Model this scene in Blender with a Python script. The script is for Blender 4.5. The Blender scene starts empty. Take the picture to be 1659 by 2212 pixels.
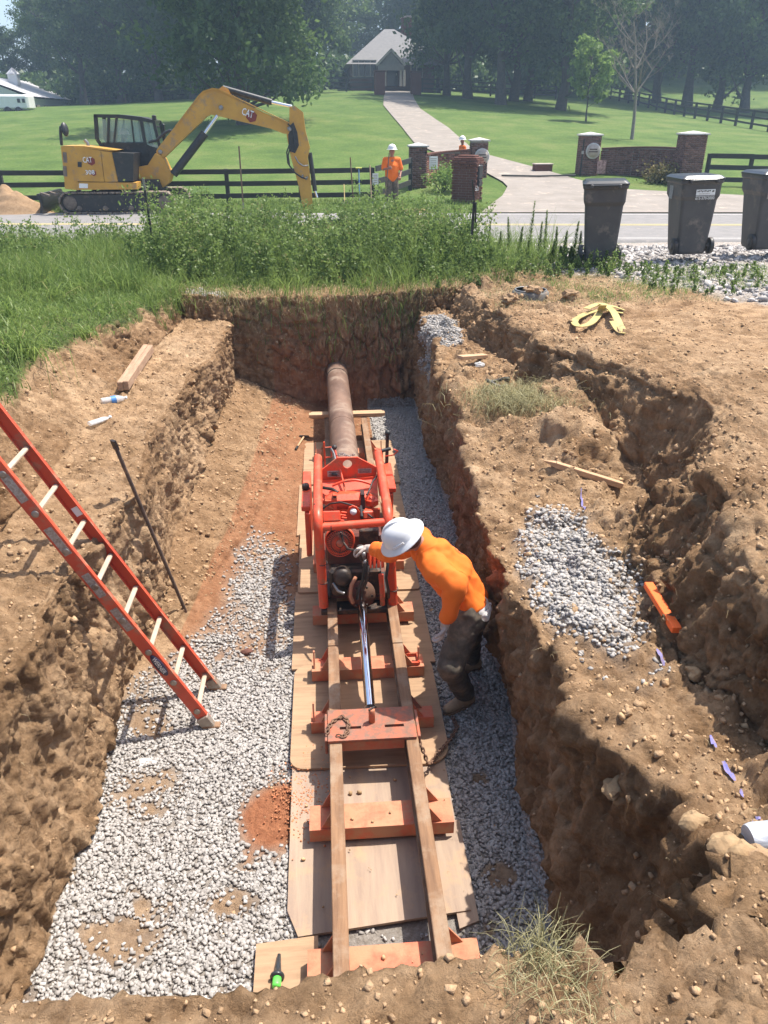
import bpy, bmesh, math, random
import numpy as np
from mathutils import Vector, Matrix, Euler
S = bpy.context.scene
COL = S.collection
R = math.radians
random.seed(7)
RNG = np.random.default_rng(11)

# ------------------------------------------------------------------ camera
CAMZ, PITCH, YAW, LENS = 4.0, R(27), R(4.3), 36*1900/2560
cam = bpy.data.objects.new('camera', bpy.data.cameras.new('camera'))
COL.objects.link(cam)
cam.location = (0, 0, CAMZ)
cam.rotation_euler = (R(90)-PITCH, 0, -YAW)
cam.data.sensor_width = 36
cam.data.lens = LENS
cam.data.clip_start = .05
cam.data.clip_end = 3000
S.camera = cam
# ------------------------------------------------------------------ sky and sun
SUN = Vector((.38, .21, 1.0)).normalized()
EL = math.asin(SUN.z)
AZ = math.atan2(SUN.x, SUN.y)
W = bpy.data.worlds.new('World'); S.world = W; W.use_nodes = True
wn = W.node_tree.nodes; wl = W.node_tree.links
sky = wn.new('ShaderNodeTexSky'); sky.sky_type = 'NISHITA'; sky.sun_disc = False
sky.sun_elevation = EL; sky.sun_rotation = AZ
sky.air_density = 1.0; sky.dust_density = 3.0; sky.altitude = 200
wl.new(sky.outputs[0], wn['Background'].inputs[0])
wn['Background'].inputs[1].default_value = .15
sun = bpy.data.objects.new('sun', bpy.data.lights.new('sun', 'SUN'))
COL.objects.link(sun)
sun.data.energy = 4.7; sun.data.angle = R(.55); sun.data.color = (1, .95, .87)
sun.rotation_euler = SUN.to_track_quat('Z', 'Y').to_euler()
S.view_settings.view_transform = 'Standard'; S.view_settings.look = 'None'
S.view_settings.exposure = .82; S.view_settings.gamma = 1
S.view_settings.use_curve_mapping = False

# ------------------------------------------------------------------ helpers
F = 1641.7
def ray(px, py):
    u = (px-829.5)/F; v = -(py-1106)/F
    d = (u, math.cos(PITCH)+v*math.sin(PITCH), -math.sin(PITCH)+v*math.cos(PITCH))
    c, s = math.cos(YAW), math.sin(YAW)
    return Vector((d[0]*c+d[1]*s, -d[0]*s+d[1]*c, d[2]))
def pz(px, py, z):
    "point where the sight line of a measured photo point meets height z"
    d = ray(px, py); t = (z-CAMZ)/d.z
    return Vector((d.x*t, d.y*t, z))
def py_(px, py, Y):
    d = ray(px, py); t = Y/d.y
    return Vector((d.x*t, Y, CAMZ+d.z*t))

def _h(ix, iy, iz, s):
    n = (ix*374761393 + iy*668265263 + iz*2147483647 + s*1274126177) & 0xffffffff
    n = ((n ^ (n >> 13))*1274126177) & 0xffffffff
    n = ((n ^ (n >> 16))*2246822519) & 0xffffffff
    return ((n ^ (n >> 15)) & 0xffff)/32767.5-1
def vnoise(x, y, z, s=0):
    x = np.asarray(x, float); y = np.asarray(y, float); z = np.asarray(z, float)
    x, y, z = np.broadcast_arrays(x, y, z)
    fx, fy, fz = np.floor(x), np.floor(y), np.floor(z)
    ix, iy, iz = fx.astype(np.int64), fy.astype(np.int64), fz.astype(np.int64)
    u, v, w = x-fx, y-fy, z-fz
    u = u*u*(3-2*u); v = v*v*(3-2*v); w = w*w*(3-2*w)
    def L(a, b, t): return a+(b-a)*t
    c = [[[_h(ix+i, iy+j, iz+k, s) for k in (0, 1)] for j in (0, 1)] for i in (0, 1)]
    return L(L(L(c[0][0][0], c[1][0][0], u), L(c[0][1][0], c[1][1][0], u), v),
             L(L(c[0][0][1], c[1][0][1], u), L(c[0][1][1], c[1][1][1], u), v), w)
def fbm(x, y, z, f, o=3, s=0, g=.5):
    a = 1; t = 0; n = 0
    for i in range(o):
        t = t+a*vnoise(x*f, y*f, z*f, s+i*7); n += a; a *= g; f *= 2.03
    return t/n
def sm(a, b, x):
    t = np.clip((x-a)/(b-a), 0, 1); return t*t*(3-2*t)

def tag(o, label=None, cat=None, group=None, kind=None):
    if label: o['label'] = label
    if cat: o['category'] = cat
    if group: o['group'] = group
    if kind: o['kind'] = kind
    return o
def thing(name, loc, label, cat, group=None, rz=0):
    o = bpy.data.objects.new(name, None); COL.objects.link(o)
    o.location = loc; o.rotation_euler[2] = rz; o.empty_display_size = .1
    return tag(o, label, cat, group)
def wloc(p):
    v = Vector((0, 0, 0))
    while p: v += p.location; p = p.parent
    return v
def link(name, me, mat=None, parent=None, local=False):
    if mat is not None and len(me.materials) == 0:
        for m in (mat if isinstance(mat, (list, tuple)) else [mat]): me.materials.append(m)
    o = bpy.data.objects.new(name, me); COL.objects.link(o)
    if parent:
        o.parent = parent
        if not local: me.transform(Matrix.Translation(-wloc(parent)))
    return o
def npmesh(name, V, Fc, mat=None, parent=None, smooth=False, attrs=None, local=False):
    V = np.ascontiguousarray(V, dtype=np.float32); Fc = np.ascontiguousarray(Fc, dtype=np.int32)
    me = bpy.data.meshes.new(name)
    me.vertices.add(len(V)); me.vertices.foreach_set('co', V.ravel())
    k = Fc.shape[1]
    me.loops.add(Fc.size); me.loops.foreach_set('vertex_index', Fc.ravel())
    me.polygons.add(len(Fc)); me.polygons.foreach_set('loop_start', np.arange(0, Fc.size, k, dtype=np.int32))
    if smooth: me.polygons.foreach_set('use_smooth', np.ones(len(Fc), dtype=bool))
    for n, a in (attrs or {}).items():
        a = np.ascontiguousarray(a, dtype=np.float32)
        if a.ndim == 2:
            t = me.attributes.new(n, 'FLOAT_COLOR', 'POINT'); t.data.foreach_set('color', a.ravel())
        else:
            t = me.attributes.new(n, 'FLOAT', 'POINT'); t.data.foreach_set('value', a)
    me.update(calc_edges=True)
    return link(name, me, mat, parent, local)
def copy_tree(o, parent=None):
    c = o.copy(); COL.objects.link(c)
    if parent: c.parent = parent
    for ch in list(o.children): copy_tree(ch, c)
    return c

class MB:
    def __init__(s): s.v = []; s.f = []; s.sm = []
    def add(s, vs, fs, smooth=False):
        n = len(s.v); s.v += [tuple(v) for v in vs]; s.f += [[i+n for i in f] for f in fs]; s.sm += [smooth]*len(fs)
        return s
    def box(s, c, d, rot=None, bev=0):
        c = Vector(c); x, y, z = d[0]/2, d[1]/2, d[2]/2
        M = Euler(rot).to_matrix() if rot is not None and not isinstance(rot, Matrix) else (rot or Matrix.Identity(3))
        if bev <= 0:
            vs = [c+M@Vector((sx*x, sy*y, sz*z)) for sz in (-1, 1) for sx, sy in ((-1, -1), (1, -1), (1, 1), (-1, 1))]
            return s.add(vs, [[3, 2, 1, 0], [4, 5, 6, 7], [0, 1, 5, 4], [1, 2, 6, 5], [2, 3, 7, 6], [3, 0, 4, 7]])
        b = min(bev, x*.9, y*.9, z*.9); vs = []; 
        for zz, ins in ((-z, b), (-z+b, 0), (z-b, 0), (z, b)):
            X, Y = x-ins, y-ins; e = b
            for p in ((-X+e, -Y), (X-e, -Y), (X, -Y+e), (X, Y-e), (X-e, Y), (-X+e, Y), (-X, Y-e), (-X, -Y+e)):
                vs.append(c+M@Vector((p[0], p[1], zz)))
        fs = [list(range(7, -1, -1)), list(range(24, 32))]
        for k in range(3):
            for i in range(8): fs.append([k*8+i, k*8+(i+1) % 8, (k+1)*8+(i+1) % 8, (k+1)*8+i])
        return s.add(vs, fs)
    def bar(s, a, b, w, h, up=(0, 0, 1), bev=0):
        a = Vector(a); b = Vector(b); y = (b-a).normalized(); x = y.cross(Vector(up)).normalized(); z = x.cross(y)
        M = Matrix((x, y, z)).transposed()
        return s.box((a+b)/2, (w, (b-a).length, h), M, bev)
    def tube(s, pts, r, n=12, cap=True, smooth=True, rx=None):
        pts = [Vector(p) for p in pts]; rs = r if isinstance(r, (list, tuple)) else [r]*len(pts)
        t0 = (pts[1]-pts[0]).normalized()
        u = t0.orthogonal().normalized(); vs = []
        for i, p in enumerate(pts):
            t = (pts[min(i+1, len(pts)-1)]-pts[max(i-1, 0)]).normalized()
            u = (u-t*u.dot(t)).normalized(); w = t.cross(u)
            for k in range(n):
                a = 2*math.pi*k/n
                vs.append(p+(u*math.cos(a)+w*math.sin(a))*rs[i])
        fs = [[i*n+k, i*n+(k+1) % n, (i+1)*n+(k+1) % n, (i+1)*n+k] for i in range(len(pts)-1) for k in range(n)]
        s.add(vs, fs, smooth)
        if cap:
            m = len(pts)-1
            s.add(vs[:n], [list(range(n-1, -1, -1))]); s.add(vs[m*n:], [list(range(n))])
        return s
    def prism(s, prof, axis, a, b):
        "closed profile extruded along world axis from a to b; prof gives the other two coordinates"
        def P(p, t):
            return {'x': (t, p[0], p[1]), 'y': (p[0], t, p[1]), 'z': (p[0], p[1], t)}[axis]
        n = len(prof)
        vs = [P(p, a) for p in prof]+[P(p, b) for p in prof]
        return s.add(vs, [list(range(n)), list(range(2*n-1, n-1, -1))]+[[(i+1) % n, i, n+i, n+(i+1) % n] for i in range(n)])
    def lathe(s, prof, c=(0, 0, 0), M=None, n=20, smooth=True, sx=1, sy=1):
        c = Vector(c); M = M or Matrix.Identity(3); vs = []
        for r, z in prof:
            for k in range(n):
                a = 2*math.pi*k/n; vs.append(c+M@Vector((r*math.cos(a)*sx, r*math.sin(a)*sy, z)))
        fs = [[i*n+k, i*n+(k+1) % n, (i+1)*n+(k+1) % n, (i+1)*n+k] for i in range(len(prof)-1) for k in range(n)]
        s.add(vs, fs, smooth)
        m = len(prof)-1
        if prof[0][0] > 1e-4: s.add(vs[:n], [list(range(n-1, -1, -1))])
        if prof[m][0] > 1e-4: s.add(vs[m*n:], [list(range(n))])
        return s
    def ball(s, c, r, n=12, sc=(1, 1, 1), M=None):
        m = n//2
        vs = []; c = Vector(c); M = M or Matrix.Identity(3)
        for i in range(1, m):
            ph = math.pi*i/m
            for k in range(n):
                a = 2*math.pi*k/n
                vs.append(c+M@Vector((r*sc[0]*math.sin(ph)*math.cos(a), r*sc[1]*math.sin(ph)*math.sin(a), r*sc[2]*math.cos(ph))))
        t = len(vs); vs += [c+M@Vector((0, 0, r*sc[2])), c-M@Vector((0, 0, r*sc[2]))]
        fs = [[i*n+(k+1) % n, i*n+k, (i+1)*n+k, (i+1)*n+(k+1) % n] for i in range(m-2) for k in range(n)]
        fs += [[t, k, (k+1) % n] for k in range(n)]+[[t+1, (m-2)*n+(k+1) % n, (m-2)*n+k] for k in range(n)]
        return s.add(vs, fs, True)
    def build(s, name, mat, parent=None, label=None, kind=None, local=False):
        me = bpy.data.meshes.new(name)
        me.from_pydata(s.v, [], s.f)
        me.polygons.foreach_set('use_smooth', s.sm)
        me.update()
        o = link(name, me, mat, parent, local)
        bm = bmesh.new(); bm.from_mesh(me); bmesh.ops.recalc_face_normals(bm, faces=bm.faces); bm.to_mesh(me); bm.free()
        if label: o['label'] = label
        if kind: o['kind'] = kind
        return o

def text(name, s, mat, parent, origin, xdir, updir, height, ext=.001, shear=0, width=None):
    c = bpy.data.curves.new(name, 'FONT'); c.body = s; c.size = 1; c.align_x = 'CENTER'; c.align_y = 'CENTER'; c.resolution_u = 2
    c.shear = shear; c.offset = .012
    t = bpy.data.objects.new('tmp', c); COL.objects.link(t)
    bpy.context.view_layer.update()
    me = bpy.data.meshes.new_from_object(t.evaluated_get(bpy.context.evaluated_depsgraph_get()))
    bpy.data.objects.remove(t)
    x = Vector(xdir).normalized(); u = Vector(updir); u = (u-x*u.dot(x)).normalized(); n = x.cross(u)
    k = height/.7
    kx = k
    if width:
        xs = [v.co.x for v in me.vertices]; kx = width/(max(xs)-min(xs))
    M = Matrix.Translation(Vector(origin)) @ Matrix((x*kx, u*k, n*k)).transposed().to_4x4()
    me.transform(M)
    me.materials.clear()
    return link(name, me, mat, parent)

# ------------------------------------------------------------------ materials
def newmat(name):
    m = bpy.data.materials.new(name); m.use_nodes = True
    nt = m.node_tree
    return m, nt, nt.nodes, nt.links, nt.nodes['Principled BSDF']
def mat(name, c, c2=None, rough=.7, metal=0, scale=8, bump=0, bscale=60, spec=.5, dirt=0, dirtc=(.27, .17, .1), detail=6, stretch=None, dscale=5, tint=None):
    m, nt, N, L, B = newmat(name)
    c2 = c2 or tuple(x*.75 for x in c)
    tc = N.new('ShaderNodeTexCoord'); mp = N.new('ShaderNodeMapping'); L.new(tc.outputs['Object'], mp.inputs[0])
    if stretch: mp.inputs['Scale'].default_value = stretch
    n = N.new('ShaderNodeTexNoise'); n.inputs['Scale'].default_value = scale; n.inputs['Detail'].default_value = detail
    n.inputs['Roughness'].default_value = .65
    L.new(mp.outputs[0], n.inputs[0])
    r = N.new('ShaderNodeValToRGB'); r.color_ramp.elements[0].position = .35; r.color_ramp.elements[1].position = .65
    r.color_ramp.elements[0].color = (*c2, 1); r.color_ramp.elements[1].color = (*c, 1)
    L.new(n.outputs[0], r.inputs[0]); out = r.outputs[0]
    if dirt > 0:
        d = N.new('ShaderNodeTexNoise'); d.inputs['Scale'].default_value = dscale; d.inputs['Detail'].default_value = 8; d.inputs['Roughness'].default_value = .7
        L.new(tc.outputs['Object'], d.inputs[0])
        dr = N.new('ShaderNodeMapRange'); dr.inputs[1].default_value = .62-dirt*.35; dr.inputs[2].default_value = .72-dirt*.2
        dr.inputs[4].default_value = .92
        L.new(d.outputs[0], dr.inputs[0])
        mx = N.new('ShaderNodeMix'); mx.data_type = 'RGBA'; L.new(dr.outputs[0], mx.inputs[0]); L.new(out, mx.inputs[6]); mx.inputs[7].default_value = (*dirtc, 1)
        out = mx.outputs[2]
        mr = N.new('ShaderNodeMapRange'); L.new(dr.outputs[0], mr.inputs[0]); mr.inputs[3].default_value = rough; mr.inputs[4].default_value = .95
        L.new(mr.outputs[0], B.inputs['Roughness'])
    else: B.inputs['Roughness'].default_value = rough
    if tint:
        a = N.new('ShaderNodeAttribute'); a.attribute_name = 'tint'
        hs = N.new('ShaderNodeHueSaturation'); mr = N.new('ShaderNodeMapRange'); mr.inputs[3].default_value = 1-tint; mr.inputs[4].default_value = 1+tint
        L.new(a.outputs['Fac'], mr.inputs[0]); L.new(mr.outputs[0], hs.inputs['Value']); L.new(out, hs.inputs['Color']); out = hs.outputs[0]
    L.new(out, B.inputs['Base Color'])
    B.inputs['Metallic'].default_value = metal
    B.inputs['Specular IOR Level'].default_value = spec
    if bump:
        b = N.new('ShaderNodeBump'); b.inputs['Strength'].default_value = bump; b.inputs['Distance'].default_value = .01
        bn = N.new('ShaderNodeTexNoise'); bn.inputs['Scale'].default_value = bscale; bn.inputs['Detail'].default_value = 5
        L.new(mp.outputs[0], bn.inputs[0]); L.new(bn.outputs[0], b.inputs['Height']); L.new(b.outputs[0], B.inputs['Normal'])
    return m
def leafmat(name, c, c2, trans=.35, tip=None):
    m, nt, N, L, B = newmat(name)
    a = N.new('ShaderNodeAttribute'); a.attribute_name = 'tint'
    r = N.new('ShaderNodeValToRGB'); r.color_ramp.elements[0].color = (*c2, 1); r.color_ramp.elements[1].color = (*c, 1)
    if tip:
        e = r.color_ramp.elements.new(.93); e.color = (*c, 1); r.color_ramp.elements[-1].color = (*tip, 1)
    L.new(a.outputs['Fac'], r.inputs[0])
    d = N.new('ShaderNodeBsdfDiffuse'); t = N.new('ShaderNodeBsdfTranslucent'); g = N.new('ShaderNodeBsdfGlossy'); g.inputs['Roughness'].default_value = .45
    L.new(r.outputs[0], d.inputs[0]); L.new(r.outputs[0], t.inputs[0])
    x = N.new('ShaderNodeMixShader'); x.inputs[0].default_value = trans; L.new(d.outputs[0], x.inputs[1]); L.new(t.outputs[0], x.inputs[2])
    y = N.new('ShaderNodeMixShader'); y.inputs[0].default_value = .02; L.new(x.outputs[0], y.inputs[1]); L.new(g.outputs[0], y.inputs[2])
    L.new(y.outputs[0], nt.nodes['Material Output'].inputs[0]); N.remove(B)
    return m
def glassmat(name, c=(.9, .95, .95), rough=.05, alpha=None):
    m, nt, N, L, B = newmat(name)
    B.inputs['Base Color'].default_value = (*c, 1); B.inputs['Roughness'].default_value = rough
    B.inputs['Transmission Weight'].default_value = 1; B.inputs['IOR'].default_value = 1.12 if alpha is None else alpha
    return m

M_orange = mat('orange_paint', (.72, .085, .03), (.6, .06, .022), rough=.42, scale=5, dirt=.30, dirtc=(.33, .14, .07), bump=.08, bscale=90, dscale=9)
M_darkred = mat('dark_red_paint', (.16, .035, .02), (.08, .03, .022), rough=.6, dirt=.4, dirtc=(.14, .08, .05))  # darker red for engine block, cylinder flange and base frame
M_orange_dirty = mat('dirty_orange_paint', (.58, .11, .05), (.50, .13, .07), rough=.7, scale=6, dirt=.72, dirtc=(.44, .23, .13), bump=.15, bscale=70, dscale=7)
M_rust = mat('rusty_pipe', (.20, .115, .075), (.11, .06, .04), rough=.7, scale=4, dirt=.3, dirtc=(.28, .20, .145), bump=.12, bscale=50, stretch=(1, .5, 1), dscale=3)
M_rail = mat('mud_coated_rail', (.28, .155, .08), (.16, .085, .045), rough=.85, scale=9, dirt=.4, dirtc=(.30, .21, .14), bump=.2, bscale=60, stretch=(3, .25, 3))
M_ply = mat('plywood_tan', (.41, .265, .155), (.28, .175, .10), rough=.85, scale=6, dirt=.45, dirtc=(.40, .25, .15), bump=.1, bscale=40, stretch=(.35, 4, 1), dscale=3)
M_plygray = mat('plywood_grey', (.36, .265, .19), (.28, .20, .15), rough=.85, scale=5, dirt=.3, dirtc=(.42, .28, .17), bump=.1, bscale=40, stretch=(4, .4, 1), dscale=4)
M_wood = mat('new_lumber', (.56, .36, .2), (.44, .26, .14), rough=.8, scale=7, bump=.1, bscale=40, stretch=(6, .6, 6))
M_woodx = mat('lumber_lengthwise', (.53, .34, .2), (.40, .24, .13), rough=.8, scale=7, bump=.12, bscale=40, stretch=(.6, 6, 6), dirt=.15)
M_black = mat('black_rubber', (.02, .02, .02), (.03, .028, .026), rough=.5, dirt=.15, dirtc=(.15, .1, .07), dscale=9)
M_darksteel = mat('dark_greasy_steel', (.06, .045, .038), (.03, .024, .02), rough=.5, metal=.3, dirt=.3, dirtc=(.18, .1, .06), dscale=14, bump=.1)
M_steel = mat('grey_steel', (.35, .34, .33), (.25, .24, .23), rough=.4, metal=.8)
M_chrome = mat('chrome', (.85, .86, .9), (.75, .76, .8), rough=.06, metal=1)
M_white = mat('white_plastic', (.78, .78, .77), (.72, .72, .7), rough=.35, scale=3, dirt=.1, dirtc=(.5, .45, .38), dscale=6)
M_label = mat('worn_label', (.42, .36, .31), (.25, .17, .13), rough=.6, scale=60)
M_chain = mat('rusty_chain', (.22, .12, .07), (.13, .07, .045), rough=.8, bump=.2)
# ------------------------------------------------------------------ terrain
LX = np.array([-60, -25, -4, 0, 4, 10, 25, 40, 70.])
LY = np.array([-10, 1.2, 5, 9, 11.5, 13, 17.3, 25.2, 27, 30, 45, 60, 80, 100, 130, 200, 400.])
LZ = np.array([
 [2.05]*9, [2.05]*9, [1.95, 1.95, 1.95, 1.95, 1.97, 2, 2, 2, 2], [1.9, 1.9, 1.93, 1.9, 1.95, 2, 2, 2, 2],
 [1.8, 1.8, 1.85, 1.7, 2.0, 2.05, 2.05, 2.05, 2.05], [1.7, 1.7, 1.75, 1.68, 1.93, 2.0, 2, 2, 2],
 [1.58]*9, [1.58]*9, [1.63, 1.63, 1.65, 1.66, 1.68, 1.7, 1.7, 1.7, 1.7], [1.7, 1.7, 1.75, 1.8, 1.83, 1.85, 1.85, 1.8, 1.8],
 [2.6, 2.75, 3.1, 3.2, 3.2, 3.1, 2.75, 2.5, 2.5], [3.6, 3.85, 4.5, 4.7, 4.75, 4.65, 3.9, 3.4, 3.2],
 [5.0, 5.4, 6.2, 6.5, 6.6, 6.5, 5.5, 4.6, 4.4], [5.8, 6.0, 7.4, 7.7, 7.8, 7.7, 7.0, 7.0, 8],
 [6, 7.0, 8.4, 8.8, 9, 9.2, 10, 11.5, 13], [8, 9, 11, 12, 12, 13, 19, 21, 24], [12, 14, 16, 18, 20, 24, 32, 36, 40]])
def _gz(x, y):
    i = np.clip(np.searchsorted(LX, x, side='right')-1, 0, len(LX)-2); j = np.clip(np.searchsorted(LY, y, side='right')-1, 0, len(LY)-2)
    t = np.clip((x-LX[i])/(LX[i+1]-LX[i]), 0, 1); u = np.clip((y-LY[j])/(LY[j+1]-LY[j]), 0, 1)
    return (LZ[j, i]*(1-t)+LZ[j, i+1]*t)*(1-u)+(LZ[j+1, i]*(1-t)+LZ[j+1, i+1]*t)*u
def gz(x, y):
    x = np.asarray(x, float); y = np.asarray(y, float)
    k = np.clip((y-27)/15, 0.02, 1)*5
    s = 0
    for dx, dy in ((0, 0), (1, .3), (-1, -.3), (.3, -1), (-.3, 1), (.7, .7), (-.7, -.7)): s = s+_gz(x+dx*k, y+dy*k)
    return s/7
def g1(x, y): return float(gz(x, y))

KY = np.array([1.3, 1.6, 1.9, 2.2, 2.6, 3.4, 4.4, 5.0, 5.6, 7, 7.6, 8.6, 9.6, 11.5])
def K(*a): return np.array(a, float)
BR = dict(
 x2=K(-2.6, -2.6, -2.6, -2.6, -2.6, -2.6, -2.6, -2.6, -2.7, -2.9, -2.95, -2.75, -2.5, -2.2),
 x3=K(-2.35, -2.35, -2.35, -2.35, -2.35, -2.35, -2.33, -2.33, -2.3, -2.25, -2.3, -2.3, -2.22, -2.1),
 x4=K(-1.8, -1.82, -1.85, -1.85, -1.85, -1.82, -1.74, -1.65, -1.64, -1.72, -1.72, -1.62, -1.48, -1.42),
 x6=K(-1.65, -1.68, -1.7, -1.7, -1.7, -1.69, -1.66, -1.64, -1.58, -1.55, -1.52, -1.5, -1.46, -1.4),
 z6=K(0, 0, 0, 0, 0, 0, .02, .08, .22, .42, .5, .55, .55, .55),
 x7=K(-1.3, -1.3, -1.3, -1.3, -1.3, -1.3, -1.3, -1.25, -1.1, -.7, -.6, -.45, -.35, -.2),
 z7=K(0, 0, 0, 0, 0, 0, 0, 0, 0.02, .03, .03, .04, .05, .05),
 x9=K(1.05, 1.05, 1.08, 1.1, 1.12, 1.18, 1.3, 1.33, 1.35, 1.36, 1.36, 1.35, 1.33, 1.35),
 x10=K(1.1, 1.2, 1.38, 1.45, 1.25, 1.22, 1.15, 1.12, 1.17, 1.3, 1.33, 1.35, 1.38, 1.45),
 z10=K(2.0, 1.85, 1.6, 1.42, 1.36, 1.3, 1.3, 1.3, 1.33, 1.4, 1.42, 1.45, 1.45, 1.5),
 x11=K(2.3, 2.3, 2.25, 2.2, 2.1, 2.0, 2.0, 2.25, 2.75, 2.6, 2.2, 2.05, 2.0, 1.85),
 z11=K(2.0, 1.9, 1.7, 1.5, 1.35, 1.3, 1.28, 1.25, 1.1, 1.35, 1.42, 1.45, 1.45, 1.5),
 dx12=K(.2, .2, .2, .15, .13, .2, .42, .5, .35, .25, .2, .2, .2, .2))
def segs(bounds, counts):
    o = [np.linspace(a, b, n, endpoint=False) for (a, b), n in zip(zip(bounds[:-1], bounds[1:]), counts)]
    return np.concatenate(o+[[bounds[-1]]])
YV = segs([-6, .5, 1.20, 1.26, 6, 11.44, 11.54, 14, 17.9], [12, 60, 12, 290, 215, 80, 75, 30])
nv = len(YV)
DEP = sm(1.20, 1.26, YV)*(1-np.clip((YV-11.44)/.1, 0, 1))
SEGN = [20, 56, 34, 40, 40, 8, 95, 36, 112, 24, 80, 52, 44, 58, 70, 18]
def worley(x, y, z, s):
    ix, iy, iz = np.floor(x).astype(np.int64), np.floor(y).astype(np.int64), np.floor(z).astype(np.int64)
    f1 = np.full(x.shape, 9.0); f2 = f1.copy(); cid = np.zeros(x.shape)
    for a in (-1, 0, 1):
        for b in (-1, 0, 1):
            for c in (-1, 0, 1):
                jx, jy, jz = ix+a, iy+b, iz+c
                dx = jx+.5+.45*_h(jx, jy, jz, s)-x; dy = jy+.5+.45*_h(jx, jy, jz, s+1)-y; dz = jz+.5+.45*_h(jx, jy, jz, s+2)-z
                d = np.sqrt(dx*dx+dy*dy+dz*dz); nr = d < f1
                f2 = np.where(nr, f1, np.minimum(f2, d)); cid = np.where(nr, _h(jx, jy, jz, s+5)*.5+.5, cid); f1 = np.where(nr, d, f1)
    return f1, f2, cid
def build_ground():
    y = YV
    ip = {k: np.interp(y, KY, v) for k, v in BR.items()}
    jit = lambda s, a, f=1.2: a*fbm(y, 0*y, 0*y, f, 3, s)
    ip['x2'] += jit(1, .14, 1.5); ip['x3'] += jit(2, .06); ip['x4'] += jit(3, .09, 1.6); ip['x6'] += jit(4, .07, 1.4)
    ip['x9'] += jit(5, .05); ip['x10'] += jit(6, .10, 1.8); ip['x11'] += jit(7, .16, 1.4)
    x12 = ip['x11']+ip['dx12']+jit(8, .08, 2)
    one = np.ones(nv)
    bx = [-60*one, -9*one, -3.6*one, ip['x2'], ip['x3'], ip['x4'], ip['x4']+.03, ip['x6'], ip['x7'], one*1.0, ip['x9'], ip['x10'],
          ip['x11'], x12, 3.4*one, 8*one, 60*one]
    g = [gz(b, y) for b in bx]
    zp = [g[0], g[1], g[2], g[3], 1.45*one, 1.40*one, 1.36*one, ip['z6'], ip['z7'], 0*one, 0*one, ip['z10'], ip['z11'], g[13]-.02, g[14], g[15], g[16]]
    bz = [g[i]*(1-DEP)+zp[i]*DEP for i in range(len(bx))]
    X = []; Z = []; U = []
    for s, n in enumerate(SEGN):
        last = s == len(SEGN)-1
        t = np.linspace(0, 1, n+(1 if last else 0), endpoint=last)
        X.append(bx[s][:, None]*(1-t)+bx[s+1][:, None]*t)
        Z.append(bz[s][:, None]*(1-t)+bz[s+1][:, None]*t)
        U.append(s+t)
    X = np.concatenate(X, 1); Z = np.concatenate(Z, 1); U = np.concatenate(U)
    Y = np.repeat(y[:, None], X.shape[1], 1)
    # mound and dip on the right bench, round pocket near the end
    def bump(cx, cy, r, h, rx=1):
        return h*np.exp(-(((X-cx)/rx)**2+(Y-cy)**2)/r**2)*((X > 1.45) | (h < 0))
    Zo = Z
    Z = Z+bump(2.15, 6.35, .42, .42, 1.1)+bump(1.9, 8.5, .3, .12)+bump(2.45, 7.25, .38, .38, 1.2)+bump(2.2, 4.85, .28, .22)+bump(2.75, 5.5, .3, -.12)
    Z = np.where(X > 1.4, np.minimum(Z, np.maximum(Zo, gz(X, Y)-.12)), Z)
    Z = Z+bump(3.6, 6.2, .6, .12)+bump(2.7, 3.9, .5, .16)+bump(3.2, 8.8, .9, -.06)
    P = np.stack([X, Y, Z], -1)
    def normals(P):
        du = np.gradient(P, axis=1); dv = np.gradient(P, axis=0)
        n = np.cross(du, dv); a = np.linalg.norm(n, axis=-1, keepdims=True)
        return n/np.maximum(a, 1e-9), a[..., 0]
    Nn, _ = normals(P)
    # wide smoothing of normals so that corners push out in a rounded way
    for _ in range(4):
        Nn[:, 1:-1] = (Nn[:, :-2]+Nn[:, 1:-1]+Nn[:, 2:])/3; Nn[1:-1] = (Nn[:-2]+Nn[1:-1]+Nn[2:])/3
    Nn /= np.linalg.norm(Nn, axis=-1, keepdims=True)
    wall = 1-np.abs(Nn[..., 2])
    inside = (X > -2.9) & (X < 3.2)
    floor = ((U >= 7) & (U < 11))[None, :] & (DEP > .5)[:, None] & (Z < .15)
    pit = ((U >= 3) & (U <= 13))[None, :] & (Y > 1.2) & (Y < 11.7)
    grassz = (X < ip['x2'][:, None]-.1)
    nearlip = (Y < 1.6)*1.0
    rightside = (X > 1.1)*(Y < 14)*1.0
    A = np.where(floor, np.where((Y > 5.4) & (X < .9), .3, .12), np.where(grassz, .35, 1.0))*np.where(Y > 12, .5, 1)*np.where(np.abs(X) > 9, .4, 1)
    big = fbm(X, Y, Z*1.2, 1.7, 3, 20)*.075*np.where(floor, .25, 1)
    # vertical digging streaks on cut faces
    zf = np.where(wall > .5, .28, 1.0)
    mid = (1-np.abs(fbm(X, Y*1.0, Z*zf, 7, 3, 31)))
    mid = (mid-.7)*.095
    fine = fbm(X, Y, Z*(.5+.5*zf), 22, 3, 44, .6)*.026
    rid = (.5-np.abs(vnoise(X*13, Y*13, Z*13, 51)))*.03*(.4+.6*rightside+.5*nearlip)
    lump = np.maximum(0, fbm(X, Y, Z, 4.2, 2, 61)-.12)*.28*(.25+rightside*.8+nearlip*.7)
    wl_ = sm(.3, .8, wall)
    f1, f2, cid = worley(X*5.2, Y*5.2, Z*5.2*np.where(wall > .5, .55, 1), 3)
    crack = sm(0, .16, f2-f1)-.85; blk = (cid-.5)
    g1_, g2_, cid2 = worley(X*15, Y*15, Z*15*np.where(wall > .5, .6, 1), 9)
    crack2 = sm(0, .2, g2_-g1_)-.85
    flat_ = np.clip(1-wall*2, 0, 1)*(1-rightside)
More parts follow.
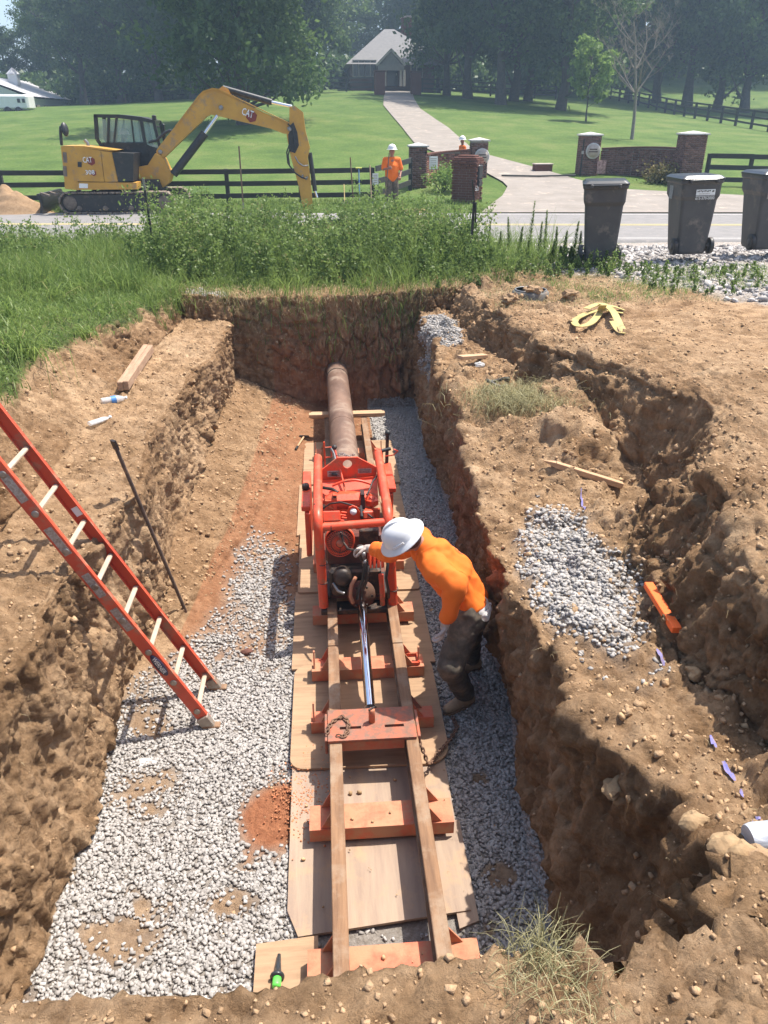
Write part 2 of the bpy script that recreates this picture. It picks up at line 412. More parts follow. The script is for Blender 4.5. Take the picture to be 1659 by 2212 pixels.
    ck = (.3+.7*sm(-.2, .4, fbm(X, Y, Z, .9, 2, 90)))*(1-.5*flat_)
    fine = fine+ck*(1+.9*sm(.3, .8, wall))*(crack*.034+blk*.038+crack2*.013+(cid2-.5)*.016)*(1+.35*nearlip)
    D = A*(big*(1+.3*wl_)+mid*(.7+.5*wl_)+fine+rid+lump*(1-.4*wl_)*.6)
    plain = sm(2.6, 4.2, X)*(Y > 1.0)
    D = D*(1-.62*plain)
    P = P+Nn*D[..., None]
    # --- masks: grass, gravel, red clay, dark soil and darkened walls
    n1 = fbm(X, Y, Z, 1.3, 4, 70); n2 = fbm(X, Y, Z, 5, 3, 75)
    gr = sm(-.02, .1, (ip['x2'][:, None]+.06-X)+n2*.14)*(Y > -1)
    far = sm(11.95, 12.5, Y+n1*.5)
    gr = np.maximum(gr, far*sm(-.35, .2, n1+.15))
    rd = sm(0, .6, (Y-9.9)*.5+(X-4.6)*.8+n1*.9-.2)*(X > 2.6)
    yard = sm(0, .5, Y-10.9-np.clip((4-X), 0, 3)*.5+n2*.6)*(X > 2)*(1-sm(3, 5.6, X))
    gr = np.maximum(gr*(1-rd), yard*.55)
    grav = np.zeros_like(X)
    fl = floor*1.0
    left = sm(1.0, -.7, Y-5.6-(X+.9)*.4+n1*1.0+n2*.5)
    rightg = (X > .6)*1.0
    edgeL = sm(.10, .02, Z)*sm(-1.75, -1.6, X+n2*.1)
    grav = fl*np.maximum(left*edgeL, rightg)*(Y > 1.2)
    tail = np.exp(-(((X+.75)/.33)**2+((Y-6.2)/1.0)**2))*fl
    grav = np.maximum(grav, .75*sm(.2, .95, tail+n2*.3))
    def blob(cx, cy, rx, ry): return np.exp(-(((X-cx)/rx)**2+((Y-cy)/ry)**2))
    red = sm(.2, .75, blob(-.42, 3.55, .30, .38)*fl+n2*.15)
    n2 = n2*1.5
    bald = np.clip(sm(.3, .95, blob(-1.35, 3.8, .3, .26)+n2*.4)+sm(.35, .95, blob(-1.25, 2.75, .34, .2)+n2*.45)+sm(.35, .95, blob(-.85, 2.25, .34, .3)+n2*.5)
                   +sm(.35, .95, blob(-1.2, 2.2, .26, .24)+n2*.4)+sm(.35, .95, blob(-.65, 2.9, .2, .14)+n2*.35)+sm(.35, .95, blob(-1.45, 4.55, .25, .3)+n2*.3)
                   +sm(.5, .75, blob(.92, 3.0, .16, .14)+n2*.2)+sm(.5, .75, blob(.95, 3.75, .1, .1)+n2*.2), 0, 1)
    grav = grav*(1-red)*(1-.8*bald)
    bench = ((U >= 11) & (U < 13))[None, :]*(DEP > .5)[:, None]
    gb = sm(.22, .78, np.exp(-(((X-1.60-(Y-4.2)*.06)/.36)**2+((Y-4.2)/.95)**2))+n2*.17)*bench
    gc = sm(.35, .55, np.exp(-(((X-1.6)/.22)**2+((Y-10.4)/.9)**2))+n2*.2)*((U >= 10.6) & (U < 12.6))[None, :]*(Y < 11.5)
    gs = sm(.4, .6, np.exp(-(((X+1.75)/.42)**2+((Y-11.75)/.2)**2))+n2*.15)*(Y > 11.4)
    grav = np.maximum(np.maximum(grav, gb), np.maximum(gc, gs))
    rdg = rd*(1-sm(14, 14.6, Y)*0)
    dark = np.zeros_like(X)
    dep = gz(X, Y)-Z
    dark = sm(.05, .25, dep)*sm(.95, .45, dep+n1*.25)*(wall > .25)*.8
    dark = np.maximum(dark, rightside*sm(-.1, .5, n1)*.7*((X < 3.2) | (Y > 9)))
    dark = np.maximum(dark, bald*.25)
    dark = np.maximum(dark, .95*(wall > .3)*(Y > 11.3)*(Y < 11.7)*sm(.3, .6, Z+n1*.3)); dark = np.maximum(dark, .55*sm(.4, .8, wall)*(X > .9)*(X < 1.7)*(DEP > .5)[:, None])  # upper end wall and right wall face darkened further
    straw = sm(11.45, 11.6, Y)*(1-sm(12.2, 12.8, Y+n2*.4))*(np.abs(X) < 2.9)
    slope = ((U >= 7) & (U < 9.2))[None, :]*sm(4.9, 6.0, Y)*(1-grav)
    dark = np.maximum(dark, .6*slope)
    redness = np.clip(red+((U >= 7.5) & (U < 9.3))[None, :]*(Y > 5)*(1-grav)*.55, 0, 1)
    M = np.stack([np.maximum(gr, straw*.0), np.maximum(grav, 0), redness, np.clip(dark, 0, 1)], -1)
    M2 = np.stack([rdg, straw, floor*1.0, 0*X], -1)
    h, w = X.shape
    idx = np.arange(h*w).reshape(h, w)
    Fq = np.stack([idx[:-1, :-1], idx[:-1, 1:], idx[1:, 1:], idx[1:, :-1]], -1).reshape(-1, 4)
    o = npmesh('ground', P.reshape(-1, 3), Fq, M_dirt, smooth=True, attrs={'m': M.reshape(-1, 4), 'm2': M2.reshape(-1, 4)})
    tag(o, kind='structure')
    Nf, ar = normals(P)
    return dict(w=w, P=P.reshape(-1, 3), N=Nf.reshape(-1, 3), a=ar.ravel(), M=M.reshape(-1, 4), M2=M2.reshape(-1, 4), x2=ip['x2'], x10=ip['x10'], U=np.repeat(U[None], h, 0).ravel())

def make_dirt():
    m, nt, N, L, B = newmat('dirt')
    tc = N.new('ShaderNodeTexCoord')
    def noise(s, d=6, r=.65, st=None):
        n = N.new('ShaderNodeTexNoise'); n.inputs['Scale'].default_value = s; n.inputs['Detail'].default_value = d; n.inputs['Roughness'].default_value = r
        if st:
            mp = N.new('ShaderNodeMapping'); mp.inputs['Scale'].default_value = st; L.new(tc.outputs['Object'], mp.inputs[0]); L.new(mp.outputs[0], n.inputs[0])
        else: L.new(tc.outputs['Object'], n.inputs[0])
        return n.outputs[0]
    def ramp(i, *st):
        r = N.new('ShaderNodeValToRGB'); e = r.color_ramp.elements
        while len(e) < len(st): e.new(.5)
        for k, (p, c) in enumerate(st): e[k].position = p; e[k].color = (*c, 1) if len(c) == 3 else c
        L.new(i, r.inputs[0]); return r.outputs[0]
    def mix(f, a, b, mode='MIX'):
        x = N.new('ShaderNodeMix'); x.data_type = 'RGBA'; x.blend_type = mode
        if isinstance(f, float): x.inputs[0].default_value = f
        else: L.new(f, x.inputs[0])
        for i, s in ((6, a), (7, b)):
            if isinstance(s, tuple): x.inputs[i].default_value = (*s, 1)
            else: L.new(s, x.inputs[i])
        return x.outputs[2]
    def mul(a, k):
        x = N.new('ShaderNodeMath'); x.operation = 'MULTIPLY'; L.new(a, x.inputs[0])
        if isinstance(k, (int, float)): x.inputs[1].default_value = k
        else: L.new(k, x.inputs[1])
        return x.outputs[0]
    base = ramp(noise(1.1, 8, .7), (.3, (.32, .205, .11)), (.5, (.435, .295, .175)), (.72, (.53, .385, .245)))
    blot = ramp(noise(6, 8, .75), (.38, (.62, .58, .54)), (.55, (1, 1, 1)), (.75, (1.22, 1.16, 1.08)))
    c = mix(1.0, base, blot, 'MULTIPLY')
    pale = ramp(noise(17, 5, .6), (.62, (0, 0, 0)), (.72, (1, 1, 1)))
    c = mix(mul(pale, .35), c, (.53, .39, .25))
    st = ramp(noise(5, 5, .6, (1, 1, .18)), (.42, (.74, .68, .62)), (.6, (1.05, 1.02, 1)))
    c = mix(.6, c, mix(1.0, c, st, 'MULTIPLY'))
    a = N.new('ShaderNodeAttribute'); a.attribute_name = 'm'; sp = N.new('ShaderNodeSeparateColor'); L.new(a.outputs['Color'], sp.inputs[0])
    a2 = N.new('ShaderNodeAttribute'); a2.attribute_name = 'm2'; sp2 = N.new('ShaderNodeSeparateColor'); L.new(a2.outputs['Color'], sp2.inputs[0])
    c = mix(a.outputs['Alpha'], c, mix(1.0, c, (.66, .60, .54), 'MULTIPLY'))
    c = mix(sp.outputs[2], c, ramp(noise(14, 6), (.3, (.26, .10, .05)), (.7, (.42, .18, .09))))
    grv = ramp(noise(30, 4), (.35, (.27, .235, .20)), (.65, (.40, .365, .33)))
    c = mix(sp.outputs[1], c, grv)
    c = mix(sp.outputs[0], c, ramp(noise(9, 5), (.35, (.05, .075, .022)), (.65, (.12, .14, .05))))
    rdc = ramp(noise(22, 6), (.35, (.27, .225, .18)), (.6, (.46, .42, .38)))
    c = mix(sp2.outputs[0], c, rdc)
    c = mix(mul(sp2.outputs[1], .7), c, ramp(noise(40, 4), (.35, (.30, .19, .09)), (.65, (.52, .37, .2))))
    gs = noise(20, 6, .7, (1, 1, .12)); c = mix(.35, c, mix(1.0, c, ramp(gs, (.4, (.62, .56, .5)), (.6, (1.1, 1.08, 1.05))), 'MULTIPLY'))
    L.new(c, B.inputs['Base Color']); B.inputs['Roughness'].default_value = .95; B.inputs['Specular IOR Level'].default_value = .15
    b1 = N.new('ShaderNodeBump'); b1.inputs['Distance'].default_value = .03; b1.inputs['Strength'].default_value = 1.0; L.new(noise(38, 8, .75), b1.inputs['Height'])
    v = N.new('ShaderNodeTexVoronoi'); v.inputs['Scale'].default_value = 26; L.new(tc.outputs['Object'], v.inputs[0])
    b2 = N.new('ShaderNodeBump'); b2.inputs['Distance'].default_value = .02; b2.inputs['Strength'].default_value = .35; b2.invert = True
    L.new(v.outputs['Distance'], b2.inputs['Height']); L.new(b1.outputs[0], b2.inputs['Normal']); L.new(b2.outputs[0], B.inputs['Normal'])
    return m
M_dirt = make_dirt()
G = build_ground()

# ---- scatters over the ground mesh
ICO = None
def ico():
    global ICO
    if ICO is None:
        bm = bmesh.new(); bmesh.ops.create_icosphere(bm, subdivisions=1, radius=1)
        ICO = (np.array([v.co[:] for v in bm.verts]), np.array([[v.index for v in f.verts] for f in bm.faces])); bm.free()
    return ICO
def rots(n):
    q = RNG.normal(size=(n, 4)); q /= np.linalg.norm(q, axis=1, keepdims=True)
    w, x, y, z = q.T
    return np.stack([1-2*(y*y+z*z), 2*(x*y-z*w), 2*(x*z+y*w), 2*(x*y+z*w), 1-2*(x*x+z*z), 2*(y*z-x*w), 2*(x*z-y*w), 2*(y*z+x*w), 1-2*(x*x+y*y)], -1).reshape(n, 3, 3)
BOXV = np.array([(x, y, z) for z in (-1, 1) for x, y in ((-1, -1), (1, -1), (1, 1), (-1, 1))], float)*.72
BOXF = np.array([[3, 2, 1, 0], [4, 5, 6, 7], [0, 1, 5, 4], [1, 2, 6, 5], [2, 3, 7, 6], [3, 0, 4, 7]])
def rotflat(n, t):
    a = RNG.random(n)*6.283; b = RNG.normal(0, t, n); c = RNG.normal(0, t, n); o = np.zeros(n); i = np.ones(n)
    Rz = np.stack([np.cos(a), -np.sin(a), o, np.sin(a), np.cos(a), o, o, o, i], -1).reshape(n, 3, 3)
    Rx = np.stack([i, o, o, o, np.cos(b), -np.sin(b), o, np.sin(b), np.cos(b)], -1).reshape(n, 3, 3)
    Ry = np.stack([np.cos(c), o, np.sin(c), o, i, o, -np.sin(c), o, np.cos(c)], -1).reshape(n, 3, 3)
    return Rx @ Ry @ Rz
def stones(name, C, size, matl, flat=.6, rough=.25, parent=None, tilt=1.0, boxy=False):
    V0, F0 = ico(); n = len(C)
    if boxy: V0, F0 = BOXV, BOXF
    sc = size[:, None]*np.stack([RNG.uniform(.8, 1.25, n), RNG.uniform(.6, 1.0, n), RNG.uniform(flat*.8, flat*1.3, n)], -1)
    V = V0[None]*(1+RNG.uniform(-rough, rough, (n, len(V0), 3 if boxy else 1)))
    V = V*sc[:, None, :]
    V = np.einsum('nij,nkj->nki', rots(n) if tilt >= 1 else rotflat(n, tilt), V)+C[:, None, :]
    Fc = (F0[None]+(np.arange(n)*len(V0))[:, None, None]).reshape(-1, F0.shape[1])
    return npmesh(name, V.reshape(-1, 3), Fc, matl, parent, attrs={'tint': np.repeat(RNG.random(n), len(V0))})
def pick(weight, n):
    w = weight*G['a']; s = w.sum()
    i = RNG.choice(len(w), n, p=w/s)
    return i
M_gravel = mat('crushed_limestone', (.40, .375, .35), (.32, .295, .27), rough=.95, scale=25, tint=.22, spec=.1)
M_gravelroad = mat('road_stone', (.46, .43, .40), (.32, .29, .27), rough=.9, scale=12, tint=.35, spec=.2)
M_clod = mat('dirt_clod', (.44, .295, .175), (.34, .22, .125), rough=1, scale=14, tint=.2, spec=.1, bump=.9, bscale=70)
M_clodd = mat('tan_rock', (.47, .325, .185), (.36, .235, .13), rough=1, scale=14, tint=.25, spec=.1, bump=.4, bscale=50)
def pos(i):
    "random spots inside the mesh cells next to the picked vertices"
    P = G['P']; n = len(P); a = RNG.random((len(i), 1)); b = RNG.random((len(i), 1))
    i = np.clip(i, 0, n-G['w']-2)
    return P[i]*(1-a)*(1-b)+P[i+1]*a*(1-b)+P[i+G['w']]*(1-a)*b+P[i+G['w']+1]*a*b
X_, Y_, Z_ = G['P'].T
def scatter_stones():
    M, M2 = G['M'], G['M2']
    vis = (Y_ > 1.35)
    n = 58000
    fl = (M2[:, 2] > .5)
    # floor gravel, a little denser near the camera
    w = M[:, 1]**1.5*fl*vis*(Y_ < 11.5)*(X_ < 1.4)*np.where((X_ > -.2) & (X_ < .62), .05, 1)
    i = pick(w, n)
    sz = RNG.uniform(.0065, .0165, n)*np.where(Y_[i] > 6, 1.1, 1)
    C = pos(i)+G['N'][i]*(sz[:, None]*.2)+np.stack([0*sz, 0*sz, RNG.uniform(0, .010, n)], -1)
    tag(stones('pit_gravel', C, sz*1.12, M_gravel, flat=.5, rough=.36, boxy=True, tilt=.32), 'crushed grey limestone gravel covering the pit floor', kind='stuff')
    w = (M[:, 1]**1.3)*(~fl)*1.0; n = 8500
    i = pick(w*(X_ < 3)*(Y_ < 14), n); sz = RNG.uniform(.008, .018, n)
    C = pos(i)+G['N'][i]*(sz[:, None]*.35)
    tag(stones('bench_gravel', C, sz*1.1, M_gravel, flat=.5, rough=.36, boxy=True, tilt=.35), 'patches of grey gravel spilled on the dirt benches', kind='stuff')
    w = M2[:, 0]*(X_ > 2.8)*(Y_ < 17)*(X_ < 12); n = 20000
    i = pick(w, n); sz = RNG.gamma(2.5, .0095, n).clip(.010, .08)
    C = pos(i)+np.array([0, 0, 1])*(sz[:, None]*.3)
    tag(stones('road_gravel', C, sz, M_gravelroad, flat=.5, rough=.4, boxy=True, tilt=.4), 'pale coarse crushed stone shoulder under the bins', kind='stuff')
    # clods and crumbs of dirt
    n = 26000
    horiz = sm(.35, .9, G['N'][:, 2])
    inpit = (Y_ < 12.0)
    w = (1-M[:, 0])*(1-M2[:, 0])*inpit*horiz*np.where(fl, np.where(Y_ > 5, .5, .10)*(1-.8*M[:, 1]), 1)*np.where((G['U'] >= 7) & (G['U'] < 8) & (Y_ > 5), 1.8, 1)*(X_ > -2.9)*(X_ < 5)*np.where(X_ > 1.1, 1.6, 1)*np.where(Y_ < 1.5, 3.0, 1)*(Y_ > .6)*np.where(X_ > 3, .35, 1)
    i = pick(w, n); sz = (.004+RNG.gamma(1.0, .0045, n)).clip(.004, .035)*np.where(fl[i], .7, 1)*np.where(Y_[i] < 1.5, .62, 1)
    C = pos(i)+G['N'][i]*(sz[:, None]*.12)
    tag(stones('dirt_clods', C, sz, M_clod, flat=.7, rough=.4, boxy=True, tilt=.5), 'loose crumbs and clods of brown dirt', kind='stuff')
    n = 300
    w2 = w*((X_ > 1.2) | fl)*np.where(Y_ < 1.6, .08, 1)*(np.abs(X_) < 4)
    i = pick(w2, n); sz = (.010+RNG.gamma(1.2, .006, n)).clip(.01, .045)
    C = pos(i)+G['N'][i]*(sz[:, None]*.05)
    tag(stones('tan_rubble', C, sz, M_clodd, flat=.5, rough=.35, boxy=True), 'tan stony rubble strewn over the right bench and pit lip', kind='stuff')
scatter_stones()
def ground_at(x, y):
    k = np.argmin((X_-x)**2+(Y_-y)**2); return float(Z_[k])
def ground_near(p, r=.3):
    k = np.argmin((X_-p[0])**2+(Y_-p[1])**2+(Z_-p[2])**2); return Vector(G['P'][k])
# ------------------------------------------------------------------ lawn, road, driveway
def pg(px, py, off=0):
    "where a sight line meets the terrain"
    d = ray(px, py); t = 12.0
    for _ in range(4000):
        p = d*t
        if CAMZ+p.z < g1(p.x, p.y)+off: break
        t += .12 if t < 60 else .4
        if t > 260: break
    p = d*t
    return Vector((p.x, p.y, g1(p.x, p.y)))
def grassmat(name, a, b, c3, s1=.35, s2=9):
    m, nt, N, L, B = newmat(name)
    tc = N.new('ShaderNodeTexCoord'); mp = N.new('ShaderNodeMapping'); L.new(tc.outputs['Object'], mp.inputs[0])
    n = N.new('ShaderNodeTexNoise'); n.inputs['Scale'].default_value = s1; n.inputs['Detail'].default_value = 9; n.inputs['Roughness'].default_value = .7; L.new(mp.outputs[0], n.inputs[0])
    r = N.new('ShaderNodeValToRGB'); e = r.color_ramp.elements; e.new(.5)
    for k, (p, c) in enumerate(((.33, a), (.5, b), (.68, c3))): e[k].position = p; e[k].color = (*c, 1)
    L.new(n.outputs[0], r.inputs[0])
    n2 = N.new('ShaderNodeTexNoise'); n2.inputs['Scale'].default_value = s2; n2.inputs['Detail'].default_value = 8; n2.inputs['Roughness'].default_value = .8; L.new(mp.outputs[0], n2.inputs[0])
    r2 = N.new('ShaderNodeValToRGB'); r2.color_ramp.elements[0].position = .35; r2.color_ramp.elements[0].color = (.6, .62, .55, 1); r2.color_ramp.elements[1].position = .65; r2.color_ramp.elements[1].color = (1.25, 1.22, 1.2, 1)
    L.new(n2.outputs[0], r2.inputs[0])
    x = N.new('ShaderNodeMix'); x.data_type = 'RGBA'; x.blend_type = 'MULTIPLY'; x.inputs[0].default_value = 1; L.new(r.outputs[0], x.inputs[6]); L.new(r2.outputs[0], x.inputs[7])
    L.new(x.outputs[2], B.inputs['Base Color']); B.inputs['Roughness'].default_value = .9; B.inputs['Specular IOR Level'].default_value = .2
    b = N.new('ShaderNodeBump'); b.inputs['Strength'].default_value = .8; b.inputs['Distance'].default_value = .08; L.new(n2.outputs[0], b.inputs['Height']); L.new(b.outputs[0], B.inputs['Normal'])
    return m
M_lawn = grassmat('mown_grass', (.06, .11, .022), (.095, .155, .032), (.15, .185, .055))
M_asph = mat('asphalt', (.22, .205, .195), (.18, .17, .16), rough=.9, scale=3, bump=.3, bscale=120, dirt=.15, dirtc=(.32, .28, .24))
M_conc = mat('driveway_concrete', (.27, .235, .20), (.215, .185, .155), rough=.9, scale=1.2, bump=.2, bscale=60, dirt=.15, dirtc=(.47, .38, .3), dscale=2)
M_yellow = mat('yellow_line_paint', (.62, .5, .18), (.42, .36, .2), rough=.8, scale=20)
M_wline = mat('white_line_paint', (.6, .58, .54), (.42, .39, .36), rough=.8, scale=20)
def sheet(name, xs, ys, zoff, m, amp=.02):
    X, Y = np.meshgrid(xs, ys); Z = gz(X, Y)+zoff+amp*fbm(X, Y, 0*X, .9, 3, 5)
    h, w = X.shape; idx = np.arange(h*w).reshape(h, w)
    Fq = np.stack([idx[:-1, :-1], idx[:-1, 1:], idx[1:, 1:], idx[1:, :-1]], -1).reshape(-1, 4)
    return npmesh(name, np.stack([X, Y, Z], -1).reshape(-1, 3), Fq, m, smooth=True)
xs = segs([-160, -30, 30, 170], [26, 150, 28])
lawn = sheet('lawn', xs, segs([17.85, 30, 100, 460], [30, 200, 40]), -.02, M_lawn)
tag(lawn, kind='structure')
tag(sheet('grass_field', segs([-160, 170], [20]), segs([-60, -5.9], [10]), -.02, M_lawn), kind='structure')
def roadstrip(name, a, b, z, m, th=0, x0=-70, x1=70):
    mb = MB(); n = 60
    def yy(x, o): return o-.085*x
    vs = []; fs = []
    for i in range(n+1):
        x = x0+(x1-x0)*i/n; vs += [(x, yy(x, a), z), (x, yy(x, b), z)]
        if th: vs += [(x, yy(x, a)-.1, z-th), (x, yy(x, b)+.1, z-th)]
    k = 4 if th else 2
    for i in range(n):
        p, q = i*k, (i+1)*k
        fs.append([p, q, q+1, p+1])
        if th: fs += [[p+2, q+2, q, p], [p+1, q+1, q+3, p+3]]
    mb.add(vs, fs); return tag(mb.build(name, m), kind='structure')
roadstrip('road', 18.7, 24.75, 1.612, M_asph, .06)
ROADZ = 1.612
roadstrip('yellow_line', 21.62, 21.72, 1.617, M_yellow); roadstrip('yellow_line', 21.82, 21.92, 1.617, M_yellow)
roadstrip('white_line', 19.0, 19.1, 1.617, M_wline); roadstrip('white_line', 24.35, 24.45, 1.617, M_wline)
def driveway():
    Lp = [(1035, 462), (1085, 425), (1096, 405), (1086, 395), (1045, 372), (975, 345), (896, 311), (869, 277), (846, 250), (828, 228), (829, 212), (831, 202), (826, 196)]
    Rp = [(1900, 462), (1900, 440), (1330, 410), (1243, 388), (1171, 367), (1057, 337), (1013, 316), (969, 277), (943, 260), (908, 236), (895, 215), (889, 200), (893, 195)]
    A = [pg(*p) for p in Lp]; B = [pg(*p) for p in Rp]
    mb = MB(); vs = []; fs = []; m = 12; rows = 0
    for i in range(len(A)-1):
        for s in range(8 if i < len(A)-2 else 9):
            t = s/8; a = A[i].lerp(A[i+1], t); b = B[i].lerp(B[i+1], t)
            for k in range(m+1):
                p = a.lerp(b, k/m); vs.append((p.x, p.y, max(g1(p.x, p.y)+.035, 1.60)))
            rows += 1
    fs = [[r*(m+1)+k, r*(m+1)+k+1, (r+1)*(m+1)+k+1, (r+1)*(m+1)+k] for r in range(rows-1) for k in range(m)]
    mb.add(vs, fs, True); o = mb.build('driveway', M_conc); return tag(o, kind='structure')
driveway()

# ------------------------------------------------------------------ brick pillars and gate walls
M_brick = mat('brown_brick', (.22, .12, .095), (.15, .085, .07), rough=.9, scale=20, tint=.35, spec=.2)
M_redbrick = mat('red_brick', (.27, .12, .085), (.19, .09, .07), rough=.9, scale=20, tint=.4, spec=.2)
M_mortar = mat('mortar', (.30, .26, .23), rough=1)
M_cap = mat('limestone_cap', (.55, .53, .5), (.45, .43, .4), rough=.8, dirt=.2)
M_sign = mat('sign_stone', (.5, .42, .36), (.4, .33, .28), rough=.8)
M_signdark = mat('sign_letters', (.12, .08, .06), rough=.8)
M_darkwood = mat('black_fence_board', (.028, .03, .026), (.045, .043, .038), rough=.8, scale=5, stretch=(1, 1, 5))
BR_MESH = {}
def brick_mesh(d):
    if d not in BR_MESH:
        mb = MB().box((0, 0, 0), d, bev=.004)
        me = bpy.data.meshes.new('brick'); me.from_pydata(mb.v, [], mb.f); me.update(); BR_MESH[d] = me
    return BR_MESH[d]
def bricks_joined(name, runs, parent, m, bl=.2, bh=.058, j=.011, dep=.1):
    "runs: (p0, p1, z0, z1fun) wall faces laid brick by brick, joined"
    V = []; Fc = []; T = []; cube = np.array([(x, y, z) for z in (0, 1) for x, y in ((0, 0), (1, 0), (1, 1), (0, 1))], float)
    qf = np.array([[3, 2, 1, 0], [4, 5, 6, 7], [0, 1, 5, 4], [1, 2, 6, 5], [2, 3, 7, 6], [3, 0, 4, 7]])
    k = 0
    for p0, p1, z0, zt in runs:
        p0 = Vector(p0); p1 = Vector(p1); Lh = (p1-p0).length; d = (p1-p0)/Lh; n = Vector((d.y, -d.x, 0)); r = 0
        while True:
            z = z0+r*(bh+j); s = -(bl/2 if r % 2 else 0); any_ = False
            while s < Lh-.02:
                a = max(s, 0); b = min(s+bl, Lh)
                zz = zt((a+b)/2/Lh)
                if z+bh <= zz and b-a > .03:
                    any_ = True
                    pr = random.uniform(0, .004); base = p0+d*a+n*pr
                    pts = np.array([[base.x+d.x*c[0]*(b-a)-n.x*c[1]*dep, base.y+d.y*c[0]*(b-a)-n.y*c[1]*dep, z+c[2]*bh] for c in cube])
                    V.append(pts); Fc.append(qf+8*k); T += [random.random()]*8; k += 1
                s += bl+j
            r += 1
            if not any_ : break
    return npmesh(name, np.concatenate(V), np.concatenate(Fc), m, parent, attrs={'tint': np.array(T)})
def pillar(px, pytop, Yb, w, name_label, plaque=None, h=None, rot=0, group=None):
    top = py_(px, pytop, Yb); zb = g1(top.x, Yb)-.1
    t = thing('brick_pillar', (top.x, Yb, zb), name_label, 'pillar', group)
    c = Vector((top.x, Yb, 0)); hz = top.z
    MB().box((c.x, c.y, (zb+hz)/2), (w-.02, w-.02, hz-zb)).build('core', M_mortar, t)
    h_ = w/2; q = [(c.x-h_, c.y-h_), (c.x+h_, c.y-h_), (c.x+h_, c.y+h_), (c.x-h_, c.y+h_)]
    o = bricks_joined('brick_facing', [((*q[i], 0), (*q[(i+1) % 4], 0), zb, lambda s: hz) for i in range(4)], t, M_brick); o['kind'] = 'stuff'
    e = w/2+.06
    vs = [(c.x+sx*e, c.y+sy*e, z) for z in (hz, hz+.05) for sx, sy in ((-1, -1), (1, -1), (1, 1), (-1, 1))]+[(c.x, c.y, hz+.14)]
    MB().add(vs, [[3, 2, 1, 0], [0, 1, 5, 4], [1, 2, 6, 5], [2, 3, 7, 6], [3, 0, 4, 7], [4, 5, 8], [5, 6, 8], [6, 7, 8], [7, 4, 8]]).build('cap', M_cap, t)
    if plaque:
        p = py_(*plaque, Yb-w/2-.03); M = Matrix.Rotation(R(90), 3, 'X')
        o = MB().lathe([(0.001, .04), (.26, .04), (.3, .03), (.3, -.03), (.001, -.03)], p, M, 28).build('round_plaque', M_cap, t)
        MB().lathe([(.001, .045), (.25, .045), (.25, .03)], p, M, 28).build('plaque_face', M_sign, o)
        for dz, wd in ((.06, .3), (-.03, .36)):
            MB().box((p.x, p.y-.048, p.z+dz), (wd, .006, .045)).build('raised_lettering', M_signdark, o)
    return t
pillar(903, 317, 31, .62, 'brown brick gate pillar with stone cap beside the fence where the worker stands')
pillar(1035, 305, 33.5, .64, 'brick gate pillar with round plaque on the left edge of the driveway', (1041, 338))
P3 = pillar(1275, 293, 34, .74, 'brick gate pillar with round plaque on the right edge of the driveway', (1281, 326))
pillar(1497, 291, 31.5, .82, 'wide brick gate pillar standing behind the middle trash bin')
def gatewall(pa, pb, ztl, sag, bow, label, parts=None, m=M_brick):
    a = Vector((pa[0], pa[1], 0)); b = Vector((pb[0], pb[1], 0)); zb = min(g1(*pa), g1(*pb))-.1
    t = thing('brick_wall', (*((a+b)/2).xy, zb), label, 'wall')
    n = 14; pts = []
    nrm = Vector(((b-a).y, -(b-a).x, 0)).normalized()
    for i in range(n+1):
        s = i/n; pts.append((a.lerp(b, s)-nrm*bow*4*s*(1-s), ztl[0]*(1-s)+ztl[1]*s-sag*4*s*(1-s)))
    core = MB(); cap = MB()
    for i in range(n):
        p, q = pts[i], pts[i+1]; z = (p[1]+q[1])/2-.03
        core.bar((p[0].x-nrm.x*.08, p[0].y-nrm.y*.08, (zb+z)/2), (q[0].x-nrm.x*.08, q[0].y-nrm.y*.08, (zb+z)/2), .12, z-zb)
        d = (q[0]-p[0]).normalized()*.01
        cap.bar((p[0].x-nrm.x*.08-d.x, p[0].y-nrm.y*.08-d.y, p[1]), (q[0].x-nrm.x*.08+d.x, q[0].y-nrm.y*.08+d.y, q[1]), .24, .06)
    core.build('core', M_mortar, t); cap.build('coping', m, t)
    o = bricks_joined('brick_facing', [(pts[i][0], pts[i+1][0], zb, (lambda s, z=(pts[i][1]+pts[i+1][1])/2-.03: z)) for i in range(n)], t, m); o['kind'] = 'stuff'
    return t, pts
p1 = py_(922, 335, 31); p2 = py_(1019, 325, 33.3)
w1, wp = gatewall((p1.x, 31.0), (p2.x, 33.3), (p1.z, p2.z+.02), .02, .5, 'curved low red brick gate wall with white sign between two pillars', m=M_redbrick)
s = py_(937, 352, 31.0)
o = MB().box((s.x, s.y+.1, s.z), (.36, .03, .44), rot=(0, 0, .4)).build('white_sign', M_white, w1)
for k in range(5): MB().box((s.x-.006, s.y+.08, s.z+.14-k*.07), (.26, .008, .02), rot=(0, 0, .4)).build('print_line', M_label, o)
p3 = py_(1298, 321, 34); p4 = py_(1474, 320, 31.6)
w2, wp = gatewall((p3.x, 33.9), (p4.x, 31.7), (p3.z, p4.z-.02), -.04, .6, 'curved brown brick gate wall with shrub in front, right of the driveway')
s = py_(1299, 361, 33.4)
o = MB().box((s.x, s.y, s.z), (.36, .03, .5)).build('small_sign', mat('sign_red_white', (.6, .35, .33), (.12, .05, .05), rough=.6, scale=7), w2)
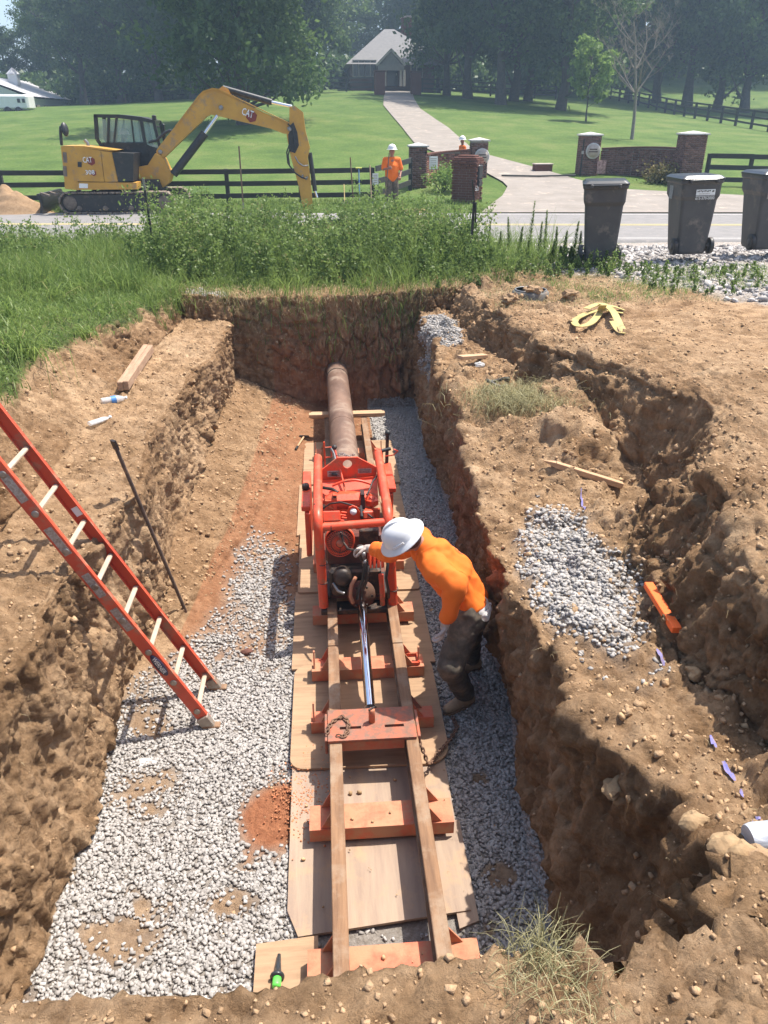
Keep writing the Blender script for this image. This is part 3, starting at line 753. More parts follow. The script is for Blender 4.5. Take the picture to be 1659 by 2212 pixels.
# ------------------------------------------------------------------ mailbox pillar with bricks one by one
def mailbox():
    Yb = 27; a = py_(976, 350, Yb); t = thing('mailbox_pillar', (a.x+.55, Yb+.3, 1.62), 'red brick mailbox pillar with corbelled top beside the driveway', 'mailbox')
    th = R(-32); c0 = Vector((a.x+.60, Yb+.35, 0)); ex = Vector((math.cos(th), math.sin(th), 0)); ey = Vector((-math.sin(th), math.cos(th), 0))
    w, d = .80, .62; zb, zt = 1.6, 3.0
    M = Matrix((ex, ey, Vector((0, 0, 1)))).transposed()
    MB().box((c0.x, c0.y, (zb+zt)/2), (w-.04, d-.04, zt-zb), M).build('core', M_mortar, t)
    bl, bh, j = .255, .078, .012; n = 0
    me = brick_mesh((bl-j, .09, bh-j))
    me.materials.append(M_redbrick)
    nr = int((zt-zb)/bh)
    for r in range(nr+1):
        grow = max(0, r-(nr-4))*.018 if r < nr-1 else .05-(r-nr+1)*.03
        W_, D_ = w+2*grow, d+2*grow
        for side in range(4):
            Ln = W_ if side % 2 == 0 else D_; nb = 3 if side % 2 == 0 else 2
            for k in range(nb):
                o = bpy.data.objects.new('brick', me); COL.objects.link(o); o.parent = t
                u = -Ln/2+(k+.5)*Ln/nb+(.05 if r % 2 else -.05)*(1 if side < 2 else -1)
                off = (D_ if side % 2 == 0 else W_)/2-.045+random.uniform(-.003, .003)
                q, ang = {0: (ex*u-ey*off, 0), 1: (ex*off+ey*u, 90), 2: (ex*u+ey*off, 0), 3: (-ex*off+ey*u, 90)}[side]
                p = c0+q; o.location = Vector((p.x, p.y, zb+r*bh+bh/2))-wloc(t); o.rotation_euler = (0, 0, th+R(ang)); o.scale[0] = Ln/nb/bl*.97
                n += 1
    vs = []
    top = zb+(nr+1)*bh
    mb = MB()
    mb.box((c0.x, c0.y, top+.02), (w+.0, d+.0, .07), M, .02); mb.box((c0.x, c0.y, top+.08), (w-.2, d-.2, .06), M, .02); mb.build('top_slab', M_redbrick, t)
    p = c0+ex*(w/2+.03); MB().box((p.x, p.y, 2.62), (.10, .34, .42), M, .03).build('letter_box', M_black, t)
    o = MB().box((p.x+.01, p.y-.01, 2.28), (.09, .26, .2), M, .01).build('newspaper_slot', M_black, t)
    p = c0+ex*(w/2+.012)-ey*.2; text('house_number', '525', M_white, t, (p.x+.03, p.y, 2.12), ey, (0, 0, 1), .15)
mailbox()

# ------------------------------------------------------------------ board fences
def fence(pts, zs, label, spacing=2.4, hp=None, w=.14, th=.04, pw=.13, rails=(.35, .8, 1.2), over=.08, m=None, skip_first=False):
    "pts: ground points; one board per bay and rail, one post per spacing"
    m = m or M_darkwood
    t = thing('board_fence', pts[0], label, 'fence'); P = []
    for a, b in zip(pts[:-1], pts[1:]):
        n = max(1, round((Vector(b)-Vector(a)).xy.length/spacing))
        for i in range(n): P.append(Vector(a).lerp(Vector(b), i/n))
    P.append(Vector(pts[-1]))
    for p in P: p.z = g1(p.x, p.y)
    for i, p in enumerate(P):
        if i == 0 and skip_first: continue
        MB().box((p.x, p.y, p.z+(rails[-1]+over)/2-.05), (pw, pw, rails[-1]+over+.1), (0, 0, 0), .01).build('post', m, t)
    for a, b in zip(P[:-1], P[1:]):
        for h in rails:
            MB().bar((a.x, a.y-pw/2-th/2, a.z+h+random.uniform(-.012, .012)), (b.x, b.y-pw/2-th/2, b.z+h+random.uniform(-.012, .012)), th, w).build('board', m, t)
    return t
YF = 27.6
x0 = py_(805, 400, YF).x; sp = (py_(805, 400, YF).x-py_(491, 400, YF).x)/2
fence([(x0-sp*6, YF, 0), (x0, YF, 0)], None, 'black three board fence behind the excavator and leaning tools', spacing=sp, rails=(.22, .60, .96), w=.15)
q = py_(886, 400, 30.3)
fence([(x0+.1, YF-.05, 0), (x0+.1+(q.x-x0)*.5, (YF+30.3)/2, 0), (q.x, 30.3, 0)], None, 'short black fence with gate bay beside the first brick pillar', spacing=1.6, rails=(.25, .62, 1.0), w=.17, skip_first=True)
a = py_(1522, 400, 31); b = py_(1800, 400, 30)
fence([(a.x, 31.0, 0), (b.x, 30, 0)], None, 'black board fence right of the wide brick pillar', spacing=1.7, rails=(.2, .62, 1.02), w=.17)
fa = [pg(1318, 214), pg(1400, 233), pg(1500, 256), pg(1659, 284), pg(1760, 303)]
fence(fa, None, 'long dark fence crossing the lawn on the right up to the wood', spacing=2.9, rails=(.3, .75, 1.15), w=.13, pw=.17)
fence([pg(690, 186+14), pg(806, 197)], None, 'dark fence on the lawn left of the house gate', spacing=2.6, rails=(.35, .8, 1.2), pw=.16)
fence([pg(912, 199), pg(1010, 205), pg(1200, 214)], None, 'dark fence running under the trees right of the house gate', spacing=3, rails=(.35, .8, 1.2), pw=.16)
fence([pg(180, 226), pg(430, 212)], None, 'thin dark fence on the crest of the left lawn', spacing=3, rails=(.45, .8, 1.15), w=.07, pw=.12)
def dr_pillar(px, label):
    p = pg(px, 204); t = thing('gate_pillar', p, label, 'pillar', 'pillars at the top of the driveway')
    MB().box((p.x, p.y, p.z+.85), (.95, .95, 1.9), bev=.03).build('shaft', M_redbrick, t)
    MB().box((p.x, p.y, p.z+1.86), (1.1, 1.1, .12), bev=.03).build('cap', M_brick, t)
dr_pillar(820, 'small brick pillar on the left at the top of the driveway'); dr_pillar(898, 'small brick pillar on the right at the top of the driveway')

# sagging cable gate post and ground rail
a = pg(1083, 385); b = pg(1243, 386)
t = thing('gate_track', a, 'thin dark gate bar lying across the driveway between the pillars', 'gate')
MB().tube([(a.x, a.y, a.z+.09), ((a.x+b.x)/2, (a.y+b.y)/2, (a.z+b.z)/2+.08), (b.x, b.y, b.z+.12)], .035, 6).build('bar', M_darkwood, t)
a = py_(1252, 385, 33.4); t = thing('gate_post', (a.x, 33.4, 1.8), 'thin black metal post against the right driveway pillar', 'post')
MB().tube([(a.x, 33.4, 1.75), (a.x+.02, 33.4, 3.5)], .035, 8).build('pole', M_darkwood, t); MB().box((a.x, 33.36, 3.0), (.09, .06, .12)).build('latch', M_steel, t)
p = pg(1171, 370); t = thing('brick_block', p, 'low brick block lying on the driveway edge', 'block')
MB().box((p.x, p.y, p.z+.12), (.75, .42, .28), (0, 0, .1), .02).build('block', M_redbrick, t); MB().box((p.x, p.y, p.z+.28), (.8, .46, .05), (0, 0, .1), .01).build('slab', M_sign, t)

# ------------------------------------------------------------------ house, barn, trailer
M_roof = mat('grey_shingles', (.20, .195, .195), (.16, .155, .155), rough=.95, scale=3, bump=.3, bscale=30)
M_siding = mat('grey_siding', (.27, .255, .24), rough=.8)
M_trim = mat('pale_trim', (.5, .45, .4), rough=.7)
M_dkglass = mat('dark_glass', (.03, .035, .04), rough=.1)
M_metalroof = mat('pale_metal_roof', (.50, .49, .49), (.44, .43, .43), rough=.5, scale=2)
M_whitewall = mat('white_siding', (.62, .62, .6), (.55, .55, .53), rough=.7)
def house():
    Yf = 92.0; zb = py_(830, 184, Yf).z
    xl = py_(757, 140, Yf).x; xr = py_(938, 140, Yf).x; ze = py_(760, 139, Yf).z
    t = thing('brick_house', ((xl+xr)/2, Yf, zb), 'brick house with steep grey hipped roof and columned gable porch among trees', 'house')
    MB().box(((xl+xr)/2, Yf+8, (zb-1+ze)/2), (xr-xl, 16, ze-zb+1)).build('wall', M_brick, t)
    ra = py_(830, 63, Yf+8); rb = py_(851, 63, Yf+8); o = .5
    rc = py_(905, 80, Yf+8)
    E_ = [(xl-o, Yf-o, ze), (xr+o, Yf-o, ze), (xr+o, Yf+16+o, ze), (xl-o, Yf+16+o, ze)]
    vs = E_+[tuple(ra), tuple(rb)]
    xm = py_(900, 100, Yf).x
    E1 = [(xl-o, Yf-o, ze), (xm+4, Yf-o, ze), (xm+4, Yf+16+o, ze), (xl-o, Yf+16+o, ze)]
    rf = MB().add(E1+[tuple(ra), tuple(rb)], [[0, 1, 5, 4], [1, 2, 5], [2, 3, 4, 5], [3, 0, 4], [3, 2, 1, 0]]).build('hip_roof', M_roof, t)
    MB().add([(xm-2, Yf-o+.1, ze+.1), (xr+o, Yf-o+.1, ze+.1), (xr+o, Yf+16, ze+.1), (xm-2, Yf+16, ze+.1), (xm-3, Yf+8, rc.z), (xr-3, Yf+8, rc.z)],
             [[0, 1, 5, 4], [1, 2, 5], [2, 3, 4, 5], [3, 0, 4], [3, 2, 1, 0]]).build('side_roof', M_roof, t)
    a = py_(863, 38, Yf+9); b = py_(881, 83, Yf+9)
    ch = MB().box(((a.x+b.x)/2+.3, Yf+9, (a.z+ze)/2), (1.15, 1.1, a.z-ze)).build('chimney', M_redbrick, t)
    MB().box(((a.x+b.x)/2+.3, Yf+9, a.z+.05), (1.35, 1.3, .2)).build('chimney_cap', M_sign, ch)
    Yp = Yf-3; ap = py_(845, 104, Yp); gl = py_(813, 138, Yp); gr = py_(876, 138, Yp)
    pr = MB(); pr.add([tuple(ap), tuple(gl), tuple(gr), (ap.x, Yf+3, ap.z), (gl.x, Yf+3, gl.z), (gr.x, Yf+3, gr.z)], [[0, 1, 4, 3], [2, 0, 3, 5]])
    po = pr.build('porch_roof', M_roof, t)
    MB().prism([(gl.x+.4, gl.z-.02), (gr.x-.4, gl.z-.02), (ap.x, ap.z-.3)], 'y', Yp+.15, Yp+.3).build('gable', M_siding, t)
    for p, q in ((gl, ap), (ap, gr)): MB().bar(p-Vector((0, 0, .12)), q-Vector((0, 0, .12)), .22, .22).build('rake_board', M_trim, t)
    MB().box((ap.x, Yp+.2, gl.z-.28), (gr.x-gl.x-.3, .3, .55)).build('beam', M_siding, t)
    for px in (827, 832, 866, 873):
        c = py_(px, 150, Yp+.2); MB().lathe([(.14, zb-.2), (.12, gl.z-.5)], (c.x, c.y, 0), n=10).build('column', M_trim, t)
    c = py_(848, 165, Yf-.1)
    d = MB().box((c.x, Yf-.06, zb+1.05), (1.1, .1, 2.3)).build('door', M_dkglass, t); MB().box((c.x+.4, Yf-.13, zb+1), (.06, .04, .2)).build('handle', M_trim, d)
    for px in (775, 800, 900):
        c = py_(px, 160, Yf-.1); w_ = MB().box((c.x, Yf-.05, zb+1.5), (1.3, .12, 1.6)).build('window', M_trim, t)
        MB().box((c.x-.3, Yf-.13, zb+1.5), (.52, .04, 1.4)).build('pane', M_dkglass, w_); MB().box((c.x+.3, Yf-.13, zb+1.5), (.52, .04, 1.4)).build('pane', M_dkglass, w_)
house()
def barn():
    A = py_(-60, 161, 84); B_ = py_(63, 176, 104); C = py_(72, 208, 82); D = py_(156, 216, 102)
    C.z = (C.z+0); zb = min(g1(C.x, C.y), g1(D.x, D.y))-.6
    t = thing('barn', (C.x, C.y, zb), 'long pale barn with grey metal roof and cupola at the left wood edge', 'barn')
    A2 = Vector((2*A.x-C.x, A.y+2, C.z)); B2 = Vector((2*B_.x-D.x, B_.y+2, D.z))
    rf = MB().add([A, B_, D, C, A2, B2], [[0, 3, 2, 1], [0, 1, 5, 4]]).build('roof', M_metalroof, t)
    i = Vector((-.5, .5, 0)); c, d, a2, b2, aa, bb = [v+Vector((0, 0, -.12)) for v in (C+i, D+i, A2-i, B2-i, A+Vector((0, .5, 0)), B_)]
    g = lambda v: Vector((v.x, v.y, zb))
    MB().add([g(c), g(d), d, c, g(a2), a2, aa, g(b2), b2, bb], [[0, 1, 2, 3], [4, 0, 3, 6, 5], [1, 7, 8, 9, 2]]).build('wall', M_whitewall, t)
    for k in range(5):
        p = c.lerp(d, .12+k*.19)+Vector((.15, -.15, 0)); dr = (d-c).normalized()
        MB().bar(p-dr*.75-Vector((0, 0, 1.35)), p+dr*.75-Vector((0, 0, 1.35)), .12, 1.6).build('stall_opening', mat('barn_shade', (.2, .17, .13)) if k == 0 else bpy.data.materials['barn_shade'], t)
    p = py_(30, 170, 92)
    cu = MB().box((p.x, p.y, p.z-.1), (.9, .9, 1.0)).build('cupola', M_whitewall, t)
    MB().lathe([(.75, p.z+.4), (.02, p.z+1.0)], (p.x, p.y, 0), n=4).build('cupola_roof', M_metalroof, cu)
    p = py_(30, 222, 76); zg = g1(p.x, 76)
    tr = thing('horse_trailer', (p.x, 76, zg), 'white box trailer with two small dark windows parked by the barn', 'trailer')
    MB().box((p.x, 76.6, p.z+.05), (2.6, 1.9, 1.15), bev=.15).build('body', M_white, tr)
    for dx in (.55, .95): MB().box((p.x+dx, 75.64, p.z+.15), (.24, .04, .3)).build('window', M_dkglass, tr)
    for dx in (-.5, .4): MB().lathe([(.001, -.1), (.3, -.1), (.3, .1), (.001, .1)], (p.x+dx, 75.7, p.z-.6), Matrix.Rotation(R(90), 3, 'X'), 14).build('wheel', M_black, tr)
barn()
# ------------------------------------------------------------------ vegetation
M_leaf = leafmat('tree_leaves', (.15, .22, .07), (.045, .09, .03), .5)
M_leaf2 = leafmat('young_leaves', (.26, .36, .10), (.14, .22, .05), .5)
M_bark = mat('bark', (.10, .085, .07), (.06, .05, .04), rough=1, scale=6, bump=.5, bscale=20)
M_barkp = mat('pale_dead_bark', (.28, .24, .2), (.2, .17, .14), rough=1)
def quads(C, U, V):
    n = len(C)
    P = np.stack([C-U-V, C+U-V, C+U+V, C-U+V], 1).reshape(-1, 3)
    return P, np.arange(n*4).reshape(n, 4)
def leafcloud(C, size, up=.3):
    "diamond leaf cards with random tilt"
    n = len(C); d = RNG.normal(size=(n, 3)); d /= np.linalg.norm(d, axis=1, keepdims=True)
    e = np.cross(d, RNG.normal(size=(n, 3))); e /= np.linalg.norm(e, axis=1, keepdims=True)
    s = np.broadcast_to(size, (n,))[:, None]
    P = np.stack([C-d*s, C+e*s*.55, C+d*s, C-e*s*.55], 1).reshape(-1, 3)
    return P, np.arange(n*4).reshape(n, 4)
def make_tree(name, h, rw, nleaf, trunk_h, leaf=.2, lobes=26, mleaf=None, droop=0, seed=0, low=.12, topness=1.0, bark=None, trunk_r=None):
    rng = random.Random(seed); t = bpy.data.objects.new(name, None); COL.objects.link(t)
    mb = MB(); tr = trunk_r or h*.022
    path = [(0, 0, -.3)]; x = y = 0
    for k in range(1, 8): x += rng.uniform(-.15, .15)*h/12; y += rng.uniform(-.15, .15)*h/12; path.append((x, y, h*.85*k/7))
    mb.tube(path, [tr*(1.5 if i == 0 else 1)*(1-.82*i/7) for i in range(8)], 8)
    L_ = []
    for k in range(lobes):
        f = (k+.5)/lobes; z = trunk_h+(h-trunk_h)*(f**.85)
        prof = math.sin(math.pi*min(1, (.18+.82*(1-f))**topness))**.6 if f > .3 else .75+.8*f
        rr = rw*prof*rng.uniform(.35, .95); a = k*2.4+rng.uniform(-.4, .4)
        c = Vector((math.cos(a)*rr, math.sin(a)*rr, z-droop*rr*.3)); r = rw*rng.uniform(.26, .44)
        L_.append((c, r))
        zb = max(trunk_h*.55, c.z-rr*.8); i = min(6, int(zb/(h*.85)*7)); s = Vector(path[i]).lerp(Vector(path[i+1]), .5)
        mb.tube([s, s.lerp(c, .5)+Vector((0, 0, -.08*rr)), c], [tr*.38, tr*.22, tr*.08], 5, cap=False)
    o = mb.build('trunk', bark or M_bark, t, local=True)
    C = []; T = []
    per = nleaf//len(L_)
    for c, r in L_:
        nsub = 9
        d = RNG.normal(size=(nsub, 3)); d /= np.linalg.norm(d, axis=1, keepdims=True)
        sub = np.array(c)+d*r*RNG.uniform(.45, 1.05, (nsub, 1))*np.array([1, 1, .75])
        j = RNG.integers(0, nsub, per); g = RNG.normal(size=(per, 3))*r*.27*np.array([1, 1, .7])
        C.append(sub[j]+g); T.append(np.clip(.2+.6*(RNG.random(nsub)[j])+RNG.normal(0, .13, per), 0, 1))
    C = np.concatenate(C); T = np.concatenate(T)
    P, Fq = leafcloud(C, RNG.uniform(.6, 1.3, len(C))*leaf)
    npmesh('crown', P, Fq, mleaf or M_leaf, t, attrs={'tint': np.repeat(T, 4)}, local=True)
    return t
def bare_tree(name, h, seed, r0=.09, m=None):
    rng = random.Random(seed); t = bpy.data.objects.new(name, None); COL.objects.link(t)
    tr = MB(); br = MB()
    def grow(p, d, L_, r, lvl, mb):
        pts = [p]; rs = [r]; q = p.copy(); d = d.normalized()
        for k in range(5):
            d = (d+Vector((rng.uniform(-.18, .18), rng.uniform(-.18, .18), rng.uniform(-.02, .14)))).normalized(); q = q+d*L_/5; pts.append(q.copy()); rs.append(r*(1-.75*(k+1)/5))
        mb.tube(pts, rs, 6 if lvl < 2 else 4, cap=False)
        if lvl >= 4: return
        for k in range(5 if lvl else 10):
            i = rng.randint(1 if lvl else 2, 5); s = pts[i]
            a = rng.uniform(0, 6.28); dd = (d*.6+Vector((math.cos(a), math.sin(a), .25))).normalized()
            grow(s, dd, L_*rng.uniform(.35, .6), max(rs[i]*.6, .006), lvl+1, br)
    grow(Vector((0, 0, -.1)), Vector((0, 0, 1)), h, r0, 0, tr)
    tr.build('trunk', m or M_barkp, t, local=True); br.build('branches', m or M_barkp, t, local=True)
    return t
TR = [make_tree('tree', 15, 4.6, 15000, 3.2, .19, 30, seed=1), make_tree('tree', 17, 5.2, 17000, 2.4, .20, 34, seed=2, topness=.8),
      make_tree('tree', 14, 4.2, 13000, 3.6, .19, 26, seed=3, droop=.6), make_tree('tree', 19, 5.0, 17000, 5, .20, 34, seed=4, topness=1.2)]
USED = set()
def plant(k, p, s, rz, label, group=None, name='tree', sz=None):
    src = TR[k]
    if k in USED: o = copy_tree(src)
    else: USED.add(k); o = src
    o.name = name
    o.location = p; o.scale = (s, s, s*(sz or 1)); o.rotation_euler[2] = rz
    return tag(o, label, 'tree', group)
# big spreading tree whose shade falls on the lawn behind the excavator boom
big = make_tree('oak_tree', 15.5, 6.2, 26000, 3.0, .2, 44, seed=9, droop=.9)
b = pg(526, 268); big.location = b; tag(big, 'large spreading dark tree shading the lawn above the excavator boom', 'tree')
big.scale = (1.0, 1.0, 1.0)
def wood(lst, label, group, names=None):
    for i, (px, pyb, Y, k, s) in enumerate(lst):
        p = py_(px, pyb, Y); plant(k, (p.x, Y, g1(p.x, Y)-.2), s, i*1.7+px, names[i] if names else label, group)
wood([(-60, 230, 96, 0, .5), (30, 230, 112, 2, .62), (110, 225, 112, 1, .70), (180, 220, 98, 3, .85), (262, 218, 96, 1, 1.0), (345, 216, 92, 0, 1.1), (420, 214, 90, 3, 1.0), (500, 212, 90, 1, 1.15), (590, 210, 88, 2, 1.25), (660, 205, 90, 0, 1.15)],
     None, 'trees of the left wood', ['low dark tree at the far left edge, left of the barn cupola', 'dark tree rising behind the barn cupola', 'dark tree behind the low end of the barn roof', 'dark tree just right of the barn', 'dark tree behind the pale green bush and the brush heap',
      'dark tree straight above the excavator cab', 'dark tree above the lower half of the boom', 'dark tree above the bend of the boom, left of the big oak', 'dark tree directly behind the big spreading oak', 'dark tree between the big oak and the house'])
wood([(140, 222, 124, 1, .8), (230, 222, 122, 0, 1.25), (320, 220, 120, 3, 1.1), (400, 214, 118, 1, 1.25), (480, 212, 116, 2, 1.35), (570, 212, 112, 0, 1.35), (640, 205, 110, 1, 1.35), (710, 205, 122, 3, 1.05), (-20, 225, 128, 1, .58)],
     'tree in the back row of the left wood', 'back row of the left wood')
wood([(760, 200, 135, 1, .95), (830, 195, 140, 0, 1.0), (880, 195, 132, 3, 1.0), (930, 195, 128, 1, 1.15), (1000, 195, 125, 0, 1.3), (1075, 200, 120, 2, 1.4), (1150, 200, 118, 1, 1.3)], 'hazy tree rising behind the house roof', 'trees behind the house')
TRR = [(965, 212, 84, 2, 1.05), (1010, 222, 80, 0, 1.15), (1082, 226, 74, 3, 1.0), (1108, 214, 82, 1, 1.1), (1140, 214, 84, 2, 1.2), (1210, 230, 72, 1, 1.05)]
LB = ['dark tree beside the right house corner', 'dark tree left of the forked trunks on the right lawn', 'tall tree with bare trunk, left of the pair on the right lawn', 'tall tree with bare trunk, right of the pair on the right lawn',
      'dark tree between the trunk pair and the broad tree', 'broad dark tree standing left of the young pale tree']
for i, (px, pyb, Y, k, s) in enumerate(TRR):
    p = py_(px, pyb, Y); plant(k, (p.x, Y, g1(p.x, Y)-.1), s, px*.3, LB[i])
wood([(1290, 190, 98, 0, 1.15), (1360, 185, 96, 2, 1.25), (1425, 180, 92, 1, 1.1), (1490, 190, 88, 3, 1.1), (1555, 188, 86, 0, 1.15), (1620, 180, 84, 1, 1.1), (1700, 175, 84, 2, 1.1), (1255, 190, 104, 1, 1.2)],
     None, 'trees of the right wood', ['dark hillside tree just right of the young pale tree', 'dark hillside tree behind the bare dead tree', 'dark hillside tree right of the dead tree, above the fence start', 'hillside tree with bare trunk above the wide brick pillar', 'hillside tree with bare trunk right of the wide brick pillar',
      'hillside tree with bare trunk near the right picture edge', 'hillside tree cut off by the right picture edge', 'dark hillside tree directly behind the young pale tree'])
plant(1, pg(948, 200), .5, 2.2, 'small leafy tree hiding the right end of the house')
wood([(1300, 170, 120, 1, 1.3), (1380, 165, 118, 3, 1.25), (1460, 160, 116, 0, 1.35), (1540, 160, 112, 1, 1.3), (1620, 155, 110, 2, 1.4), (1710, 150, 110, 0, 1.3), (1220, 175, 125, 3, 1.25)],
     'tree in the back row of the right hillside wood', 'back row of the right wood')
# understorey that closes the wood at eye level
def bush(name, p, r, h, n, leaf, m, label, cat='bush', group=None, seed=0):
    t = thing(name, p, label, cat, group); C = []; T = []
    mb = MB(); rng = random.Random(seed)
    for k in range(9):
        a = rng.uniform(0, 6.28); rr = r*rng.uniform(.1, .7); c = Vector(p)+Vector((math.cos(a)*rr, math.sin(a)*rr, h*rng.uniform(.35, .9)))
        mb.tube([p, Vector(p).lerp(c, .5), c], [.03*h, .02*h, .008*h], 4, cap=False)
        g = RNG.normal(size=(n//9, 3))*np.array([r*.32, r*.32, h*.2])
        C.append(np.array(c)+g); T.append(np.clip(rng.random()*.6+.2+RNG.normal(0, .15, n//9), 0, 1))
    mb.build('stems', M_bark, t)
    P, Fq = leafcloud(np.concatenate(C), RNG.uniform(.6, 1.3, sum(len(c) for c in C))*leaf)
    npmesh('foliage', P, Fq, m, t, attrs={'tint': np.repeat(np.concatenate(T), 4)})
    return t
def undergrowth(name, pts, n, h, label, leaf=.3):
    C = []
    for (px, pyb, Y), (qx, qy, Y2) in zip(pts[:-1], pts[1:]):
        a = py_(px, pyb, Y); b = py_(qx, qy, Y2); s = RNG.random(n)[:, None]
        c = np.array(a)*(1-s)+np.array(b)*s; c[:, 2] = gz(c[:, 0], c[:, 1]); 
        hh = h*(.6+.5*vnoise(c[:, 0]*.3, c[:, 1]*.3, 0*c[:, 0], 9))
        c += np.stack([RNG.normal(0, 1, n), RNG.normal(0, 2.0, n), RNG.random(n)*hh], -1); C.append(c)
    C = np.concatenate(C); P, Fq = leafcloud(C, RNG.uniform(.6, 1.4, len(C))*leaf)
    tag(npmesh(name, P, Fq, M_leaf, attrs={'tint': np.repeat(RNG.random(len(C))*.6, 4)}), label, kind='stuff')
undergrowth('undergrowth', [(-80, 220, 108), (160, 218, 104), (420, 210, 98), (640, 205, 98), (740, 190, 104)], 7000, 5, 'dark undergrowth closing the left wood near the ground')
undergrowth('undergrowth', [(960, 195, 104), (1120, 200, 102), (1240, 190, 108), (1330, 175, 116), (1500, 160, 122), (1760, 150, 122)], 7000, 5, 'dark undergrowth closing the right wood near the ground')
# young pale tree, dead tree
yt = make_tree('young_tree', 4.6, 1.35, 3800, 1.35, .13, 18, mleaf=M_leaf2, seed=21, trunk_r=.06)
yt.location = pg(1266, 262); tag(yt, 'young pale green tree alone on the right lawn', 'tree'); yt.scale = (1.0, 1.0, 1.05)
dt = bare_tree('bare_tree', 6.1, 12, .12); dt.location = pg(1365, 300); tag(dt, 'bare dead tree on the lawn behind the right gate wall', 'tree')
dt.scale = (.9, .9, 1)
for px, pyb, r, h, m, lb in ((300, 214, 2.6, 2.6, M_leaf2, 'pale green round bush at the left wood edge'), (838, 188, .9, 1.9, M_leaf2, 'flowering bush beside the left top pillar'), (862, 186, .9, 1.2, M_leaf2, 'low flowering bush in front of the house porch'), (905, 190, 1.3, 1.8, M_leaf, 'dark bush beside the right top pillar'),
                          (757, 178, 1.6, 3.4, M_leaf2, 'tall blooming shrub at the left house corner')):
    p = pg(px, pyb); bush('bush', p, r, h, 1800, .14, m, lb, seed=px)
p = py_(1420, 392, 31.6); bush('shrub', Vector((p.x, 31.5, 1.75)), .75, .8, 900, .07, leafmat('dry_shrub_leaves', (.24, .19, .08), (.09, .09, .035), .3), 'straggly half dry shrub in front of the right gate wall', seed=4)
p = py_(955, 408, 29.8); bush('shrub', Vector((p.x, 29.8, 1.75)), .75, .85, 1300, .06, M_leaf2, 'leafy green shrub in front of the gate wall sign', seed=6)
def mound(name, p, rx, ry, h, m, label, cat, amp=.2, n=48):
    V = []; 
    for j in range(n//2+1):
        for i in range(n):
            r = j/(n//2); a = 2*math.pi*i/n; V.append((math.cos(a)*r*rx, math.sin(a)*r*ry, 0, r))
    V = np.array(V); z = h*(np.cos(np.pi*V[:, 3])*.5+.5)-.08
    x, y = V[:, 0]+p[0], V[:, 1]+p[1]
    z = z+p[2]+amp*fbm(x, y, z, 3/max(rx, .3), 4, 3)*(1-V[:, 3]**3)*h
    Fq = [[j*n+i, j*n+(i+1) % n, (j+1)*n+(i+1) % n, (j+1)*n+i] for j in range(n//2) for i in range(n)]
    o = npmesh(name, np.stack([x, y, z], -1), np.array(Fq), m, smooth=True); return tag(o, label, cat)
p = pg(252, 222); mound('hay_mound', p, 3.6, 1.5, 1.3, mat('brown_brush', (.26, .17, .11), (.16, .1, .07), rough=1, bump=1, bscale=6), 'brown heap of cut brush on the crest of the left lawn', 'heap', .5)
p = py_(18, 440, 24.9); mound('dirt_pile', (p.x-.4, 25.7, 1.62), 1.9, .9, .75, M_clod, 'reddish dirt pile at the roadside left of the excavator', 'dirt pile', .5)
p = py_(880, 440, 25.3); mound('dirt_pile', (p.x+.3, 25.3, 1.62), .7, .4, .14, M_clod, 'small patch of dug red dirt beside the fence worker', 'dirt pile', .4)

# ---- grass blades and weeds
M_grass = leafmat('tall_grass', (.25, .33, .085), (.12, .19, .045), .5, tip=(.38, .34, .16))
M_weed = leafmat('weed_leaves', (.22, .30, .085), (.075, .13, .035), .5, tip=(.25, .25, .1))
M_straw = leafmat('straw', (.52, .42, .24), (.30, .22, .12), .3)
M_dryg = leafmat('dry_grass', (.42, .38, .2), (.22, .2, .1), .3)
def blades(name, P0, h, w, lean, m, label, tint=None, parent=None, curl=.5, segs_=3, kind='stuff', up=1.0):
    n = len(P0); a = RNG.random(n)*6.283; b = RNG.random(n)*6.283
    D = np.stack([np.cos(a), np.sin(a), 0*a], -1); Wd = np.stack([np.cos(b), np.sin(b), 0*b], -1)
    h = np.broadcast_to(h, (n,)); lean = np.broadcast_to(lean, (n,)); V = []
    for k in range(segs_+1):
        s = k/segs_; th = lean*(s**1.0)*(1+curl*s)
        off = D*(h*s*np.sin(th))[:, None]; z = h*s*np.cos(np.minimum(th, 2.2))*up
        ww = (w*(1-.88*s**1.5))[:, None] if np.ndim(w) else w*(1-.88*s**1.5)
        c = P0+off+np.stack([0*z, 0*z, z], -1)
        V += [c-Wd*ww, c+Wd*ww]
    V = np.stack(V, 1); m2 = 2*(segs_+1)
    Fq = np.array([[2*k, 2*k+1, 2*k+3, 2*k+2] for k in range(segs_)])
    Fq = (Fq[None]+(np.arange(n)*m2)[:, None, None]).reshape(-1, 4)
    T = tint if tint is not None else np.clip(RNG.random(n)*.9, 0, 1)
    o = npmesh(name, V.reshape(-1, 3), Fq, m, parent, attrs={'tint': np.repeat(T, m2)})
    if kind: o['kind'] = kind
    if label: o['label'] = label
    return o
def gpts(weight, n, dz=-.01):
    i = pick(weight, n); P = G['P'][i]+RNG.normal(0, .03, (n, 3))*np.array([1, 1, 0]); P[:, 2] += dz; return P
gm = G['M'][:, 0]
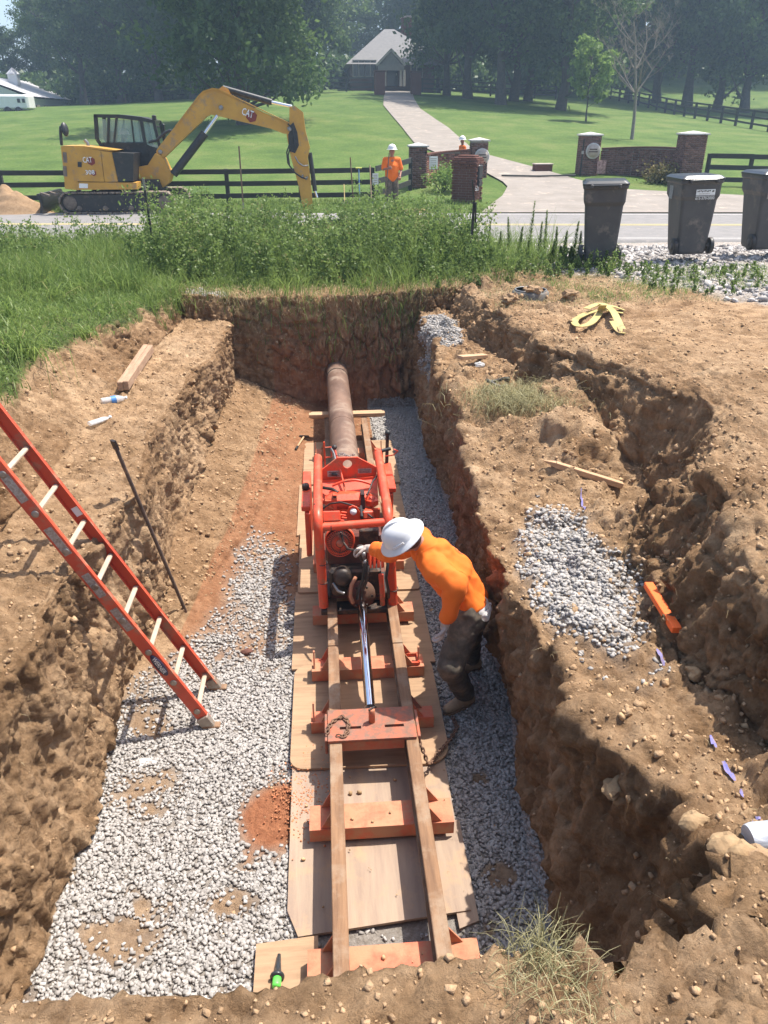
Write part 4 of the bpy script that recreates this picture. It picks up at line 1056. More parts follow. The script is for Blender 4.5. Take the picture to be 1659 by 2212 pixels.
# left lawn by the pit: short lush grass with taller clumps towards the road
w = gm*(X_ < -1.5)*(X_ > -9)*(Y_ > 4.5)*(Y_ < 13)
P0 = gpts(w, 42000); n1 = vnoise(P0[:, 0]*1.1, P0[:, 1]*1.1, 0*P0[:, 0], 3); n2 = vnoise(P0[:, 0]*3, P0[:, 1]*3, 0*P0[:, 0], 5)
hh = (.10+.07*n1+.05*n2+RNG.random(len(P0))*.08)*(1+1.0*sm(8.5, 12, P0[:, 1]))
blades('tall_grass', P0, hh.clip(.05, 1), .0055, RNG.uniform(.15, 1.1, len(P0)), M_grass, 'lush green grass bank left of the pit', np.clip(.45+.3*n2+RNG.normal(0, .2, len(P0)), 0, 1))
cc = gpts(w*(Y_ > 6.5), 70); P0 = np.repeat(cc, 75, 0)+RNG.normal(0, .07, (70*75, 3))*np.array([1, 1, .1])
blades('grass_tufts', P0, np.repeat(RNG.uniform(.25, .6, 70), 75)*RNG.uniform(.5, 1.1, len(P0)), .0075, RNG.uniform(.15, 1.2, len(P0)), M_grass, 'taller arching tufts in the left grass bank', np.clip(.6+RNG.normal(0, .25, len(P0)), 0, 1), curl=1.1)
# broad weed leaves mixed in
P0 = gpts(w, 9000); P0[:, 2] += RNG.random(len(P0))*.16; P, Fq = leafcloud(P0, RNG.uniform(.012, .03, len(P0)))
tag(npmesh('clover', P, Fq, M_weed, attrs={'tint': np.repeat(np.clip(.6+RNG.normal(0, .2, len(P0)), 0, 1), 4)}), 'small broad leaves growing in the left grass bank', kind='stuff')
w = gm*(X_ < -2.6)*(X_ > -13)*(Y_ > 11.2)*(Y_ < 17.6)
P0 = gpts(w, 26000); n1 = vnoise(P0[:, 0]*.8, P0[:, 1]*.8, 0*P0[:, 0], 13)
blades('tall_grass', P0, (.38+.16*n1+RNG.random(len(P0))*.25), .008, RNG.uniform(.1, .9, len(P0)), M_grass, 'tall seeding grass between the left bank and the road', np.clip(.4+.3*n1+RNG.normal(0, .25, len(P0)), 0, 1))
# weed band across the pit end
def weeds(name, n, xr, yr, hr, per, leaf, label, m=None, seed=3):
    rng = np.random.default_rng(seed); St = []; C = []; T = []
    mb = MB()
    for k in range(n):
        x = rng.uniform(*xr); y = yr[0]+(yr[1]-yr[0])*rng.random()**.8
        dens = min(1.25, max(0, .55+.75*float(vnoise(x*1.1, y*.8, 0, 77))+rng.normal(0, .1))); 
        z = g1(x, y); h = rng.uniform(*hr)*(.65+.5*dens)*(1 if y > yr[0]+.5 else .6)
        lx, ly = rng.normal(0, .16, 2)
        top = np.array([x+lx*h, y+ly*h, z+h]); bot = np.array([x, y, z])
        if k % 2 == 0: mb.tube([bot, (bot+top)/2+np.array([lx*.1, 0, 0]), top], [.007, .005, .002], 3, cap=False)
        s = (.12+.88*rng.random(per)**.8)[:, None]; rad = .16*h*(1.25-s)
        q = bot+(top-bot)*s+rng.normal(size=(per, 3))*rad*np.array([1, 1, .5])
        C.append(q); T.append(np.clip(rng.random()*.5+.15+.3*s[:, 0]+rng.normal(0, .12, per), 0, 1))
    C = np.concatenate(C); T = np.concatenate(T); P, Fq = leafcloud(C, RNG.uniform(.6, 1.35, len(C))*leaf)
    o = npmesh(name, P, Fq, m or M_weed, attrs={'tint': np.repeat(T, 4)}); tag(o, label, kind='stuff')
    s_ = mb.build('weed_stems', m or M_weed, kind='stuff'); s_['label'] = 'thin stems of '+label
weeds('weeds', 950, (-3.0, 2.6), (12.1, 16.8), (.5, 1.22), 105, .029, 'dense green weeds between the pit end and the road')
weeds('weeds', 220, (-8, -2.6), (13.0, 16.8), (.4, .9), 60, .03, 'green weeds at the road edge on the left', seed=5)
weeds('low_weeds', 240, (1.6, 4.6), (11.3, 13.3), (.12, .38), 50, .022, 'low green weeds at the gravel edge below the first bin', seed=8)
weeds('low_weeds', 110, (4.4, 8), (9.9, 11.6), (.08, .26), 45, .02, 'sparse low weeds on the gravel in front of the bins', seed=18)
weeds('low_weeds', 160, (-2.4, 2.2), (11.75, 12.5), (.1, .3), 40, .02, 'low weeds on the straw lip of the pit end', seed=28)
P0 = gpts(gm*(np.abs(X_) < 4.2)*(Y_ > 12.0)*(Y_ < 17)+.6*G['M2'][:, 1], 18000); n1 = vnoise(P0[:, 0]*1.7, P0[:, 1]*.7, 0*P0[:, 0], 17)
blades('weed_grass', P0, RNG.uniform(.15, .55, len(P0))*(1+1.1*np.clip(n1, 0, 1))*np.where(P0[:, 1] > 12.7, 1, .6), .006, RNG.uniform(.1, .8, len(P0)), M_grass, 'grass growing among the weeds at the pit end')
P0 = gpts(G['M2'][:, 1]*(Y_ < 12.9), 9000, .0)
blades('straw', P0, RNG.uniform(.05, .2, len(P0)), .003, RNG.uniform(.7, 1.7, len(P0)), M_straw, 'dry straw mat along the top of the pit end', np.clip(RNG.random(len(P0)), 0, 1))
# straw and rootlets hanging at the wall top
n = 320; xx = RNG.uniform(-1.4, 1.5, n); P0 = np.stack([xx, np.full(n, 11.55)+RNG.normal(0, .05, n), 1.68+RNG.normal(0, .05, n)], -1)
blades('hanging_roots', P0, RNG.uniform(.05, .3, n), .0025, RNG.uniform(1.6, 2.6, n), M_straw, 'dry roots hanging over the pit end wall', curl=.6)
P0 = gpts((X_ > 3.2)*(X_ < 9)*(Y_ > 9.6+.25*(X_-3.2))*(Y_ < 11.9)*1.0, 5000); nn = vnoise(P0[:, 0]*1.3, P0[:, 1]*1.3, 0*P0[:, 0], 31); P0 = P0[nn > -.05]
blades('low_grass', P0, RNG.uniform(.04, .2, len(P0)), .0035, RNG.uniform(.3, 1.2, len(P0)), M_grass, 'low patchy grass at the gravel edge in front of the bins')
P0 = gpts((1-G['M2'][:, 0])*(X_ > 2.2)*(X_ < 6)*(Y_ > 9.6)*(Y_ < 13), 4500); blades('sparse_grass', P0, RNG.uniform(.03, .14, len(P0)), .003, RNG.uniform(.3, 1.4, len(P0)), M_dryg, 'sparse dry grass at the edge of the dirt yard')
# verge beyond the road
n = 16000; xx = RNG.uniform(-12, 12, n); yy = RNG.uniform(24.9, 27.9, n)-.085*xx; k = (xx < 5.0) | (yy > 27)
drv = (xx > 5.2) & (yy < 31); xx, yy = xx[~drv], yy[~drv]
P0 = np.stack([xx, yy, gz(xx, yy)], -1); blades('verge_grass', P0, RNG.uniform(.05, .2, len(P0)), .008, RNG.uniform(.1, .9, len(P0)), M_grass, 'rough grass verge between the road and the fence')
# tall horseweed spikes
def spike(p, h, k, lb):
    t = thing('tall_weed', p, lb, 'weed', 'tall spiky weeds left of the first bin')
    lx, ly = random.uniform(-.08, .08), random.uniform(-.08, .08)
    top = Vector(p)+Vector((lx*h, ly*h, h)); MB().tube([p, Vector(p).lerp(top, .5), top], [.007, .005, .003], 4, cap=False).build('stem', M_weed, t)
    n = 420; s = RNG.random(n); a = RNG.random(n)*6.28; d = np.stack([np.cos(a), np.sin(a), .9+0*a], -1); r = .085*(1-.75*s)
    C = np.array(p)+(np.array(top)-np.array(p))*s[:, None]; L_ = r[:, None]*d*.5
    wv = np.cross(d, [0, 0, 1.0]); wv /= np.linalg.norm(wv, axis=1, keepdims=True); wv = wv*.006
    P = np.stack([C, C+L_+wv, C+2*L_, C+L_-wv], 1).reshape(-1, 3)
    npmesh('leaves', P, np.arange(4*n).reshape(n, 4), M_weed, t, attrs={'tint': np.repeat(np.clip(.5+RNG.normal(0, .15, n), 0, 1), 4)})
SP = [(1150, 435, 14.5), (1184, 455, 14.2), (1170, 480, 13.8), (1125, 490, 14), (1205, 490, 13.4), (1222, 500, 13.2), (1245, 478, 13.1), (1258, 500, 12.9), (1212, 540, 12.7), (1235, 560, 12.5), (1196, 520, 12.9), (1105, 470, 14.8), (1060, 480, 15), (1082, 500, 14.2), (870, 455, 16.5), (862, 480, 16.4), (880, 500, 16), (842, 470, 16.6), (1140, 520, 13.2), (1250, 540, 12.6)]
for i, (px, pt, Y) in enumerate(SP):
    tp = py_(px, pt, Y); z = g1(tp.x, Y); spike((tp.x, Y, z), max(.3, tp.z-z), i, 'tall upright green weed with spiky leaves in the weed band before the road')
# dry grass clumps
def clump(name, c, r, h, n, label, m=None, w=.0022, lean=(.2, 1.3), tangle=0):
    t = thing(name, c, label, 'grass clump')
    P0 = np.array(c)+RNG.normal(size=(n, 3))*np.array([r, r, .01])
    blades('blades', P0, RNG.uniform(.4, 1, n)*h, w, RNG.uniform(*lean, n), m or M_dryg, None, parent=t, segs_=4, kind=None)
    mound_ = MB().ball(c, r*1.1, 14, (1, 1, .35)); o = mound_.build('root_ball', M_clod, t)
    return t
# ------------------------------------------------------------------ plywood sheets under the track
def sheetply(name_label, pts, z, m, th=.018, rz=None):
    cx = sum(p[0] for p in pts)/len(pts); cy = sum(p[1] for p in pts)/len(pts)
    mb = MB(); n = len(pts)
    def zz(p, top): return z+.010*math.sin(p[0]*4+p[1]*2+cx*9)+(th if top else 0)
    mb.add([(p[0], p[1], zz(p, 0)) for p in pts]+[(p[0], p[1], zz(p, 1)) for p in pts], [list(range(n-1, -1, -1)), list(range(n, 2*n))]+[[i, (i+1) % n, n+(i+1) % n, n+i] for i in range(n)])
    o = mb.build('plywood_sheet', m); return tag(o, name_label, 'plywood')
def rrect(x0, y0, x1, y1, r=(.0, 0, 0, 0), sk=0):
    pts = []
    for (cx, cy, sx, sy), rr, a0 in zip(((x0, y0, 1, 1), (x1, y0, -1, 1), (x1, y1, -1, -1), (x0, y1, 1, -1)), r, (180, 270, 0, 90)):
        if rr == 0: pts.append((cx, cy))
        else:
            for k in range(6):
                a = R(a0+90*k/5); pts.append((cx+sx*rr+rr*math.cos(a), cy+sy*rr+rr*math.sin(a)))
    return [(p[0]+sk*(p[1]-y0), p[1]) for p in pts]
sheetply('greyish plywood sheet nearest the camera with clipped corner, under the front cross beams', [(-.335, 2.84), (-.27, 2.68), (.70, 2.76), (.72, 3.95), (-.34, 3.93)], .030, M_plygray)
sheetply('tan plywood sheet with rounded corners under the slotted thrust plate', rrect(-.355, 3.86, .76, 5.02, (.10, .16, .12, .14), .0), .052, M_ply)
sheetply('tan plywood sheet right in front of the boring machine', rrect(-.38, 4.98, .80, 6.12, (0, 0, 0, 0)), .034, M_ply)
sheetply('plywood sheet in the shade beneath the boring machine', rrect(-.36, 6.08, .80, 7.3, (.03, .03, .03, .03)), .054, M_ply)
sheetply('plywood sheet under the near half of the pipe', rrect(-.40, 7.26, .82, 8.52, (0, .05, .0, 0)), .034, M_ply)
sheetply('plywood sheet under the far end of the track', rrect(-.36, 8.48, .84, 9.9, (0, 0, .05, 0)), .054, M_ply)
a = pz(553, 2145, .03); b = pz(556, 2028, .03); c = pz(668, 2018, .03)
sheetply('small plywood piece with the bright green nozzle lying on it', [(a.x-.01, 2.25), (-.15, 2.22), (-.16, 2.66), (b.x, 2.64)], .040, M_ply)
sheetply('narrow grey board strip showing beside the right front cross beam', [(.62, 2.66), (.735, 2.70), (.74, 3.4), (.60, 3.4)], .012, M_plygray)
# ------------------------------------------------------------------ bore track
XL, XR, RT = -.035, .475, .35
trk = thing('bore_track', (.22, 6, .07), 'long steel track with two mud coated rails on orange cross beams', 'track')
for x in (XL, XR):
    for ya, yb in ((1.75, 4.86), (4.87, 7.4), (7.41, 10.25)):
        r = MB()
        r.box((x, (ya+yb)/2, RT-.012), (.082, yb-ya, .024), bev=.004)
        r.box((x, (ya+yb)/2, (RT+.17)/2-.012), (.014, yb-ya, RT-.17-.02))
        r.box((x, (ya+yb)/2, .182), (.082, yb-ya, .016))
        r.build('rail', M_rail, trk)
BEAMS = [(2.42, .19), (3.36, .19), (4.26, .12), (4.86, .16), (5.62, .16), (6.5, .16), (7.45, .16), (8.25, .16), (9.3, .18)]
for y, w in BEAMS:
    c = MB(); t_ = .008; x0, x1 = -.21, .68; z0, z1 = .073, .172
    c.box(((x0+x1)/2, y, z1-t_/2), (x1-x0, w, t_)); c.box(((x0+x1)/2, y-w/2+t_/2, (z0+z1-t_)/2), (x1-x0, t_, z1-t_-z0)); c.box(((x0+x1)/2, y+w/2-t_/2, (z0+z1-t_)/2), (x1-x0, t_, z1-t_-z0))
    cb = c.build('cross_beam', M_orange_dirty, trk)
    for sx, x in ((-1, XL), (1, XR)):
        for dy in (-w/2+.015, w/2-.015):
            xa = x+sx*.03; xb = x+sx*(.13 if sx > 0 else .10)
            MB().add([(xa, y+dy-.005, z1), (xb, y+dy-.005, z1), (xa, y+dy-.005, RT-.03), (xa, y+dy+.005, z1), (xb, y+dy+.005, z1), (xa, y+dy+.005, RT-.03)],
                     [[0, 1, 2], [5, 4, 3], [0, 3, 4, 1], [1, 4, 5, 2], [2, 5, 3, 0]]).build('gusset', M_orange_dirty, cb)
# lashing brackets standing on the outer beam ends
for y, xs_ in ((4.26, (-.19,)), (4.86, (-.19, .64)), (9.3, (-.2, .66))):
    for x in xs_:
        MB().bar((x, y-.03, .172), (x, y+.01, .30), .012, .04).build('upright_pin', M_orange_dirty, trk)
b = MB(); xa, xb, ya, yb = .52, .64, 4.80, 4.92
for p, q in (((xa, ya), (xb, ya)), ((xb, ya), (xb, yb)), ((xb, yb), (xa, yb)), ((xa, yb), (xa, ya))): b.bar((*p, .19), (*q, .19), .018, .025)
b.build('square_ring', M_orange, trk)
# rubble crumbs on the beams and plywood
i_ = 70; C = np.stack([RNG.uniform(-.3, .7, i_), RNG.uniform(2.4, 4.7, i_), np.full(i_, .058)], -1)
onb = np.zeros(i_, bool)
for y, w in BEAMS: onb |= np.abs(C[:, 1]-y) < w/2-.01
onb &= (C[:, 0] > -.2) & (C[:, 0] < .67); C[onb, 2] = .178
bad = (np.abs(C[:, 0]-XL) < .06) | (np.abs(C[:, 0]-XR) < .06); C = C[~bad]
sz = RNG.gamma(2, .0035, len(C)).clip(.003, .02); C[:, 2] += .0
tag(stones('mud_crumbs', C, sz, M_clodd), 'crumbs of tan mud dropped on the plywood and beams', kind='stuff')
n = 700; C = np.stack([RNG.normal(-.28, .10, n), RNG.normal(3.72, .17, n), np.full(n, .07)], -1); C = C[(C[:, 0] < -.08)]; C[:, 2] = np.where(C[:, 0] < -.35, .012, np.where(C[:, 1] > 3.86, .072, .05))
M_red = mat('red_clay_crumbs', (.55, .25, .12), (.42, .15, .07), rough=1, tint=.3)
tag(stones('red_clay', C, RNG.uniform(.003, .010, len(C)), M_red), 'spilled orange clay crumbs on the plywood edge', kind='stuff')
# ------------------------------------------------------------------ casing pipe
pp = thing('casing_pipe', (.15, 9, .6), 'rusty steel casing pipe running from the machine into the pit end wall', 'pipe')
A = Vector((.165, 6.65, .615)); B_ = Vector((.125, 12.2, .60)); RP = .160
p = MB(); p.tube([A, A.lerp(B_, .80)], RP, 40); p.build('pipe_section', M_rust, pp)
q = A.lerp(B_, .80)
p = MB(); p.tube([q+Vector((0, .012, 0)), B_], RP, 40); p.build('pipe_section', M_rust, pp)
MB().tube([q-Vector((0, .006, 0)), q+Vector((0, .018, 0))], RP+.006, 40).build('weld_bead', M_darksteel, pp)
q = A.lerp(B_, .42); MB().tube([q-Vector((0, .006, 0)), q+Vector((0, .01, 0))], RP+.003, 40).build('weld_bead', M_rust, pp)
o = MB().box((.24, 10.12, .385), (1.06, .10, .045), (0, 0, .01), .003).build('crosswise_timber', M_woodx); tag(o, 'pale timber lying crosswise over the rails beneath the far pipe', 'timber')
o = MB().box((.24, 10.19, .36), (1.0, .045, .09), (0, 0, .012), .003).build('crosswise_timber', M_woodx); tag(o, 'timber on edge behind the pale crosswise one under the pipe', 'timber')
# ------------------------------------------------------------------ thrust plate with chain
th_ = thing('thrust_plate', (.21, 3.97, .35), 'slotted rusty orange thrust plate spanning both rails at the end of the chrome rod', 'plate')
M_plate = mat('chipped_orange_plate', (.58, .12, .05), (.20, .12, .085), rough=.75, scale=9, dirt=.55, dirtc=(.20, .12, .085), bump=.3, bscale=50, dscale=11)
def slotplate():
    x0, x1, y0, y1 = -.085, .505, 3.80, 4.10; sl = [(-.005, .14), (.30, .43)]; ys = (3.905, 3.93); z = RT+.012; t_ = .02
    mb = MB()
    xs_ = sorted([x0, x1]+[v for s in sl for v in s]); yy = [y0, ys[0], ys[1], y1]
    for j in range(3):
        for i in range(len(xs_)-1):
            hole = j == 1 and any(abs(xs_[i]-s[0]) < 1e-6 for s in sl)
            if not hole: mb.box(((xs_[i]+xs_[i+1])/2, (yy[j]+yy[j+1])/2, z), (xs_[i+1]-xs_[i], yy[j+1]-yy[j], t_))
    return mb.build('slotted_top', M_plate, th_)
slotplate()
MB().box((.215, 3.83, .30), (.42, .02, .08)).build('front_web', M_orange_dirty, th_); MB().box((.215, 4.07, .26), (.42, .02, .17)).build('rear_web', M_orange_dirty, th_)
for x in (-.097, .525): MB().box((x-.0 if x < 0 else x, 3.95, .30), (.02, .26, .12), bev=.004).build('side_clamp', M_plate, th_)
o = MB().lathe([(.001, 0), (.022, 0), (.022, .105), (.017, .112), (.001, .112)], (.215, 3.965, RT+.022), n=16).build('locking_pin', M_orange_dirty, th_)
MB().box((.215, 3.965, RT+.136), (.05, .012, .012), (0, 0, .6)).build('pin_handle', M_darksteel, o)
M_mud = mat('mud_cake', (.40, .26, .16), (.28, .17, .1), rough=1, bump=1, bscale=40)
mm = mound('mud_lump', (-.015, 3.89, RT+.026), .075, .06, .02, M_mud, None, None, .8, 20); mm.parent = th_; mm.data.transform(Matrix.Translation(-wloc(th_)))
def chain(label, pts, z=.0, L_=.042, r=.0055, mt=M_chain):
    t = thing('chain', pts[0], label, 'chain'); d = 0; P = [Vector(p) for p in pts]; k = 0
    path = []
    for a, b in zip(P[:-1], P[1:]):
        n = max(1, int((b-a).length/.004))
        for i in range(n): path.append(a.lerp(b, i/n))
    step = max(1, int(L_*.72/.004)); i = 0
    while i+step < len(path):
        c = (path[i]+path[i+step])/2; dr = (path[i+step]-path[i]).normalized(); side = dr.cross(Vector((0, 0, 1))).normalized(); up = side.cross(dr)
        u = side if k % 2 == 0 else (up*.8+side*.6).normalized()
        lp = [c+dr*(math.cos(a)*L_*.5)+u*(math.sin(a)*L_*.3) for a in [2*math.pi*q/12 for q in range(12)]]
        mb = MB(); mb.tube(lp+[lp[0], lp[1]], r, 6, cap=False); mb.build('link', mt, t); k += 1; i += step
    return t
zt = RT+.030
chain('rusty chain looped on the left end of the slotted plate', [(-.09, 3.87, zt), (-.07, 3.95, zt+.004), (-.03, 4.0, zt), (.02, 4.02, zt+.006), (.05, 3.98, zt), (.06, 3.93, zt+.004), (.045, 3.88, zt), (.04, 3.84, zt), (0, 3.83, zt), (-.05, 3.85, zt)])
chain('rusty chain running from the right plate end down to the gravel', [(.50, 3.86, RT+.0), (.545, 3.80, .26), (.58, 3.76, .16), (.62, 3.84, .10), (.68, 3.93, .10), (.74, 4.0, .09), (.79, 4.1, .05), (.86, 4.22, .04), (.84, 4.34, .04)])

# ------------------------------------------------------------------ auger boring machine
mc = thing('boring_machine', (.2, 5.95, .35), 'orange auger boring machine with tube roll frame sitting on the rails', 'boring machine')
def T(name, pts, r, m=M_orange, n=16, parent=None, lab=None): return MB().tube(pts, r, n).build(name, m, parent or mc, lab)
def arc(c, a0, a1, r, plane='yz', n=7):
    out = []
    for k in range(n+1):
        a = a0+(a1-a0)*k/n
        out.append((c[0], c[1]+r*math.cos(a), c[2]+r*math.sin(a)))
    return out
zt_ = 1.20; YN = 5.42
def sidetube(x0, x1, y1):
    rr = .12
    pts = [(x0, YN, .35), (x0+(x1-x0)*.9, YN, zt_-rr)]
    for k in range(1, 8):
        a = math.pi-(math.pi/2)*k/7; pts.append((x1, YN+rr+rr*math.cos(a), zt_-rr+rr*math.sin(a)))
    pts += [(x1, y1, zt_+.01)]
    return pts
tl = T('frame_tube', sidetube(-.105, -.125, 6.62), .040, n=20); MB().ball((-.125, 6.62, zt_+.01), .04, 14).build('tube_end', M_orange, tl)
for z in (.78, .60): MB().tube([(-.105+.043*math.cos(a), YN+.043*math.sin(a), z+.004*math.sin(a)) for a in [k*.6283 for k in range(11)]], .004, 5, cap=False).build('hose_tie', M_black, tl)
tr_ = T('frame_tube', sidetube(.485, .445, 6.72), .040, n=20); MB().ball((.445, 6.72, zt_+.01), .04, 14).build('tube_end', M_orange, tr_)
for z in (.80, .5): MB().tube([(.483+.043*math.cos(a), YN+.043*math.sin(a), z+.004*math.sin(a)) for a in [k*.6283 for k in range(11)]], .004, 5, cap=False).build('hose_tie', M_black, tr_)
ct = T('cross_tube', [(-.11, YN+.02, zt_-.10), (.45, YN+.02, zt_-.07)], .034, n=18)
T('clamp_wire', [(-.02+0*a, YN+.02+.037*math.cos(a), zt_-.10+.037*math.sin(a)) for a in [k*.6283 for k in range(11)]], .003, M_black, 5, ct)
# lifting plate with eye at the back
Yb = 6.35
prof = [(-.085, 1.10), (-.135, 1.17), (.03, 1.30), (.055, 1.32), (.235, 1.32), (.42, 1.21), (.40, 1.12)]
cx, cz, cr = .145, 1.255, .042
def plate_hole(prof, cx, cz, cr, y0, y1):
    "flat plate with a round hole: outer ring bridged to the circle"
    pts = []
    P = prof+[prof[0]]
    for a, b in zip(P[:-1], P[1:]):
        for k in range(6): pts.append((a[0]+(b[0]-a[0])*k/6, a[1]+(b[1]-a[1])*k/6))
    pts.sort(key=lambda p: math.atan2(p[1]-cz, p[0]-cx)); n = len(pts)
    inn = [(cx+cr*math.cos(math.atan2(p[1]-cz, p[0]-cx)), cz+cr*math.sin(math.atan2(p[1]-cz, p[0]-cx))) for p in pts]
    vs = [(p[0], y0, p[1]) for p in pts]+[(p[0], y0, p[1]) for p in inn]+[(p[0], y1, p[1]) for p in pts]+[(p[0], y1, p[1]) for p in inn]
    fs = []
    for i in range(n):
        j = (i+1) % n
        fs += [[i, j, n+j, n+i], [2*n+j, 2*n+i, 3*n+i, 3*n+j], [j, i, 2*n+i, 2*n+j], [n+i, n+j, 3*n+j, 3*n+i]]
    return MB().add(vs, fs)
lp = plate_hole(prof, cx, cz, cr, Yb, Yb+.02).build('lifting_plate', M_orange, mc)
MB().prism([(-.085, 1.11), (.40, 1.135), (.40, 1.07), (-.08, 1.05)], 'y', Yb-.03, Yb-.012).build('hood_lip', M_orange, mc)
MB().add([(-.09, 6.33, 1.10), (.41, 6.33, 1.12), (.41, 6.14, 1.02), (-.09, 6.14, 1.0), (-.09, 6.33, 1.06), (.41, 6.33, 1.08), (.41, 6.14, .98), (-.09, 6.14, .96)],
         [[0, 3, 2, 1], [4, 5, 6, 7], [0, 1, 5, 4], [1, 2, 6, 5], [2, 3, 7, 6], [3, 0, 4, 7]]).build('hood', M_orange, mc)
a = [(-.02+.36*k/14, 6.33, 1.11+.05*math.sin(math.pi*k/14)) for k in range(15)]
T('grab_hoop', [(p[0]+.02, p[1]-.10, p[2]-.01) for p in a], .012)
def plaque(px, pw, y, z, w, h):
    o = MB().box((px, y, z), (w, .004, h), (0, 0, 0), .001).build('data_plate', M_label, mc)
    for k in range(3): MB().box((px, y-.003, z+h*.28-k*h*.28), (w*.8, .002, h*.08)).build('print_line', M_darksteel, o)
plaque(.02, 0, Yb-.004, 1.165, .12, .06); plaque(.30, 0, Yb-.004, 1.185, .125, .045)
MB().tube([(0, Yb-.006, 1.165), (.05, Yb-.012, 1.155)], .014, 10).build('toggle_knob', M_black, mc)
# fuel tank with straps
tk = MB().box((.11, 6.10, 1.015), (.35, .19, .14), (R(-10), 0, 0), .045).build('fuel_tank', M_orange, mc)
MB().box((.11, 6.098, 1.04), (.356, .196, .012), (R(-10), 0, 0), .003).build('tank_seam', M_orange, tk)
MB().box((.35, 6.09, 1.0), (.11, .17, .12), (R(-10), 0, 0), .04).build('air_cleaner', M_orange, mc)
for x in (.02, .265):
    s = MB(); s.box((x, 6.09, 1.092), (.035, .17, .006), (R(-10), 0, 0)); s.box((x, 5.995, 1.02), (.035, .006, .13), (R(-10), 0, 0)); s.build('strap', M_orange if x < .1 else M_black, tk)
    MB().box((x, 6.02, 1.09), (.03, .03, .02)).build('buckle', M_darksteel, tk)
MB().box((.165, 6.0, .86), (.50, .03, .22)).build('engine_bulkhead', M_orange, mc)
T('air_hose', [(-.09, 5.96, 1.01), (-.02, 5.95, 1.06), (.07, 5.94, 1.075), (.17, 5.9, 1.06), (.27, 5.84, 1.03), (.39, 5.7, .98)], .008, M_darksteel, 8)
T('wiring_loom', [(-.09, 6.22, 1.09), (.0, 6.16, 1.10), (.05, 6.12, 1.08)], .016, M_darksteel, 8)
T('wiring_loom', [(.42, 6.25, 1.19), (.36, 6.18, 1.15), (.33, 6.1, 1.11), (.3, 6.02, 1.1)], .008, M_black, 6)
# muffler guard grille
mg = MB().box((-.015, 5.84, .99), (.155, .12, .09), (R(-30), 0, 0), .008).build('muffler_box', M_orange, mc)
Mx = Euler((R(-30), 0, 0)).to_matrix()
for k in range(9): 
    c = Vector((-.015, 5.84, .99))+Mx@Vector((-.06+k*.015, -.005, .047)); MB().box(c, (.006, .085, .004), Mx).build('louvre_slot', M_darksteel, mg)
MB().box((-.005, 5.74, .975), (.15, .012, .02)).build('guard_lip', M_orange, mc)
for k in range(4): MB().box((.085+.01*(k % 2), 5.77+k*.032, .98+.01*k), (.055, .016, .018), (.2, .3, .2), .004).build('manifold_bolt', M_orange, mc)
# lifting eye plate with white filler cap
ep = plate_hole([(.115, .93), (.115, 1.05), (.135, 1.10), (.17, 1.115), (.205, 1.10), (.23, 1.05), (.23, .93)], .172, 1.055, .03, 5.78, 5.795).build('engine_eye_plate', M_orange, mc)
MB().lathe([(.001, .03), (.028, .026), (.03, 0), (.001, 0)], (.172, 5.79, 1.055), Matrix.Rotation(R(60), 3, 'X'), 18).build('filler_cap', M_white, mc)
MB().box((.30, 5.86, .99), (.10, .13, .07), (R(-20), 0, .05), .01).build('air_box', M_orange, mc)
MB().box((.243, 5.82, 1.0), (.02, .2, .10), (0, 0, 0), .004).build('battery_strap', M_black, mc)
MB().box((.165, 5.76, .78), (.48, .30, .30), (0, 0, 0), .02).build('engine_block', M_darkred, mc)
MB().box((.29, 5.58, .93), (.16, .04, .13), (0, 0, 0), .01).build('dark_cover', M_darksteel, mc)
# cooling fan guard
fc = Vector((.048, 5.50, .935)); Mf = Matrix.Rotation(R(78), 3, 'X')
fg = MB().lathe([(.001, .0), (.115, .0), (.125, .02), (.125, .05), (.115, .065), (.112, .06), (.110, .022), (.001, .022)], fc+Vector((0, .04, 0)), Mf, 36).build('fan_shroud', M_orange, mc)
g = MB()
for k in range(36):
    a = 2*math.pi*k/36; d = Vector((math.cos(a), math.sin(a), 0)); g.bar(fc+Mf@(d*.035+Vector((0, 0, .075))), fc+Mf@(d*.112+Vector((0, 0, .065))), .0022, .006)
g.build('fan_grille', M_orange, fg)
for rr in (.036, .075, .112): MB().tube([fc+Mf@Vector((math.cos(a)*rr, math.sin(a)*rr, .07)) for a in [2*math.pi*k/28 for k in range(30)]], .0035, 5, cap=False).build('guard_ring', M_orange if rr > .1 else M_darksteel, fg)
MB().lathe([(.001, .02), (.105, .02), (.105, .03), (.001, .03)], fc+Vector((0, .01, 0)), Mf, 24).build('fan_disc', M_darksteel, fg)
MB().lathe([(.001, .085), (.03, .08), (.034, .05)], fc, Mf, 16).build('fan_hub', M_orange_dirty, fg)
# lower engine parts in the shade
for c, r, h in (((.06, 5.44, .63), .075, .12), ((.02, 5.46, .50), .06, .1)): MB().lathe([(.001, h/2), (r*.6, h/2), (r, h/2-.015), (r, -h/2), (.001, -h/2)], c, Mf, 22).build('pulley', M_darksteel, mc)
MB().box((.17, 5.62, .52), (.44, .26, .26), bev=.02).build('gearbox', M_darksteel, mc)
ff = MB().lathe([(.001, .05), (.05, .05), (.07, .03), (.12, .02), (.12, -.02), (.001, -.02)], (.215, 5.43, .45), Mf, 26).build('cylinder_flange', M_darkred, mc)
for k in range(6): MB().lathe([(.001, .012), (.011, .012), (.011, 0), (.001, 0)], Vector((.215, 5.405, .455))+Mf@Vector((.09*math.cos(k*1.047), .09*math.sin(k*1.047), .02)), Mf, 6).build('flange_bolt', M_darksteel, ff)
MB().box((.17, 5.46, .30), (.60, .14, .05), bev=.006).build('front_sill', M_darksteel, mc)
MB().box((.17, 6.1, .40), (.56, 1.2, .07), bev=.01).build('base_frame', M_darkred, mc)
